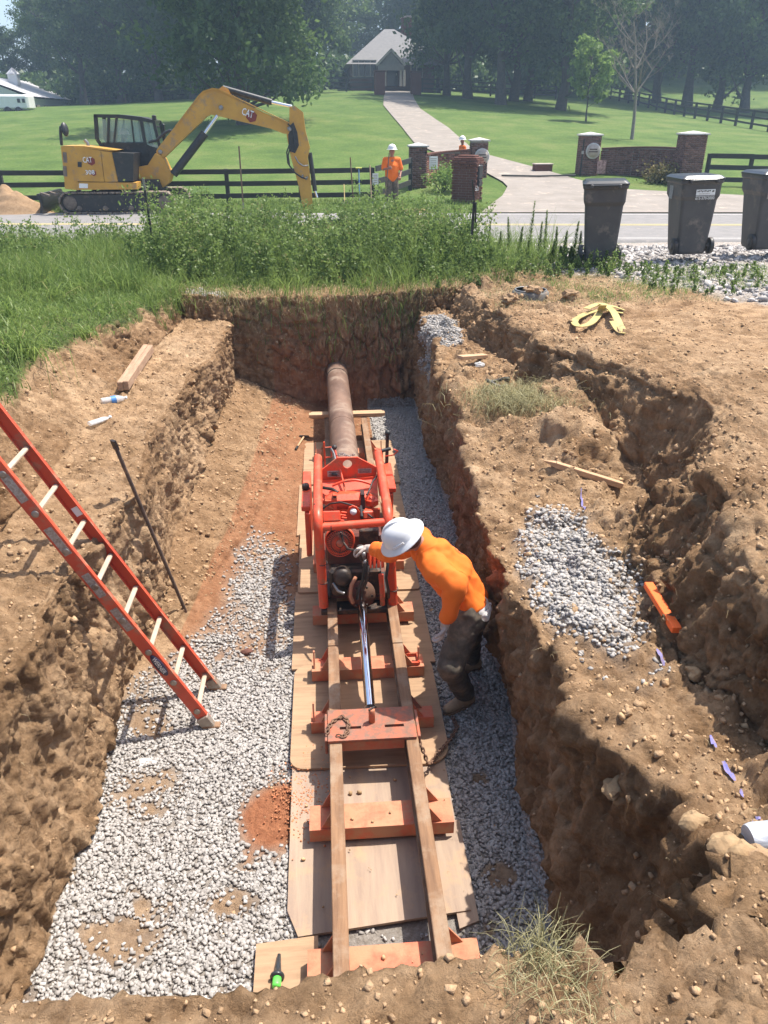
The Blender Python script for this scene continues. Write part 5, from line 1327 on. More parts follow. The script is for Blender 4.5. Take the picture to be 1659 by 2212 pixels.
for x in (-.09, .44): MB().box((x, 5.62, .42), (.10, .34, .06), bev=.01).build('rail_shoe', M_darksteel, mc)
# valve bank and levers
vb = MB().box((.345, 5.38, .86), (.15, .07, .09), (0, 0, .1), .01).build('valve_block', M_orange, mc)
for k in range(4):
    x = .29+k*.034; MB().tube([(x, 5.35, .90), (x-.004, 5.32, .84), (x-.004, 5.31, .78)], .012, 10).build('valve_spool', M_orange, vb)
    MB().lathe([(.001, .03), (.014, .03), (.016, 0), (.001, 0)], (x, 5.36, .91), n=10).build('valve_cap', M_orange if k % 2 else M_darksteel, vb)
for k, (x, m_) in enumerate(((.235, M_black), (.425, M_black), (.27, M_darksteel))):
    T('hydraulic_hose', [(x, 5.36, .90-.05*k), (x+.005, 5.31, .80), (x-.01, 5.30, .68), (x-.05 if k != 1 else x+.01, 5.31, .56), (x-.06 if k != 1 else x+.015, 5.36, .45)], .013, m_, 10)
for x, z in ((.235, .89), (.425, .87), (.24, .82)): MB().lathe([(.001, .03), (.018, .03), (.018, -.03), (.001, -.03)], (x, 5.325, z), n=6).build('hose_fitting', M_steel, mc)
T('control_lever', [(.055, 5.47, 1.03), (.08, 5.38, .98), (.11, 5.30, .97), (.165, 5.24, .99)], .010, M_darksteel, 8)
T('throttle_arm', [(-.13, 5.62, 1.17), (-.14, 5.60, 1.23), (-.155, 5.6, 1.235)], .006, M_darksteel, 6)
T('tow_bar', [(.375, 5.33, .70), (.385, 5.32, .55), (.39, 5.34, .40)], .022, M_orange, 12)
T('drain_hose', [(-.02, 5.42, .58), (.02, 5.37, .53), (.07, 5.36, .51)], .014, M_steel, 8)
T('lower_hose', [(.17, 5.4, .64), (.13, 5.34, .60), (.12, 5.33, .5), (.14, 5.35, .42)], .016, M_orange_dirty, 10)
# valve the worker holds
vh = MB().lathe([(.001, .03), (.022, .028), (.03, .012), (.03, -.012), (.022, -.028), (.001, -.03)], (.205, 5.2, 1.03), Matrix.Rotation(R(90), 3, 'Y'), 16).build('valve_handle', M_darksteel, mc)
MB().tube([(.19, 5.22, 1.015), (.205, 5.26, .92), (.22, 5.30, .86)], .013, 10).build('valve_stem', M_darksteel, vh)
MB().lathe([(.001, .025), (.02, .025), (.02, -.025), (.001, -.025)], (.19, 5.21, .99), Matrix.Rotation(R(90), 3, 'Y'), 12).build('ring_nut', M_steel, vh)
# side boxes over the rails
for sx, x0, x1, y0, y1, z in ((-1, -.285, -.205, 6.16, 7.0, .90), (1, .515, .605, 6.5, 7.15, .90)):
    xm = (x0+x1)/2
    for k in range(2):
        ya = y0+(y1-y0)*(.02+.5*k); yb = y0+(y1-y0)*(.47+.5*k)
        MB().box((xm, (ya+yb)/2, z), (x1-x0, yb-ya, .05), bev=.006).build('side_box_lid', M_orange, mc)
    MB().box((xm-sx*.012, (y0+y1)/2, (z-.03+.40)/2), (x1-x0-.03, y1-y0, z-.44), bev=.01).build('side_panel', M_orange, mc)
kb = MB().lathe([(.001, .03), (.03, .028), (.036, .01), (.036, -.02), (.001, -.02)], (-.25, 6.55, .95), n=18).build('round_cap', M_darksteel, mc)
lv = T('gear_lever', [(.12, 6.16, 1.05), (.085, 6.33, 1.18), (.035, 6.5, 1.345)], .009, M_orange, 8); MB().ball((.032, 6.505, 1.36), .024, 14).build('lever_knob', M_black, lv)
T('clutch_rod', [(-.06, 6.9, .82), (-.065, 6.9, 1.26)], .009, M_orange, 8); T('clutch_bracket', [(-.06, 6.9, 1.20), (.0, 6.9, 1.205), (.005, 6.9, 1.10), (-.06, 6.9, 1.095)], .007, M_orange, 6)
T('control_link', [(.0, 6.88, 1.2), (.03, 6.85, 1.15), (.04, 6.8, 1.10)], .012, M_steel, 8)
c0 = Vector((.04, 6.6, 1.23)); chn = MB()
for k in range(9):
    c = Vector((.06+k*.018, 6.42, 1.315+.015*math.sin(k*.8))); chn.tube([c+Vector((.011*math.cos(a), .006*math.sin(a)*(k % 2), .008*math.sin(a))) for a in [q*.785 for q in range(10)]], .003, 5, cap=False)
chn.build('safety_chain', M_steel, mc)
h = T('hand_grip', [(.45, 6.72, 1.215), (.57, 6.74, 1.235)], .017, M_black, 12); T('grip_bracket', [(.44, 6.70, 1.18), (.44, 6.70, 1.25)], .025, M_orange, 8)
T('grip_rod', [(.56, 7.12, .8), (.57, 7.12, 1.22)], .018, M_darksteel, 10); MB().ball((.571, 7.12, 1.25), .03, 12).build('black_knob', M_black, mc)
T('brake_loop', [(.52, 6.78, 1.14), (.60, 6.76, 1.16), (.64, 6.74, 1.21), (.60, 6.76, 1.22)], .007, M_orange, 6)
MB().box((.165, 6.75, .60), (.48, .22, .42), bev=.02).build('casing_pusher', M_orange_dirty, mc)
# thrust cylinder rod
cyl = thing('thrust_cylinder', (.215, 4.75, .34), 'polished chrome cylinder rod between the machine and the slotted plate', 'cylinder')
MB().tube([(.215, 4.09, .295), (.215, 5.42, .40)], .038, 28).build('chrome_rod', M_chrome, cyl)
MB().lathe([(.001, .04), (.05, .04), (.05, -.04), (.001, -.04)], (.215, 4.13, .298), Matrix.Rotation(R(90), 3, 'X'), 20).build('rod_eye', M_darksteel, cyl)
# ------------------------------------------------------------------ people
M_shirt = mat('orange_shirt', (.85, .175, .012), (.78, .145, .01), rough=.85, scale=5, bump=.25, bscale=25)
M_skin = mat('skin', (.36, .17, .11), (.28, .12, .08), rough=.6, scale=8)
M_glove = mat('work_glove', (.50, .42, .36), (.36, .29, .25), rough=.9, scale=20, bump=.2, bscale=80)
M_camo = mat('dark_work_trousers', (.17, .14, .105), (.06, .05, .038), rough=.95, scale=7, dirt=.3, dirtc=(.22, .16, .11), bump=.3, bscale=22, dscale=7)
M_boot = mat('tan_leather_boot', (.46, .31, .18), (.32, .20, .115), rough=.8, dirt=.3, bump=.2)
M_hair = mat('dark_hair', (.03, .022, .018), rough=.7)
M_hat = mat('white_hard_hat', (.72, .71, .70), (.68, .67, .66), rough=.3, dirt=.12, dirtc=(.55, .5, .44), dscale=8)
def solid(name, parts, vox, mt, parent=None, wrinkle=0, wscale=8, smooth=4, cut=None, zs=1.0):
    "one continuous surface from tapered limbs (a, b, ra, rb) and ellipsoids (c, r, scale)"
    mb = MB()
    for q in parts:
        if len(q) == 4: 
            a, b, ra, rb = q; a = Vector(a); b = Vector(b); n = max(4, int((b-a).length/min(ra, rb)*1.5)+2)
            mb.tube([a.lerp(b, i/(n-1)) for i in range(n)], [ra+(rb-ra)*i/(n-1) for i in range(n)], 16, True)
            mb.ball(a, ra*.999, 16); mb.ball(b, rb*.999, 16)
        else:
            c, r, sc = q[:3]; M = None
            if len(q) > 3 and q[3] is not None: pass
            mb.ball(c, r, 18, sc)
    me = bpy.data.meshes.new('tmp'); me.from_pydata(mb.v, [], mb.f); me.update()
    o = bpy.data.objects.new('tmp', me); COL.objects.link(o)
    m = o.modifiers.new('r', 'REMESH'); m.mode = 'VOXEL'; m.voxel_size = vox
    m = o.modifiers.new('s', 'SMOOTH'); m.factor = .5; m.iterations = smooth
    bpy.context.view_layer.update()
    ev = o.evaluated_get(bpy.context.evaluated_depsgraph_get()); me2 = bpy.data.meshes.new_from_object(ev)
    bpy.data.objects.remove(o); bpy.data.meshes.remove(me)
    n = len(me2.vertices); co = np.empty(n*3, np.float32); me2.vertices.foreach_get('co', co); co = co.reshape(-1, 3)
    if wrinkle:
        no = np.empty(n*3, np.float32); me2.vertex_normals.foreach_get('vector', no) if hasattr(me2, 'vertex_normals') else me2.vertices.foreach_get('normal', no)
        no = no.reshape(-1, 3)
        w = fbm(co[:, 0], co[:, 1], co[:, 2]*zs, wscale, 3, 15)
        co = co+no*((.5-np.abs(w))*wrinkle)[:, None]
    me2.vertices.foreach_set('co', co.ravel()); me2.name = name
    me2.polygons.foreach_set('use_smooth', np.ones(len(me2.polygons), dtype=bool)); me2.update()
    me2.materials.clear()
    return link(name, me2, mt, parent)
def hardhat(parent, c, M, s=1.0, full=True):
    prof = [(.001, .135), (.04, .131), (.075, .115), (.1, .088), (.113, .055), (.118, .018), (.12, .008), (.16, -.004), (.162, -.010), (.12, -.002), (.108, .02), (.09, .07), (.05, .105), (.001, .115)]
    h = MB().lathe([(r*s, z*s) for r, z in prof], c, M, 36, sx=1.0, sy=1.12).build('hard_hat', M_hat, parent)
    r_ = [(0, y*s, (.008+math.sqrt(max(0, 1-(y/.122)**2))*.132)*s) for y in [-.118+.236*k/16 for k in range(17)]]
    MB().tube([c+M@Vector(p) for p in r_], .009*s, 8).build('hat_ridge', M_hat, h)
    for sx in (-1, 1): MB().box(c+M@Vector((sx*.119*s, .01, .03*s)), (.008*s, .085*s, .016*s), M).build('accessory_slot', M_hat, h)
    return h
def hand(parent, wrist, d, palm_n, side, mt, s=1.0, curl=.6, name='hand', thumb_in=1):
    "palm with four unequal bent fingers and a thumb leaving the palm side"
    d = Vector(d).normalized(); n = Vector(palm_n); n = (n-d*n.dot(d)).normalized(); w = d.cross(n)*side
    W_ = Vector(wrist); parts = []
    for k in range(4):
        o = (-.030+.020*k)*s; parts.append((W_+w*o*.6+d*.012*s, W_+w*o+d*.078*s, .0135*s, .0125*s))
    for k, L_ in enumerate((.062, .072, .070, .055)):
        o = (-.030+.020*k)*s; p = W_+w*o+d*.078*s; a = curl
        for j, f in enumerate((.45, .32, .23)):
            dd = d*math.cos(a)+n*math.sin(a); q = p+dd*L_*f*s*1.1; parts.append((p, q, (.0098-.0008*j)*s, (.0092-.0009*j)*s)); p = q; a += curl
    p = W_+w*-.028*s+d*.022*s; q = p+(w*-.6+d*.62+n*.5).normalized()*.042*s; parts.append((p, q, .0125*s, .011*s)); r = q+(w*-.1+d*.75+n*.65).normalized()*.032*s; parts.append((q, r, .0108*s, .009*s))
    parts.append((W_-d*.02*s, W_+d*.02*s, .026*s, .028*s))
    return solid(name, parts, .0042*s, mt, parent, smooth=2)

# ---- the worker leaning over the machine
wk = thing('person', (.93, 4.5, 0), 'worker in orange long sleeves and white hard hat bending over the orange machine', 'person')
hipL, hipR = Vector((.93, 4.40, .93)), Vector((.98, 4.62, .95))
kneeL, kneeR = Vector((.80, 4.30, .53)), Vector((1.02, 4.72, .50))
ankL, ankR = Vector((.955, 4.49, .11)), Vector((1.08, 4.92, .11))
chest = Vector((.72, 4.50, 1.30)); neck = Vector((.585, 4.52, 1.44)); head = Vector((.48, 4.50, 1.485))
shL, shR = Vector((.69, 4.33, 1.33)), Vector((.60, 4.72, 1.36))
elL, haL = py_(985, 1262, 4.22), py_(962, 1348, 4.24)
elR, haR = Vector((.42, 4.92, 1.14)), Vector((.27, 5.12, 1.07))
body = solid('body', [(hipL, kneeL, .075, .058), (hipR, kneeR, .075, .058), (kneeL, ankL, .055, .04), (kneeR, ankR, .055, .04), ((.955, 4.51, .97), (.80, 4.51, 1.18), .12, .13), ((.80, 4.51, 1.18), chest, .13, .125),
    (chest, neck, .075, .058), (neck, head, .056, .06), (head, .088, (1.0, .84, 1.05)), (head+Vector((-.06, -.005, -.055)), .052, (1, .85, .85)),
    (head+Vector((-.105, -.01, -.02)), .016, (1, .8, 1)), (shL, elL, .05, .042), (elL, haL, .04, .03), (shR, elR, .05, .042), (elR, haR, .04, .03), (shL, shR, .07, .07),
    (head+Vector((.01, -.078, -.01)), .02, (.8, .5, 1.3)), (head+Vector((.01, .078, -.01)), .02, (.8, .5, 1.3))], .013, M_skin, wk)
belt = Vector((.90, 4.51, 1.03))
shirt = solid('shirt', [(belt+Vector((.045, 0, -.055)), (.80, 4.51, 1.20), .125, .14), (Vector((.955, 4.42, .965)), Vector((.80, 4.42, 1.18)), .095, .09), (Vector((.955, 4.60, .97)), Vector((.80, 4.60, 1.18)), .085, .09),
    ((.80, 4.51, 1.20), chest+Vector((.0, 0, .01)), .15, .135), (Vector((.80, 4.40, 1.18)), Vector((.69, 4.38, 1.32)), .10, .085), (Vector((.80, 4.62, 1.18)), Vector((.67, 4.64, 1.32)), .10, .085), (chest, neck+Vector((.05, 0, -.045)), .115, .078), (shL, shR, .088, .082),
    (shL, elL, .078, .066), (elL, elL.lerp(haL, .78), .066, .043), (shR, elR, .078, .062), (elR, elR.lerp(haR, .72), .06, .042)], .011, M_shirt, wk, wrinkle=.048, wscale=6, smooth=2, zs=.6)
solid('undershirt_hem', [((.965, 4.42, .945), (.97, 4.60, .95), .118, .116)], .012, M_white, wk, wrinkle=.01, smooth=2)
legs = solid('trousers', [((.955, 4.42, .90), (.97, 4.60, .91), .125, .122), (hipL, kneeL, .108, .082), (hipR, kneeR, .108, .082), (kneeL, ankL+Vector((.0, 0, .03)), .08, .065), (kneeR, ankR+Vector((0, 0, .03)), .08, .065), (kneeL+Vector((.0, -.01, .03)), .085, (1, 1, 1))], .012, M_camo, wk, wrinkle=.035, wscale=8, smooth=3)
for a, f, nm in ((ankL, Vector((-.80, -.48, 0)), 1), (ankR, Vector((-.9, -.2, 0)), 2)):
    f.normalize(); g_ = Vector((a.x, a.y, .055)); 
    bt = solid('boot', [(a+Vector((0, 0, .06)), g_, .055, .05), (g_-f*.055, g_+f*.12, .046, .045), (g_+f*.10, g_+f*.165, .047, .036), (g_+Vector((0, 0, .03)), g_+f*.10, .05, .04)], .009, M_boot, wk, smooth=3)
    s = MB(); side = Vector((-f.y, f.x, 0)); P_ = [g_-f*.095+side*.025, g_-f*.095-side*.025, g_-f*.05-side*.043, g_+f*.08-side*.050, g_+f*.15-side*.042, g_+f*.20-side*.012, g_+f*.20+side*.012, g_+f*.15+side*.042, g_+f*.08+side*.050, g_-f*.05+side*.043]
    s.prism([(p.x, p.y) for p in P_], 'z', .004, .028).build('sole', M_rail, bt)
hand(wk, haL, (haL-elL).normalized()*1.0+Vector((-.1, 0, -.5)), (-1, .2, 0), 1, M_glove, 1.12, .42, 'glove')
solid('glove_cuff', [(elL.lerp(haL, .80), haL, .036, .034)], .008, M_glove, wk, smooth=2)
hand(wk, haR, Vector((-.55, .35, -.15)), (-.2, -.1, -1), -1, M_glove, 1.12, .62, 'glove')
solid('glove_cuff', [(elR.lerp(haR, .76), haR, .036, .034)], .008, M_glove, wk, smooth=2)
Mh = Euler((R(4), R(-24), R(62))).to_matrix()
zdir = Vector((-.60, -.12, .79)).normalized(); fdir = Vector((-.75, .15, -.64)); fdir = (fdir-zdir*fdir.dot(zdir)).normalized(); xdir = fdir.cross(zdir)
Mh = Matrix((xdir, fdir, zdir)).transposed()
hardhat(wk, head+zdir*.032+fdir*.005, Mh, .98)
gl = MB().tube([head+fdir*.082-xdir*.07+zdir*-.005, head+fdir*.10-xdir*.03+zdir*-.005, head+fdir*.10+xdir*.03+zdir*-.005, head+fdir*.082+xdir*.07+zdir*-.005], .013, 8); gl.build('dark_glasses', M_black, wk)
solid('hair', [(head-fdir*.03+zdir*-.01, .086, (1, .9, .9))], .009, M_hair, wk, smooth=2)
# shirt back print: small company mark and one word
bc = Vector((.80, 4.47, 1.352)); 
def on_shirt(name, s, c, h, w_, m_, xd=(.35, -1, -.25), nd=(.45, -.2, 1)):
    nd = Vector(nd).normalized(); xd = Vector(xd); xd = (xd-nd*xd.dot(nd)).normalized(); up = nd.cross(xd)
    return text(name, s, m_, wk, c, xd, up, h, width=w_)
M_print = mat('shirt_print', (.16, .08, .05), rough=.8)
def onsurf(o, px, py):
    w = o.matrix_world.inverted() if False else Matrix.Translation(-wloc(o))
    ok, loc, nor, _ = o.ray_cast(w @ Vector((0, 0, CAMZ)), ray(px, py).normalized())
    return (loc+wloc(o), nor) if ok else (None, None)
bpy.context.view_layer.update()
for s_, px, py, h_, w_ in (('Con', 990, 1192, .03, .07), ('L', 972, 1170, .06, .09)):
    q, nr = onsurf(shirt, px, py)
    if q:
        xd = Vector((.75, -.15, -.62)) ; xd = (xd-nr*xd.dot(nr)).normalized(); up = nr.cross(xd)
        text('back_print', s_, M_print, wk, q+nr*.006, xd, up, h_, width=w_)

# ---- standing figures farther off
def standing(p, face, label, shirt_sleeve='short', hold=None, scale=1.0, gz_=0, cap_m=None, look=0):
    t = thing('person', p, label, 'person'); p = Vector(p); s = scale
    f = Vector((math.cos(face), math.sin(face), 0)); r = Vector((f.y, -f.x, 0))
    def Q(a, b, c): return p+(r*a+f*b+Vector((0, 0, c)))*s
    hL, hR = Q(-.10, 0, .92), Q(.10, 0, .92); kL, kR = Q(-.12, .02, .50), Q(.11, .03, .50); aL, aR = Q(-.13, 0, .09), Q(.13, -.02, .09)
    sL, sR = Q(-.20, 0, 1.42), Q(.20, 0, 1.42)
    eL, wL = Q(-.29, .03, 1.14), Q(-.20, .20, .98)
    eR, wR = (Q(.29, .05, 1.16), Q(.20, .27, 1.20)) if hold else (Q(.29, 0, 1.14), Q(.24, .16, .98))
    hd = Q(0, .02, 1.66)
    solid('body', [(hL, kL, .08, .058), (hR, kR, .08, .058), (kL, aL, .056, .04), (kR, aR, .056, .04), (Q(0, 0, .95), Q(0, 0, 1.25), .13, .14), (Q(0, 0, 1.25), Q(0, 0, 1.38), .14, .11), (sL, sR, .065, .065), (Q(0, 0, 1.42), Q(0, .01, 1.58), .058, .055),
        (hd, .098*s, (.82, .88, 1.12)), (Q(0, .10, 1.65), .018*s, (1, 1, 1.2)), (Q(-.085, .01, 1.65), .02*s, (.6, .8, 1.3)), (Q(.085, .01, 1.65), .02*s, (.6, .8, 1.3)), (sL, eL, .05, .042), (eL, wL, .04, .03), (sR, eR, .05, .042), (eR, wR, .04, .03)], .018, M_skin, t)
    ks = .62
    solid('shirt', [(Q(0, 0, .95), Q(0, 0, 1.25), .15, .165), (Q(-.08, 0, .93), Q(-.08, 0, 1.28), .12, .13), (Q(.08, 0, .93), Q(.08, 0, 1.28), .12, .13), (sL, sR, .085, .085), (Q(0, 0, 1.3), Q(0, 0, 1.45), .13, .075), (sL, sL.lerp(eL, ks+.2), .08, .072), (sR, sR.lerp(eR, ks+.2), .08, .072)], .017, M_shirt, t, wrinkle=.02, wscale=6, smooth=2)
    solid('trousers', [(hL, hR, .105, .105), (hL, kL, .108, .085), (hR, kR, .112, .085), (kL, aL, .084, .075), (kR, aR, .084, .075)], .018, M_camo, t, wrinkle=.02, smooth=2)
    for a in (aL, aR): solid('boot', [(a+Vector((0, 0, .03)), a+Vector((0, 0, -.03)), .055, .05), (a+Vector((0, 0, -.045)), a+f*.16+Vector((0, 0, -.05)), .05, .04)], .014, M_boot, t, smooth=2)
    for e, w, nm in ((eL, wL, 1), (eR, wR, -1)): hand(t, w, (w-e), (0, 0, -1) if nm > 0 else -r, nm, M_skin, 1.05, .7, 'hand')
    hardhat(t, hd+Vector((0, 0, .055)), Matrix((r, f, Vector((0, 0, 1)))).transposed(), 1.05)
    return t, wR, f
p = py_(846, 456, 25.3); p.z = 1.63
t, w_, f_ = standing(p, R(-78), 'worker in orange T-shirt and white hard hat standing at the fence holding a tool', hold=True)
M_handle = mat('tool_handle', (.20, .13, .09), (.12, .08, .06), rough=.7)
def tool(label, bot, top, m_, r=.016, head='shovel', name='shovel', hm=None):
    b = Vector(bot); tp = Vector(top); t = thing(name, b, label, name.replace('_', ' ')); d = (tp-b).normalized()
    MB().tube([b+d*.2, tp], r, 8).build('handle', m_, t)
    M = Matrix((Vector((1, 0, 0)), Vector((0, 1, 0)), Vector((0, 0, 1)))).transposed()
    if head == 'shovel':
        MB().add([b+d*.26+Vector(v) for v in ((-.03, 0, 0), (.03, 0, 0), (.11, .01, -.04), (.11, .02, -.2), (0, .03, -.32), (-.11, .02, -.2), (-.11, .01, -.04))]+[b+d*.26+Vector(v)+Vector((0, .012, 0)) for v in ((-.03, 0, 0), (.03, 0, 0), (.11, .01, -.04), (.11, .02, -.2), (0, .03, -.32), (-.11, .02, -.2), (-.11, .01, -.04))],
                 [[0, 1, 2, 6], [6, 2, 3, 5], [5, 3, 4], [7, 13, 9, 8], [13, 12, 10, 9], [12, 11, 10], [0, 6, 13, 7], [6, 5, 12, 13], [5, 4, 11, 12], [4, 3, 10, 11], [3, 2, 9, 10], [2, 1, 8, 9], [1, 0, 7, 8]]).build('blade', hm or M_steel, t)
    if head == 'dgrip': MB().tube([tp+Vector((-.10, 0, .0)), tp+Vector((.10, 0, 0))], r*1.4, 8).build('cross_grip', hm or M_handle, t); MB().tube([b, b+d*.25], r*1.3, 8).build('tip', M_steel, t)
    if head == 'rod': MB().tube([b, b+d*.24], r*1.1, 8).build('tip', M_steel, t)
    return t
tool('dark handled shovel held by the worker at the fence', w_+Vector((-.13, -.08, -1.16)), w_+Vector((.04, .04, .42)), M_handle)
q = py_(745, 440, 26.6); tool('wooden handled shovel leaning on the fence, nearest the boom bucket side', (q.x, 26.7, 1.62), py_(743, 398, 27.3), mat('yellow_handle', (.5, .36, .14), rough=.7), name='shovel')
q = py_(764, 436, 26.6); tool('thin dark rod standing upright between the leaning shovels', (q.x, 26.7, 1.62), (q.x-.08, 26.75, py_(760, 340, 26.7).z), M_rust, .02, 'rod', 'rod')
q = py_(776, 410, 26.9); tool('blue digging spade with yellow cross grip leaning on the fence', (q.x, 26.7, 1.62), py_(775, 363, 27.3), mat('blue_handle', (.06, .16, .3), rough=.6), .02, 'dgrip', 'spade', mat('yellow_grip', (.62, .62, .12), rough=.5))
q = py_(803, 445, 26.3); tool('pale wooden handled shovel leaning on the corner fence post', (q.x+.03, 26.9, 1.62), py_(799, 357, 27.3), mat('pale_handle', (.45, .3, .2), rough=.7), .02, 'shovel', 'shovel')
q = py_(520, 400, 25.5); tool('thin dark iron rod planted in front of the fence under the boom', (py_(525, 440, 25.5).x, 25.5, 1.62), py_(516, 316, 25.6), M_rust, .022, 'rod', 'rod')
q = py_(812, 388, 27.2); o = MB().box((q.x, 27.45, q.z), (.2, .012, .36), (0, 0, .2)).build('warning_sign', M_white); tag(o, 'small white notice fixed on the fence beside the standing worker', 'sign')
for k in range(5): MB().box((q.x-.002, 27.44, q.z+.12-k*.055), (.14, .004, .018), (0, 0, .2)).build('print_line', M_label, None).parent = o
p = py_(1002, 430, 34.6); g_ = g1(p.x, 34.6); hp = py_(1000, 300, 34.6)
t, w_, f_ = standing((hp.x, 34.6, hp.z-1.74), R(190), 'worker in orange shirt and hard hat half hidden behind the red brick gate wall', hold=False)
# ------------------------------------------------------------------ excavator across the road
M_cat = mat('machine_yellow', (.56, .30, .045), (.46, .235, .035), rough=.5, scale=2, dirt=.22, dirtc=(.32, .22, .13), dscale=3)
M_catblk = mat('machine_black', (.018, .018, .019), (.03, .03, .03), rough=.45, dirt=.15, dirtc=(.12, .09, .07))
M_trackpad = mat('dusty_track', (.26, .20, .15), (.12, .095, .075), rough=.95, scale=6)
M_glass = newmat('cab_glass'); M_glass[4].inputs['Base Color'].default_value = (.45, .62, .55, 1); M_glass[4].inputs['Alpha'].default_value = .32; M_glass[4].inputs['Roughness'].default_value = .04; M_glass = M_glass[0]
M_redhex = mat('dark_red_badge', (.22, .03, .02), rough=.5)
def QA(X, Y, Yp=25.0): return py_((60+X/3.77)*.864, (200+Y/3.77)*.864, Yp)
def QB(X, Y, Yp=26.0): return py_((380+X/3.606)*.864, (200+Y/3.606)*.864, Yp)
def pa(L_, Yp, q=QA): return [(q(X, Y, Yp).x, q(X, Y, Yp).z) for X, Y in L_]
base = QA(900, 1200, 26)
ex = thing('excavator', (base.x, 26, 1.62), 'yellow and black tracked excavator with raised boom parked on the verge', 'excavator')
def pr(name, L_, Yp, y0, y1, m, q=QA, parent=None): return MB().prism(pa(L_, Yp, q), 'y', y0, y1).build(name, m, parent or ex)
# undercarriage
def track(yc, x0, x1, w, nm):
    z0 = 1.64; h = .56; r = h/2; zc = z0+r
    path = []; Ls = (x1-x0)-2*r; per = 2*Ls+2*math.pi*r; n = 40
    for k in range(n):
        s = per*k/n
        if s < Ls: p = (x0+r+s, zc+r); a = 0
        elif s < Ls+math.pi*r: t = (s-Ls)/r; p = (x1-r+r*math.sin(t), zc+r*math.cos(t)); a = t
        elif s < 2*Ls+math.pi*r: p = (x1-r-(s-Ls-math.pi*r), zc-r); a = math.pi
        else: t = (s-2*Ls-math.pi*r)/r; p = (x0+r-r*math.sin(t), zc-r*math.cos(t)); a = math.pi+t
        path.append((p, a))
    belt_ = MB(); rr = r-.05
    prof = [(x0+r, zc+rr)]+[(x1-r+rr*math.sin(t*math.pi/8), zc+rr*math.cos(t*math.pi/8)) for t in range(9)]+[(x0+r-rr*math.sin(t*math.pi/8), zc-rr*math.cos(t*math.pi/8)) for t in range(9)]
    tk_ = belt_.prism(prof, 'y', yc-w*.3, yc+w*.3).build('track_frame', M_catblk, ex)
    for (p, a) in path: MB().box((p[0], yc, p[1]), (per/n*.86, w, .05), (0, a, 0), .008).build('track_pad', M_trackpad, tk_)
    for x in (x0+r, x1-r): MB().lathe([(.001, w*.36), (.16, w*.36), (.2, w*.3), (.2, -w*.3), (.001, -w*.36)], (x, yc, zc), Matrix.Rotation(R(90), 3, 'X'), 18).build('idler_wheel', M_trackpad, tk_)
    for k in range(4): MB().lathe([(.001, w*.34), (.08, w*.34), (.08, -w*.34), (.001, -w*.34)], (x0+r+.25+(Ls-.5)*k/3, yc, z0+.12), Matrix.Rotation(R(90), 3, 'X'), 12).build('roller', M_trackpad, tk_)
xa = QA(330, 1100).x; xb = QA(1410, 1100).x
track(25.15, xa, xb, .44, 'near'); track(26.85, xa+.45, QA(1560, 1100, 26.85).x, .44, 'far')
MB().box(((xa+xb)/2, 26, 2.05), (1.6, 1.5, .3), bev=.05).build('undercarriage', M_catblk, ex)
bl = MB(); xl = QA(130, 1100).x; c = [(xl+.06*math.sin(k/6*3.1), 1.66+.52*k/6) for k in range(7)]
bl.prism([(x, z) for x, z in c]+[(x+.07, z) for x, z in reversed(c)], 'y', 24.9, 27.1); bl.build('dozer_blade', M_catblk, ex)
for k in range(3): MB().bar((xl+.1+k*.17, 25.0+.3*k, 2.2), (xl+.35+k*.17, 25.0+.3*k, 2.12), .12, .05).build('blade_arm', M_trackpad, ex)
# upper body (near side), hood slopes down to the front
pr('counterweight', [(345, 625), (470, 628), (515, 1040), (385, 1025), (378, 900)], 25.0, 25.0, 27.0, M_cat)
pr('side_panel', [(455, 628), (722, 665), (757, 960), (497, 955)], 25.0, 24.985, 26.05, M_cat)
pr('rear_door', [(727, 668), (828, 680), (888, 958), (762, 960)], 25.0, 24.98, 26.05, M_cat)
pr('black_side_cover', [(832, 684), (1035, 692), (1030, 952), (893, 958)], 25.0, 24.97, 26.0, M_catblk)
dk = pr('deck_skirt', [(500, 963), (1062, 967), (1066, 1030), (505, 1034)], 25.0, 24.96, 27.0, M_cat)
pr('warning_plate', [(520, 975), (602, 978), (602, 1020), (520, 1018)], 24.95, 24.94, 24.955, M_white, parent=dk)
pr('hood', [(350, 620), (830, 672), (870, 662), (560, 622)], 25.0, 25.0, 26.1, M_cat)
lt = pr('door_latch', [(507, 772), (543, 775), (543, 822), (507, 820)], 24.97, 24.96, 24.98, M_catblk)
for k in range(2): pr('vent_grille', [(365, 680+k*130), (400, 682+k*130), (408, 780+k*130), (372, 778+k*130)], 24.99, 24.985, 25.0, M_trackpad)
def badge(o_, X, Y, Yp, s, h, q, rot=0, hexx=None, w=None):
    p = q(X, Y, Yp); xd = Vector((math.cos(rot), 0, math.sin(rot))); ud = Vector((-math.sin(rot), 0, math.cos(rot)))
    hp = [(hexx[0]*.5*math.cos(R(60*k+30)), hexx[0]*.5*math.sin(R(60*k+30))) for k in range(6)]
    c = p+xd*hexx[1]-ud*hexx[0]*.12
    b_ = MB().prism([(c.x+a*xd.x-b*ud.x*-1, c.z+a*xd.z+b*ud.z) for a, b in hp], 'y', p.y+.004, p.y+.012).build('badge', M_redhex, o_)
    text('lettering', s, M_white, b_, (p.x, p.y-.004, p.z), xd, ud, h, width=w)
badge(ex, 597, 755, 24.965, 'CAT', .15, QA, 0, (.24, .10), .26)
badge(ex, 622, 872, 24.965, '308', .12, QA, 0, (.16, .10), .26)
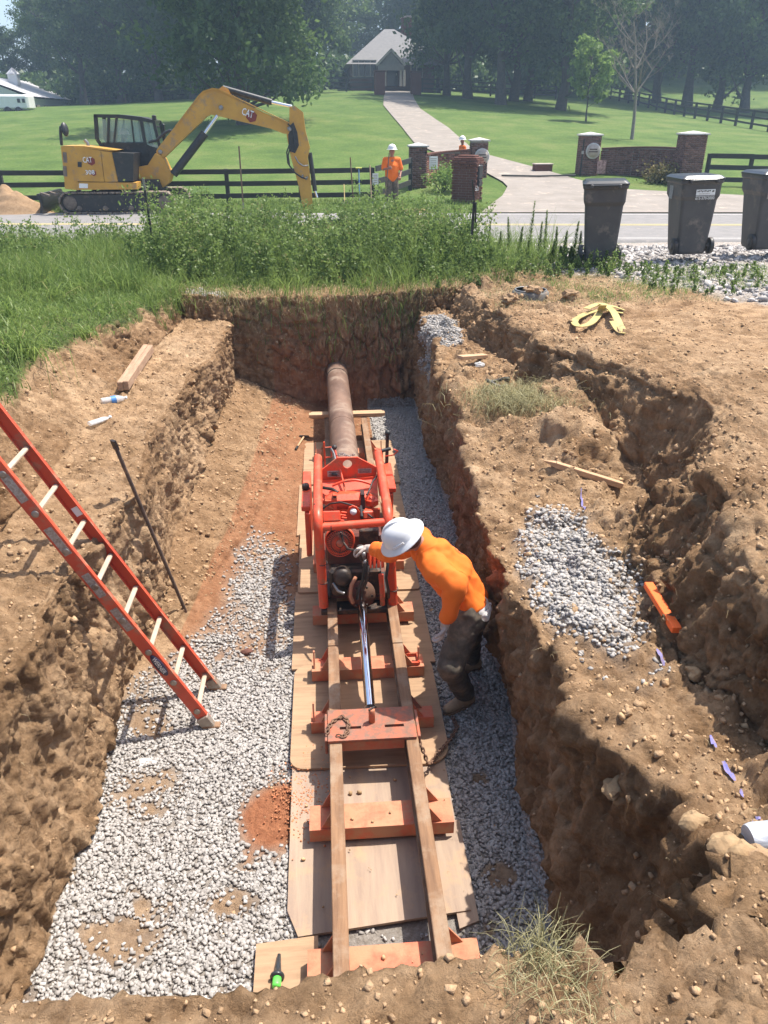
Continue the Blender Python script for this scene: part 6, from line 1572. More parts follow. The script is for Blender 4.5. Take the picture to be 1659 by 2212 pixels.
# cab on the far side
YC0, YC1 = 26.05, 27.05
cab = MB()
def cb(A_, B_, w=.07, ys=(YC0, YC1)):
    for y in ys:
        a = QA(*A_, 26.05); b = QA(*B_, 26.05); MB().bar((a.x, y, a.z), (b.x, y, b.z), w, w).build('cab_pillar', M_catblk, ex)
for A_, B_, w in (((675, 335), (690, 560), .10), ((690, 560), (745, 640), .09), ((800, 350), (795, 600), .07), ((870, 370), (850, 610), .05), ((1100, 350), (1160, 700), .09), ((1222, 385), (1285, 650), .08), ((740, 600), (1150, 600), .07), ((1010, 350), (1040, 600), .04)):
    cb(A_, B_, w)
rf = MB().prism(pa([(660, 322), (900, 325), (1100, 348), (1228, 380), (1228, 408), (1100, 385), (900, 362), (662, 352)], 26.05), 'y', YC0-.05, YC1+.05).build('cab_roof', M_catblk, ex)
MB().prism(pa([(740, 610), (1160, 610), (1290, 655), (1250, 820), (1060, 820), (900, 700), (760, 660)], 26.05), 'y', YC0, YC1).build('cab_base', M_catblk, ex)
MB().prism(pa([(700, 365), (1100, 378), (1155, 600), (745, 600), (705, 550)], 26.05), 'y', YC0+.01, YC0+.02).build('side_window', M_glass, ex)
MB().prism(pa([(700, 365), (1100, 378), (1155, 600), (745, 600), (705, 550)], 26.05), 'y', YC1-.02, YC1-.01).build('side_window', M_glass, ex)
MB().prism(pa([(1110, 385), (1218, 405), (1275, 640), (1165, 640)], 26.05), 'y', YC0+.01, YC0+.02).build('front_quarter_window', M_glass, ex)
MB().prism(pa([(770, 480), (835, 480), (850, 640), (780, 640)], 26.3), 'y', 26.3, 26.8).build('seat', M_catblk, ex)
a, b = QA(1230, 355, 26.05), QA(1237, 345, 26.05); MB().box((a.x, 26.0, a.z), (.12, .12, .14), bev=.02).build('work_light', M_catblk, ex)
a = [QA(355, 615, 25.1), QA(345, 500, 25.1), QA(345, 445, 25.1), QA(365, 440, 25.1)]; mi = MB().tube(a, .045, 8).build('mirror_post', M_catblk, ex)
c = QA(382, 465, 25.1); MB().lathe([(.001, .03), (.10, .03), (.11, 0), (.001, -.05)], c+Vector((.02, -.05, 0)), Euler((R(80), 0, R(40))).to_matrix(), 20, sy=1.7).build('mirror', M_catblk, mi)
MB().tube([QA(605, 620, 25.5), QA(600, 595, 25.5), QA(572, 565, 25.5)], .05, 10).build('exhaust', M_steel, ex)
MB().tube([QA(1240, 440, 26.5), QA(1320, 440, 26.5), QA(1330, 520, 26.5)], .02, 6).build('mirror_bracket', M_catblk, ex)
c = QA(1310, 475, 26.4); MB().box(c, (.05, .3, .35), (0, 0, .5), .02).build('front_mirror', M_catblk, ex)
# operator behind the glass
op = thing('person', (QA(930, 600, 26.5).x, 26.5, QA(930, 640, 26.5).z), 'operator in hard hat seated inside the dark excavator cab', 'person')
hd = QA(945, 520, 26.55)
solid('body', [(hd, .105, (.85, .85, 1.1)), (hd-Vector((0, 0, .12)), hd-Vector((.04, 0, .25)), .055, .06), (hd-Vector((.05, 0, .35)), hd-Vector((.08, 0, .75)), .17, .16), (hd-Vector((.03, .2, .32)), hd-Vector((.0, .26, .6)), .06, .05), (hd-Vector((0, .26, .6)), hd+Vector((.27, -.2, -.62)), .05, .04), (hd-Vector((.03, -.2, .32)), hd-Vector((.0, -.26, .6)), .06, .05), (hd-Vector((0, -.26, .6)), hd+Vector((.27, .2, -.62)), .05, .04),
    (hd+Vector((-.08, -.1, -.8)), hd+Vector((.35, -.12, -.8)), .09, .07), (hd+Vector((-.08, .1, -.8)), hd+Vector((.35, .12, -.8)), .09, .07)], .02, mat('blue_work_shirt', (.12, .16, .22), rough=.9), op)
hardhat(op, hd+Vector((0, 0, .03)), Matrix.Rotation(R(-90), 3, 'Z'), 1.1)
# swing casting and boom
pr('swing_casting', [(1060, 820), (1180, 800), (1250, 690), (1290, 705), (1330, 740), (1375, 840), (1410, 860), (1380, 960), (1310, 1020), (1240, 1010), (1180, 960), (1060, 920)], 26.0, 25.75, 26.3, M_cat)
pr('swing_base', [(1070, 930), (1290, 930), (1330, 1030), (1070, 1035)], 26.0, 25.6, 26.5, M_catblk)
bo = [(45, 640), (70, 600), (215, 420), (430, 140), (470, 105), (550, 80), (605, 88), (760, 170), (1000, 290), (1235, 390), (1255, 440), (1230, 490), (1180, 480), (1080, 440), (600, 325), (530, 312), (490, 335), (440, 385), (135, 680), (110, 705), (60, 690)]
bm_ = pr('boom', bo, 26.0, 25.84, 26.16, M_cat, QB)
pr('boom_top_flange', [(215, 418), (430, 136), (470, 100), (550, 73), (610, 82), (1235, 384), (1235, 392), (605, 92), (550, 84), (472, 109), (434, 144), (220, 424)], 26.0, 25.80, 26.20, M_cat, QB, bm_)
for X, Y in ((622, 250), (75, 650), (1240, 440)):
    c = QB(X, Y, 25.83); MB().lathe([(.001, .03), (.06, .03), (.07, 0), (.001, 0)], c, Matrix.Rotation(R(90), 3, 'X'), 14).build('pin', M_steel, bm_)
badge(bm_, 862, 300, 25.815, 'CAT', .19, QB, R(-19), (.34, .13), .34)
def cyl_(name, A_, B_, C_, r1, r2, Yp, q=QB):
    a, b, c = q(*A_, Yp), q(*B_, Yp), q(*C_, Yp); o = MB().tube([a, b], r1, 14).build(name, M_catblk, ex); MB().tube([b, c], r2, 12).build('rod', M_chrome, o); return o
cyl_('boom_cylinder', (195, 850), (478, 478), (592, 320), .12, .055, 25.78); cyl_('boom_cylinder', (195, 850), (478, 478), (592, 320), .12, .055, 26.24)
cyl_('stick_cylinder', (640, 75), (1080, 200), (1262, 240), .085, .045, 26.0)
pr('cylinder_bracket', [(600, 90), (640, 55), (690, 80), (720, 145)], 26.0, 25.9, 26.1, M_cat, QB)
st = [(1240, 255), (1285, 232), (1362, 290), (1385, 460), (1425, 610), (1405, 700), (1422, 850), (1440, 1000), (1450, 1190), (1368, 1190), (1325, 960), (1255, 700), (1215, 500), (1240, 400)]
pr('stick', st, 26.0, 25.86, 26.14, M_cat, QB)
pr('black_stick_patch', [(1225, 430), (1275, 380), (1310, 470), (1325, 590), (1290, 660), (1235, 640)], 25.85, 25.845, 25.856, M_catblk, QB)  # flat black patch on the near face of the stick
cyl_('bucket_cylinder', (1422, 655), (1470, 1000), (1490, 1060), .07, .035, 26.0)
for k, L_ in enumerate(([(1225, 395), (1265, 430), (1280, 520), (1290, 650)], [(1240, 580), (1215, 650), (1225, 750), (1280, 830), (1350, 880), (1400, 890)], [(1250, 590), (1228, 680), (1240, 770), (1290, 840)], [(1290, 690), (1320, 745), (1365, 775), (1410, 770)])):
    MB().tube([QB(*p, 25.8) for p in L_], .022, 7).build('hydraulic_hose', M_catblk if k != 3 else M_steel, ex)
MB().tube([QB(X, Y, 25.95) for X, Y in ((-30, 560), (40, 545), (110, 480), (160, 455), (190, 465))], .04, 8).build('hydraulic_hose', M_catblk, ex)
for X, Y in ((1350, 885), (1390, 900)): MB().tube([QB(X, Y, 25.84), QB(X+12, Y-30, 25.84)], .03, 8).build('hose_fitting', M_steel, ex)
# digging bucket end hidden in the weeds
pr('bucket', [(1340, 1180), (1460, 1180), (1500, 1260), (1440, 1330), (1340, 1300)], 26.0, 25.7, 26.3, M_catblk, QB)

# ------------------------------------------------------------------ wheeled bins
M_bin = mat('dark_grey_bin_plastic', (.085, .08, .077), (.065, .06, .06), rough=.55, scale=3, dirt=.2, dirtc=(.22, .18, .15), dscale=4)
M_binlid = mat('black_lid_plastic', (.035, .04, .045), (.03, .033, .036), rough=.3)
def rr4(hw, hd, r, z, c, M, n=4):
    pts = []
    for sx, sy, a0 in ((1, 1, 0), (-1, 1, 90), (-1, -1, 180), (1, -1, 270)):
        for k in range(n+1):
            a = R(a0+90*k/n); pts.append(c+M@Vector((sx*(hw-r)+r*math.cos(a), sy*(hd-r)+r*math.sin(a), z)))
    return pts
def loft(secs, c, M):
    mb = MB(); vs = []; n = 20
    for z, hw, hd, dy in secs: vs += [p+M@Vector((0, dy, 0)) for p in rr4(hw, hd, .05, z, c, M)]
    fs = [[i*n+k, i*n+(k+1) % n, (i+1)*n+(k+1) % n, (i+1)*n+k] for i in range(len(secs)-1) for k in range(n)]
    fs += [list(range(n-1, -1, -1)), list(range((len(secs)-1)*n, len(secs)*n))]
    return mb.add(vs, fs)
def bin_(p, rz, label, h=1.15, lean=0):
    t = thing('wheeled_bin', p, label, 'trash bin', 'wheeled trash bins on the gravel'); c = Vector(p); M = Euler((0, lean, rz)).to_matrix(); s = h/1.15
    S_ = [(0, .21, .23, .06), (.04, .225, .25, .055), (.55, .26, .30, .03), (.80, .275, .325, .015), (.86, .30, .355, .01), (1.03, .305, .37, 0), (1.05, .325, .39, 0), (1.09, .325, .39, 0)]
    loft([(z*s, a*s, b*s, d*s) for z, a, b, d in S_], c, M).build('body', M_bin, t)
    li = loft([(1.092*s, .335*s, .40*s, 0), (1.115*s, .335*s, .40*s, 0), (1.15*s, .29*s, .35*s, 0), (1.155*s, .2*s, .26*s, 0)], c, M).build('lid', M_binlid, t)
    MB().tube([c+M@Vector((-.22*s, .43*s, 1.09*s)), c+M@Vector((.22*s, .43*s, 1.09*s))], .016, 10).build('handle', M_binlid, t)
    for sx in (-1, 1):
        MB().box(c+M@Vector((sx*.2*s, .41*s, 1.08*s)), (.04, .09, .06), M, .01).build('hinge_block', M_bin, li)
        w = MB().lathe([(.001, .03), (.08, .035), (.1, .03), (.125, .03), (.13, .02), (.13, -.02), (.125, -.03), (.001, -.03)], c+M@Vector((sx*.285*s, .27*s, .125)), M@Matrix.Rotation(R(90), 3, 'Y'), 22).build('wheel', M_black, t)
        MB().lathe([(.001, .04), (.055, .04), (.06, .03), (.001, .03)], c+M@Vector((sx*.285*s, .27*s, .125)), M@Matrix.Rotation(R(90), 3, 'Y'), 16).build('hub', M_bin, w)
    MB().tube([c+M@Vector((-.27*s, .27*s, .125)), c+M@Vector((.27*s, .27*s, .125))], .014, 8).build('axle', M_steel, t)
    MB().box(c+M@Vector((0, .255*s, .3)), (.36*s, .03, .34), M, .01).build('foot_panel', M_bin, t)
    return t, c, M, s
b1 = py_(1306, 566, 12.3); b2 = py_(1492, 548, 12.75); b3 = py_(1652, 538, 13.1)
bin_((b1.x, 12.6, b1.z), R(163), 'dark trash bin nearest the weeds, leftmost of the three, without a sticker', 1.19, .03)
t, c, M, s = bin_((b2.x, 13.0, b2.z), R(176), 'middle trash bin with white phone number sticker below its lid', 1.19, .03)
def bin_face(t, c, M, s, u, z, w, h, yo, side='y', sg=1):
    if side == 'y': p = c+M@Vector((u, sg*yo, z)); xd = M@Vector((-sg, 0, 0)); n = M@Vector((0, sg, 0))
    else: p = c+M@Vector((sg*yo, u, z)); xd = M@Vector((0, sg, 0)); n = M@Vector((sg, 0, 0))
    return p, xd, n
def sticker(t, p, xd, n, w, h, m, name='sticker'):
    xd = xd.normalized(); up = n.cross(xd).normalized()
    vs = [p+n*.004+xd*a*w/2+up*b*h/2 for a, b in ((-1, -1), (1, -1), (1, 1), (-1, 1))]; vs += [v+n*.003 for v in vs]
    return MB().add(vs, [[3, 2, 1, 0], [4, 5, 6, 7], [0, 1, 5, 4], [1, 2, 6, 5], [2, 3, 7, 6], [3, 0, 4, 7]]).build(name, m, t)
p, xd, n = bin_face(t, c, M, s, -.06, .95*1.0, 0, 0, .385); 
st_ = sticker(t, p, xd, n, .30, .085, M_white); up = n.cross(xd.normalized())
xd = xd.normalized(); Mx_ = Matrix((xd, up, n)).transposed()
for k in range(9): MB().box(p+n*.009+xd*(-.125+k*.024)+up*(.014+.004*(k % 3)), (.015, .018+.006*(k % 2), .002), Mx_@Euler((0, 0, -.25)).to_matrix()).build('print_stroke', M_darksteel, st_)
MB().box(p+n*.009+xd*.115+up*.014, (.032, .022, .002), Mx_@Euler((0, 0, .4)).to_matrix()).build('print_stroke', M_darksteel, st_)
for k in range(8): MB().box(p+n*.009+xd*(-.10+k*.022)-up*.022, (.013, .010, .002), Mx_).build('print_stroke', M_label, st_)
text('phone_number', '615-570-0000', M_white, st_, p+n*.003-up*.09, xd, up, .04, width=.30); 
for k in range(14): MB().box(p+n*.003+xd*(-.14+k*.0215)-up*.057, (.014, .010, .002), Mx_).build('print_stroke', M_white, st_)
p, xd, n = bin_face(t, c, M, s, -.1, .93, 0, 0, .312, 'x', 1); sticker(t, p, xd, n, .16, .2, mat('grey_sticker', (.3, .3, .29), (.2, .2, .19), scale=30), 'sticker')
t, c, M, s = bin_((b3.x+.02, 13.35, b3.z), R(178), 'dark trash bin cut by the right picture edge, with pale square sticker', 1.22, .02)
p, xd, n = bin_face(t, c, M, s, .12, .93, 0, 0, .39); sticker(t, p, xd, n, .2, .24, M_label)
# ------------------------------------------------------------------ small things on and around the pit
def screen(P):
    c, s = math.cos(YAW), math.sin(YAW); x = P[:, 0]*c-P[:, 1]*s; y = P[:, 0]*s+P[:, 1]*c; z = P[:, 2]-CAMZ
    f = y*math.cos(PITCH)-z*math.sin(PITCH); u = y*math.sin(PITCH)+z*math.cos(PITCH)
    return 829.5+F*x/f, 1106-F*u/f, f
SX, SY, SF = screen(G['P'])
def hit(px, py, r=7):
    d = np.hypot(SX-px, SY-py)+(SF < .2)*1e6; k = np.where(d < r)[0]
    if len(k) == 0: return Vector(G['P'][np.argmin(d)])
    k = k[SF[k] < SF[k].min()+.25]; q = G['P'][k].mean(0)
    d_ = ray(px, py); t = (Vector(q)-Vector((0, 0, CAMZ))).length/d_.length
    return Vector((0, 0, CAMZ))+d_*t
# ladder
M_fib = mat('orange_fibreglass', (.62, .085, .035), (.52, .065, .03), rough=.55, scale=3, dirt=.3, dirtc=(.36, .2, .12), dscale=7)
M_rung = mat('dusty_aluminium_rung', (.52, .40, .30), (.42, .31, .22), rough=.7, scale=10, bump=.1)
M_alu = mat('dirty_aluminium', (.38, .33, .28), (.28, .23, .19), rough=.55, metal=.5, dirt=.3)
ld = thing('ladder', (-.97, 4.6, 0), 'orange fibreglass extension ladder leaning from the gravel over the left bench', 'ladder')
def lpt(k, z):  # k 0 near rail, 1 far rail
    return Vector((-.965-.493*z, 4.40+.43*k+.0*z, z))
dl = (lpt(0, 1)-lpt(0, 0)).normalized(); nl = Vector((dl.z, 0, -dl.x)).normalized()*-1
ML = Matrix((nl, Vector((0, 1, 0)), dl)).transposed()
LT = 2.85
for k in (0, 1):
    a, b = lpt(k, .06), lpt(k, LT); ln = (b-a).length; c = (a+b)/2; sgn = 1 if k == 0 else -1
    mb = MB(); mb.box(c, (.086, .006, ln), ML); 
    for s in (-1, 1): mb.box(c+nl*s*.040+Vector((0, sgn*.015, 0)), (.006, .030, ln), ML)
    rail = mb.build('side_rail', M_fib, ld)
    f_ = lpt(k, .06); sh = MB(); sh.box(f_-dl*.01+Vector((0, sgn*.0, 0)), (.092, .05, .12), ML, .004); sh.build('foot_bracket', M_alu, rail)
    MB().box(Vector((lpt(k, 0).x+.01, lpt(k, 0).y, .022)), (.13, .06, .022), bev=.006).build('foot_pad', M_rail, rail)
    if k == 0:
        for zz, L_ in ((2.0, .2), (1.62, .22), (1.28, .2), (1.0, .2), (.64, .02)):
            if L_ > .05: MB().box(lpt(0, zz)+Vector((0, -.0045, 0)), (.055, .003, L_), ML).build('worn_label', M_label, rail)
        c = lpt(0, .60)+Vector((0, -.006, 0))
        lo = MB().lathe([(.001, .002), (.034, .002), (.034, 0), (.001, 0)], c, Matrix((nl, dl, Vector((0, -1, 0)))).transposed(), 24, sy=3.0, sx=.95).build('maker_oval', mat('dark_blue_oval', (.06, .05, .10), rough=.5), rail)
        text('lettering', 'WERNER', M_white, lo, c+Vector((0, -.005, 0)), -dl, nl*-1, .032, width=.15)
    else:
        MB().box(lpt(1, 1.62)+Vector((0, -.0045, 0)), (.05, .003, .07), ML).build('worn_label', M_white, rail)
zr = [py_(*p, 4.40) for p in ((430, 1536), (376, 1474), (317, 1409), (259, 1340), (197, 1268), (130, 1191))]
z0 = zr[0].z; dz = (zr[-1].z-zr[0].z)/5
for i in range(10):
    z = z0+dz*i
    if z > LT-.05: break
    a, b = lpt(0, z)+Vector((0, .0, 0)), lpt(1, z); m_ = (a+b)/2
    rg = MB().box(m_, (.036, .424, .026), ML@Euler((0, R(-25), 0)).to_matrix(), .008).build('rung', M_rung, ld)
    MB().lathe([(.012, .006), (.024, .006), (.024, 0), (.012, 0)], a+Vector((0, -.004, 0)), Matrix((nl, dl, Vector((0, -1, 0)))).transposed(), 16).build('rung_rivet', M_alu, rg)
# leaning bar
M_bar = mat('dark_rusty_bar', (.13, .085, .06), (.07, .05, .04), rough=.7, scale=12, dirt=.2)
a = hit(401, 1318); d = ray(250, 966); b = Vector((0, 0, CAMZ))+d*(-1.60/d.x)
t = thing('digging_bar', a, 'rusty steel digging bar leaning against the left pit wall', 'digging bar'); 
MB().tube([a+Vector((0, 0, -.02)), b], .015, 10).build('shaft', M_bar, t); d = (b-a).normalized(); MB().bar(b-d*.02, b+d*.06, .05, .02).build('chisel_end', M_darksteel, t)
# timbers on left bench
M_oldwood = mat('weathered_timber', (.43, .28, .18), (.30, .18, .11), rough=.9, scale=5, bump=.3, bscale=30, stretch=(5, .8, 5), dirt=.2)
a = hit(268, 848); b = hit(322, 762); a.z = b.z = max(a.z, b.z); d = (b-a).normalized(); s = Vector((d.y, -d.x, 0))
for k, lb in ((-1, 'left one of two pale timbers lying side by side on the left bench'), (1, 'right one of two pale timbers lying side by side on the left bench')):
    m_ = MB(); m_.bar(a+s*k*.030+Vector((0, 0, .055+.004*k)), b+s*k*.030+Vector((0, 0, .055-.004*k)), .058, .10, bev=.006)
    tag(m_.build('timber', M_oldwood), lb, 'timber', 'pair of timbers on the left bench')
M_pet = newmat('clear_plastic'); M_pet[4].inputs['Base Color'].default_value = (.78, .78, .76, 1); M_pet[4].inputs['Alpha'].default_value = .5; M_pet[4].inputs['Roughness'].default_value = .12; M_pet = M_pet[0]
M_blue = mat('blue_label', (.08, .25, .6), rough=.5)
def bottle(p, ang, label, lab=True, s=1.0, squash=1.0):
    t = thing('plastic_bottle', p, label, 'bottle'); c = Vector(p)+Vector((0, 0, .032)); d = Vector((math.cos(ang), math.sin(ang), 0)); w = Vector((-d.y, d.x, 0)); M = Matrix((w, Vector((0, 0, 1)), d)).transposed()
    pr_ = [(.001, -.10), (.028, -.10), (.032, -.09), (.030, -.06), (.032, -.05), (.030, -.03), (.032, -.02), (.029, 0), (.032, .015), (.031, .04), (.022, .07), (.012, .085), (.012, .1), (.001, .1)]
    MB().lathe([(r*s, z*s) for r, z in pr_], c, M, 16, sy=squash).build('bottle_body', M_pet, t)
    MB().lathe([(.001, .112*s), (.014*s, .112*s), (.014*s, .095*s), (.001, .095*s)], c, M, 12).build('cap', M_white, t)
    if lab: MB().lathe([(.0335*s, -.02*s), (.0335*s, .02*s)], c, M, 16, sy=squash).build('label_band', M_blue, t)
bottle(hit(246, 870), R(28), 'clear water bottle with blue label lying against the timbers on the left bench', s=1.25)
bottle(hit(216, 915), R(50), 'crushed clear plastic bottle without label on the left bench', False, 1.15, .6)
def crumple(name, p, r, m, label, cat, sc=(1, .7, .5)):
    bm = bmesh.new(); bmesh.ops.create_icosphere(bm, subdivisions=3, radius=r)
    for v in bm.verts:
        n_ = float(vnoise(v.co.x*30+p[0]*9, v.co.y*30, v.co.z*30, 4)); v.co *= 1+.5*n_; v.co = Vector((v.co.x*sc[0], v.co.y*sc[1], v.co.z*sc[2]))+Vector(p)+Vector((0, 0, r*sc[2]*.7))
    me = bpy.data.meshes.new(name); bm.to_mesh(me); bm.free(); return tag(link(name, me, m), label, cat)
crumple('plastic_bag', hit(1034, 791), .055, M_pet, 'crumpled clear plastic bag on the right bench near the pit wall', 'plastic bag')
crumple('plastic_packet', hit(313, 1648), .06, M_pet, 'small clear plastic packet on the gravel below the ladder', 'packet', (1.2, .6, .15))
crumple('rock', hit(536, 1411), .045, M_redbrick, 'lone reddish rock on the gravel left of the track', 'rock')
bottle(Vector((1.055, 4.36, .93)), 1.2, 'small clear bottle tucked in the back pocket of the bending worker', False, .9)
# wood bits on right
a, b = hit(993, 778), hit(1048, 774); o = MB().bar(a+Vector((0, 0, .03)), b+Vector((0, 0, .03)), .09, .04, bev=.003).build('wood_block', M_woodx); tag(o, 'short flat wood block on the right bench beside the plastic bag', 'wood block')
a, b = hit(1168, 1010), hit(1342, 1062); a.z += .07; b.z += .06
mb = MB(); d = (b-a).normalized(); mb.bar(a+d*.13, b, .055, .05, bev=.003); s = Vector((d.y, -d.x, 0)); q = a+d*.132
mb.add([q+s*.027+Vector((0, 0, .025)), q-s*.027+Vector((0, 0, .025)), q-s*.027-Vector((0, 0, .025)), q+s*.027-Vector((0, 0, .025)), a], [[0, 1, 4], [1, 2, 4], [2, 3, 4], [3, 0, 4]])
tag(mb.build('wooden_stake', M_woodx), 'pointed wooden stake lying across the right bench', 'stake')
M_fl = mat('fluorescent_orange_wood', (.95, .16, .02), (.85, .13, .02), rough=.7, scale=30, bump=.2, stretch=(4, 1, 1))
a, b = hit(1394, 1296)+Vector((0, 0, .07)), hit(1455, 1396)+Vector((0, 0, .07)); o = MB().bar(a+Vector((0, 0, .045)), b+Vector((0, 0, .04)), .055, .04, bev=.003).build('painted_stake', M_fl); tag(o, 'fluorescent orange painted board beside the right gravel patch', 'stake')
# blue paint marks following the ground
M_bluep = mat('blue_marking_paint', (.14, .15, .45), (.26, .2, .26), rough=.9, scale=60)
def paintmark(px0, py0, px1, py1, w, lb):
    a, b = hit(px0, py0), hit(px1, py1); n = max(3, int((b-a).length/.02)); vs = []; s = Vector(((b-a).y, -(b-a).x, 0)).normalized(); k_ = 5
    for i in range(n+1):
        c = a.lerp(b, i/n); ww = .6*w*(.35+.65*math.sin(math.pi*(i+.5)/(n+1)))*random.uniform(.8, 1.2)
        for j in range(k_):
            q = c+s*ww*(j/(k_-1)*2-1); d = np.hypot(X_-q.x, Y_-q.y)+(np.abs(Z_-c.z) > .3)*9; i4 = np.argpartition(d, 4)[:4]; vs.append((q.x, q.y, float(Z_[i4].max())+.012))
    mb = MB().add(vs, [[i*k_+j, i*k_+j+1, (i+1)*k_+j+1, (i+1)*k_+j] for i in range(n) for j in range(k_-1)], True)
    tag(mb.build('paint_mark', M_bluep), lb, 'paint mark', 'blue utility paint marks on the right bench')
paintmark(1255, 1062, 1264, 1112, .012, 'faint blue paint dash just below the pointed wooden stake')
paintmark(1418, 1408, 1434, 1440, .02, 'blue paint dash just below the orange painted board')
paintmark(1533, 1595, 1545, 1622, .014, 'short blue paint dab on the lower bench, highest of the three there')
paintmark(1560, 1650, 1586, 1692, .018, 'long blue paint dash in the middle of the lower right bench')
paintmark(1598, 1712, 1603, 1728, .011, 'tiny blue paint dot below the long dash on the lower bench')
paintmark(1626, 1780, 1632, 1800, .012, 'small blue paint dab just above the grey taped pipe')
# taped pipe at the right edge
a = hit(1612, 1828); t = thing('taped_pipe', a, 'grey tape wrapped pipe end poking in at the right edge', 'pipe')
M_tape = mat('silver_tape', (.48, .50, .54), (.36, .39, .44), rough=.45, scale=12, bump=.5, bscale=18, stretch=(1, 1, 4))
b = a+Vector((.75, .02, .03)); a.z += .03; MB().tube([a, a+Vector((.02, 0, .002)), a.lerp(b, .5), b], [.048, .054, .055, .055], 22).build('pipe', M_tape, t)
MB().box(a+Vector((.16, -.02, .055)), (.12, .035, .004), (R(20), 0, 0)).build('blue_tape_patch', M_blue, t)
for px, py, r_, lb in ((1567, 1845, .055, 'upright tan stone slab left of the taped pipe'), (1605, 1862, .05, 'rounded tan rock below the taped pipe'), (1640, 1870, .05, 'rounded rock at the right edge below the taped pipe'), (1500, 1790, .05, 'flat tan stone on the lower right bench'), (1500, 1460, .05, 'pale flat rock above the long blue paint dash'),
                       (1100, 655, .11, 'brown clod left below the round utility lid'), (1150, 642, .13, 'brown clod right in front of the round utility lid'), (1335, 1720, .07, 'rough tan rock on the pit edge above the round hollow'), (1230, 645, .10, 'brown clod right of the utility lid')):
    crumple('rock', hit(px, py), r_, M_clodd if 'tan' in lb or 'pale' in lb else M_clod, lb, 'rock', (1, .9, .7))
# lid, loop, sling
c = hit(1146, 632)-Vector((0, 0, .10)); t = thing('utility_lid', c, 'round grey utility lid half buried at the weed edge', 'utility lid')
MB().lathe([(.001, .16), (.22, .155), (.25, .13), (.25, 0)], c+Vector((0, 0, -.02)), n=26).build('lid', mat('grey_lid', (.16, .15, .13), (.11, .1, .09), rough=.8, dirt=.2), t)
MB().lathe([(.2, .165), (.21, .17), (.22, .165)], c+Vector((0, 0, -.02)), n=26).build('rim', M_steel, t)
c = hit(1075, 832); t = thing('hose_loop', c, 'black rubber hose loop lying on the right bench by dry grass', 'hose')
pts = [c+Vector((.12*math.cos(a), .10*math.sin(a), .035+.025*math.sin(a*2+1))) for a in [k*6.283/16 for k in range(15)]]; MB().tube(pts, .02, 9).build('hose', M_black, t)
M_sling = mat('yellow_webbing', (.50, .40, .15), (.38, .29, .10), rough=.8, scale=3, dirt=.15, bump=.2, bscale=80)
def ribbon(name, L_, w, th, m, parent, upf=None):
    P_ = [Vector(p) for p in L_]; vs = []
    for i, p in enumerate(P_):
        t_ = (P_[min(i+1, len(P_)-1)]-P_[max(i-1, 0)]).normalized(); u = Vector(upf[i]) if upf else Vector((0, 0, 1)); s = t_.cross(u).normalized(); n_ = s.cross(t_)
        vs += [p-s*w/2, p+s*w/2, p+s*w/2+n_*th, p-s*w/2+n_*th]
    n = len(P_); fs = [[i*4+j, (i+1)*4+j, (i+1)*4+(j+1) % 4, i*4+(j+1) % 4] for i in range(n-1) for j in range(4)]+[[0, 1, 2, 3], [n*4-1, n*4-2, n*4-3, n*4-4]]
    return MB().add(vs, fs).build(name, m, parent)
def strap(pxs, lift, w, name='webbing'):
    P_ = [hit(*p)+Vector((0, 0, l)) for p, l in zip(pxs, lift)]; out = []
    for i in range(len(P_)-1):
        a0 = P_[max(i-1, 0)]; a1, a2 = P_[i], P_[i+1]; a3 = P_[min(i+2, len(P_)-1)]
        for k in range(6):
            t_ = k/6; out.append(.5*((2*a1)+(a2-a0)*t_+(2*a0-5*a1+4*a2-a3)*t_*t_+(3*a1-a0-3*a2+a3)*t_**3))
    out.append(P_[-1]); return ribbon(name, out, w, .008, M_sling, t)
c = hit(1290, 700); t = thing('lifting_sling', c, 'yellow webbing lifting sling tangled on the dirt yard', 'sling')
strap([(1345, 682), (1310, 680), (1280, 684), (1255, 692), (1240, 702), (1250, 712), (1275, 708), (1292, 694), (1300, 682)], [.03, .05, .06, .05, .04, .035, .05, .09, .12], .085)
strap([(1265, 682), (1295, 676), (1320, 690), (1335, 710), (1345, 724), (1335, 722), (1322, 704)], [.08, .11, .10, .06, .03, .04, .05], .085)
strap([(1348, 678), (1318, 674), (1285, 676)], [.04, .07, .09], .08)
# hammer, nozzle
a, b = hit(638, 975), hit(657, 947); a.z += .02; b.z += .03; t = thing('hammer', a, 'hammer with pale wooden handle lying on the dirt left of the track', 'hammer'); d = (b-a).normalized(); s = Vector((d.y, -d.x, 0))
MB().tube([a+d*.02, a+d*.14], .016, 8).build('grip', M_black, t); MB().tube([a+d*.14, b], .013, 8).build('handle', M_wood, t); MB().bar(b-s*.07, b+s*.07, .03, .03, bev=.006).build('head', M_darksteel, t)
a = pz(598, 2120, .085); b = pz(603, 2062, .075); t = thing('nozzle', a, 'black tapered nozzle with bright green collar on the small plywood piece', 'nozzle'); d = (b-a).normalized()
M_green = mat('bright_green_plastic', (.16, .85, .12), rough=.4); Mn = d.to_track_quat('Z', 'Y').to_matrix(); L_ = (b-a).length
MB().lathe([(.001, -.03), (.021, -.03), (.023, -.02), (.023, .02), (.001, .02)], a, Mn, 20).build('green_collar', M_green, t)
MB().lathe([(.001, .018), (.036, .018), (.038, .026), (.036, .034), (.022, .038), (.017, .07), (.009, L_), (.001, L_)], a, Mn, 24).build('black_cone', M_binlid, t)
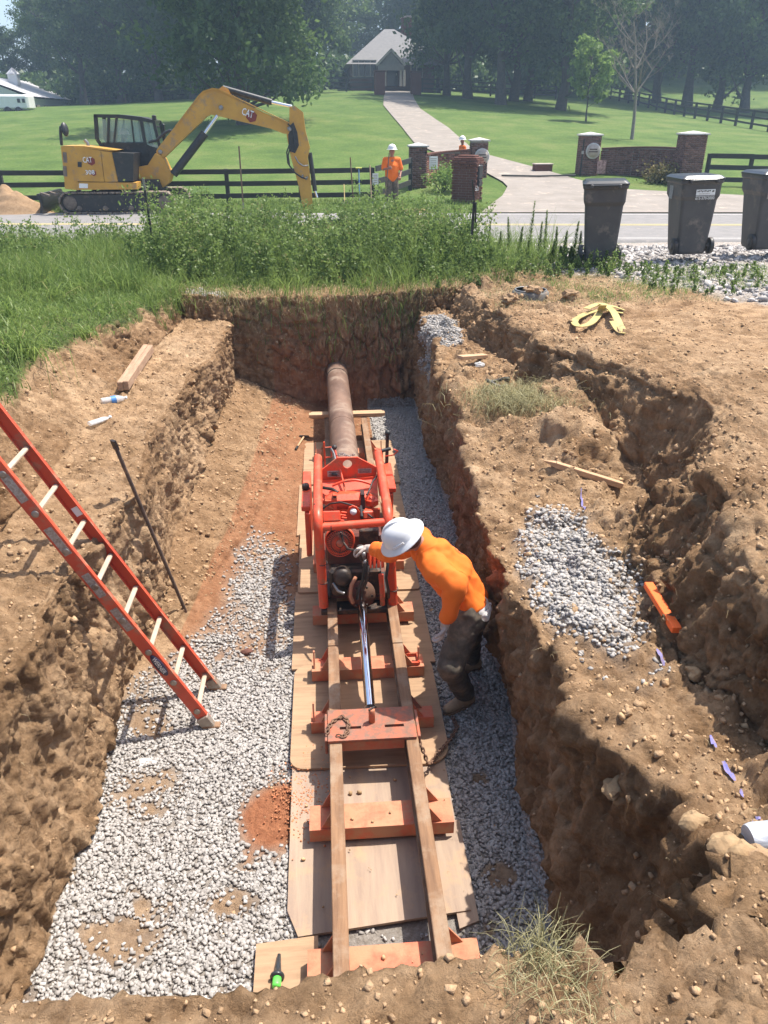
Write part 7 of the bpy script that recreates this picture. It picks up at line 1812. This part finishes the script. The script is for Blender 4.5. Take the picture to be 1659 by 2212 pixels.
# sign post in front of the pit end weeds and thin steel post on the left
tp = py_(1022, 395, 13.6); bt = py_(1013, 600, 12.3); t = thing('sign_post', (tp.x-.03, 12.6, 1.6), 'tall thin black steel post standing in the weed band before the mailbox pillar', 'post')
a = Vector((py_(1013, 590, 12.6).x, 12.6, 1.6)); b = py_(1024, 438, 12.6)
MB().bar(a, b, .035, .035).build('post', M_darkwood, t); c = py_(1028, 432, 12.58)
MB().bar(py_(1027, 480, 12.57), py_(1028, 385+52, 12.57), .045, .02).build('splice_post', M_darkwood, t)
MB().bar(b, py_(1020, 388, 12.6), .03, .02).build('upper_strip', M_darkwood, t)
a = py_(325, 490, 13); b = py_(309, 384, 13); t = thing('steel_post', (a.x, 13, 1.7), 'thin leaning steel post with shiny top in the left weeds', 'post')
a2 = a+(a-b)*.35; MB().bar(a2, a.lerp(b, .75), .035, .03).build('post', M_darkwood, t); MB().bar(a.lerp(b, .74), b, .035, .03).build('bare_tip', M_steel, t)
# dry grass clumps
clump('grass_clump', hit(1172, 2075)+Vector((0, 0, -.01)), .04, .15, 260, 'pale dry grass tuft on the near pit lip', lean=(.1, 1.2), w=.0014)
P0 = np.array([hit(*p) for p in ((1180, 2120), (1210, 2160), (1150, 2140), (1250, 2190), (1130, 2180), (1195, 2200), (1120, 2120), (1230, 2140), (1160, 2100))]); P0 = np.repeat(P0, 42, 0)+RNG.normal(0, .055, (378, 3))*np.array([1, 1, .05])
blades('fallen_grass', P0, RNG.uniform(.04, .14, len(P0)), .0011, RNG.uniform(1.0, 1.8, len(P0)), M_dryg, 'fallen dry grass strewn over the near pit lip')
c = hit(1120, 870); P0 = np.array(c)+RNG.normal(size=(1500, 3))*np.array([.26, .20, .02])+np.array([0, 0, .03])
q = thing('dry_grass_heap', c, 'grey green heap of cut dry grass on the right bench', 'grass heap')
blades('blades', P0, RNG.uniform(.12, .34, len(P0)), .0026, RNG.uniform(.5, 1.9, len(P0)), M_dryg, None, parent=q, segs_=4, kind=None, curl=1)
for px, py, n_, lb in ((1385, 860, 60, 'small dry tuft on the dirt above the hollow'),):
    c = hit(px, py); 
P0 = gpts((1-G['M2'][:, 2])*(X_ > 1.2)*(X_ < 3.6)*(Y_ > 1.5)*(Y_ < 10), 700); blades('stray_grass', P0, RNG.uniform(.02, .10, len(P0)), .0016, RNG.uniform(.6, 1.7, len(P0)), M_straw, 'stray dry stems on the right bench and bank')
# blue pen like twig on gravel far end and roots
P0 = gpts((G['N'][:, 2] < .6)*(Y_ > 1.5)*(Y_ < 11.6)*(Z_ > .9)*(np.abs(X_) < 3.2), 500); blades('cut_roots', P0, RNG.uniform(.03, .14, len(P0)), .0013, RNG.uniform(1.0, 2.4, len(P0)), M_straw, 'thin cut roots sticking out of the dirt faces')
# small far tufts: flower heads over the weeds
C = gpts(gm*(np.abs(X_+1) < 3.4)*(Y_ > 12.6)*(Y_ < 17), 800); C[:, 2] += RNG.uniform(.5, 1.05, 800); P, Fq = leafcloud(C, RNG.uniform(.006, .014, 800))
tag(npmesh('seed_heads', P, Fq, M_straw, attrs={'tint': np.repeat(RNG.random(800), 4)}), 'pale seed heads above the weed band', kind='stuff')

# ------------------------------------------------------------------ air
hz = MB().box((0, 160, 24), (460, 660, 56)).build('haze', None)
m = bpy.data.materials.new('haze'); m.use_nodes = True; nt = m.node_tree; nt.nodes.clear()
o_ = nt.nodes.new('ShaderNodeOutputMaterial'); v_ = nt.nodes.new('ShaderNodeVolumePrincipled'); v_.inputs['Color'].default_value = (.58, .78, 1, 1); v_.inputs['Density'].default_value = .0013; v_.inputs['Anisotropy'].default_value = .2
nt.links.new(v_.outputs[0], o_.inputs['Volume']); hz.data.materials.append(m); hz['kind'] = 'stuff'; hz['label'] = 'thin summer haze over the whole place'
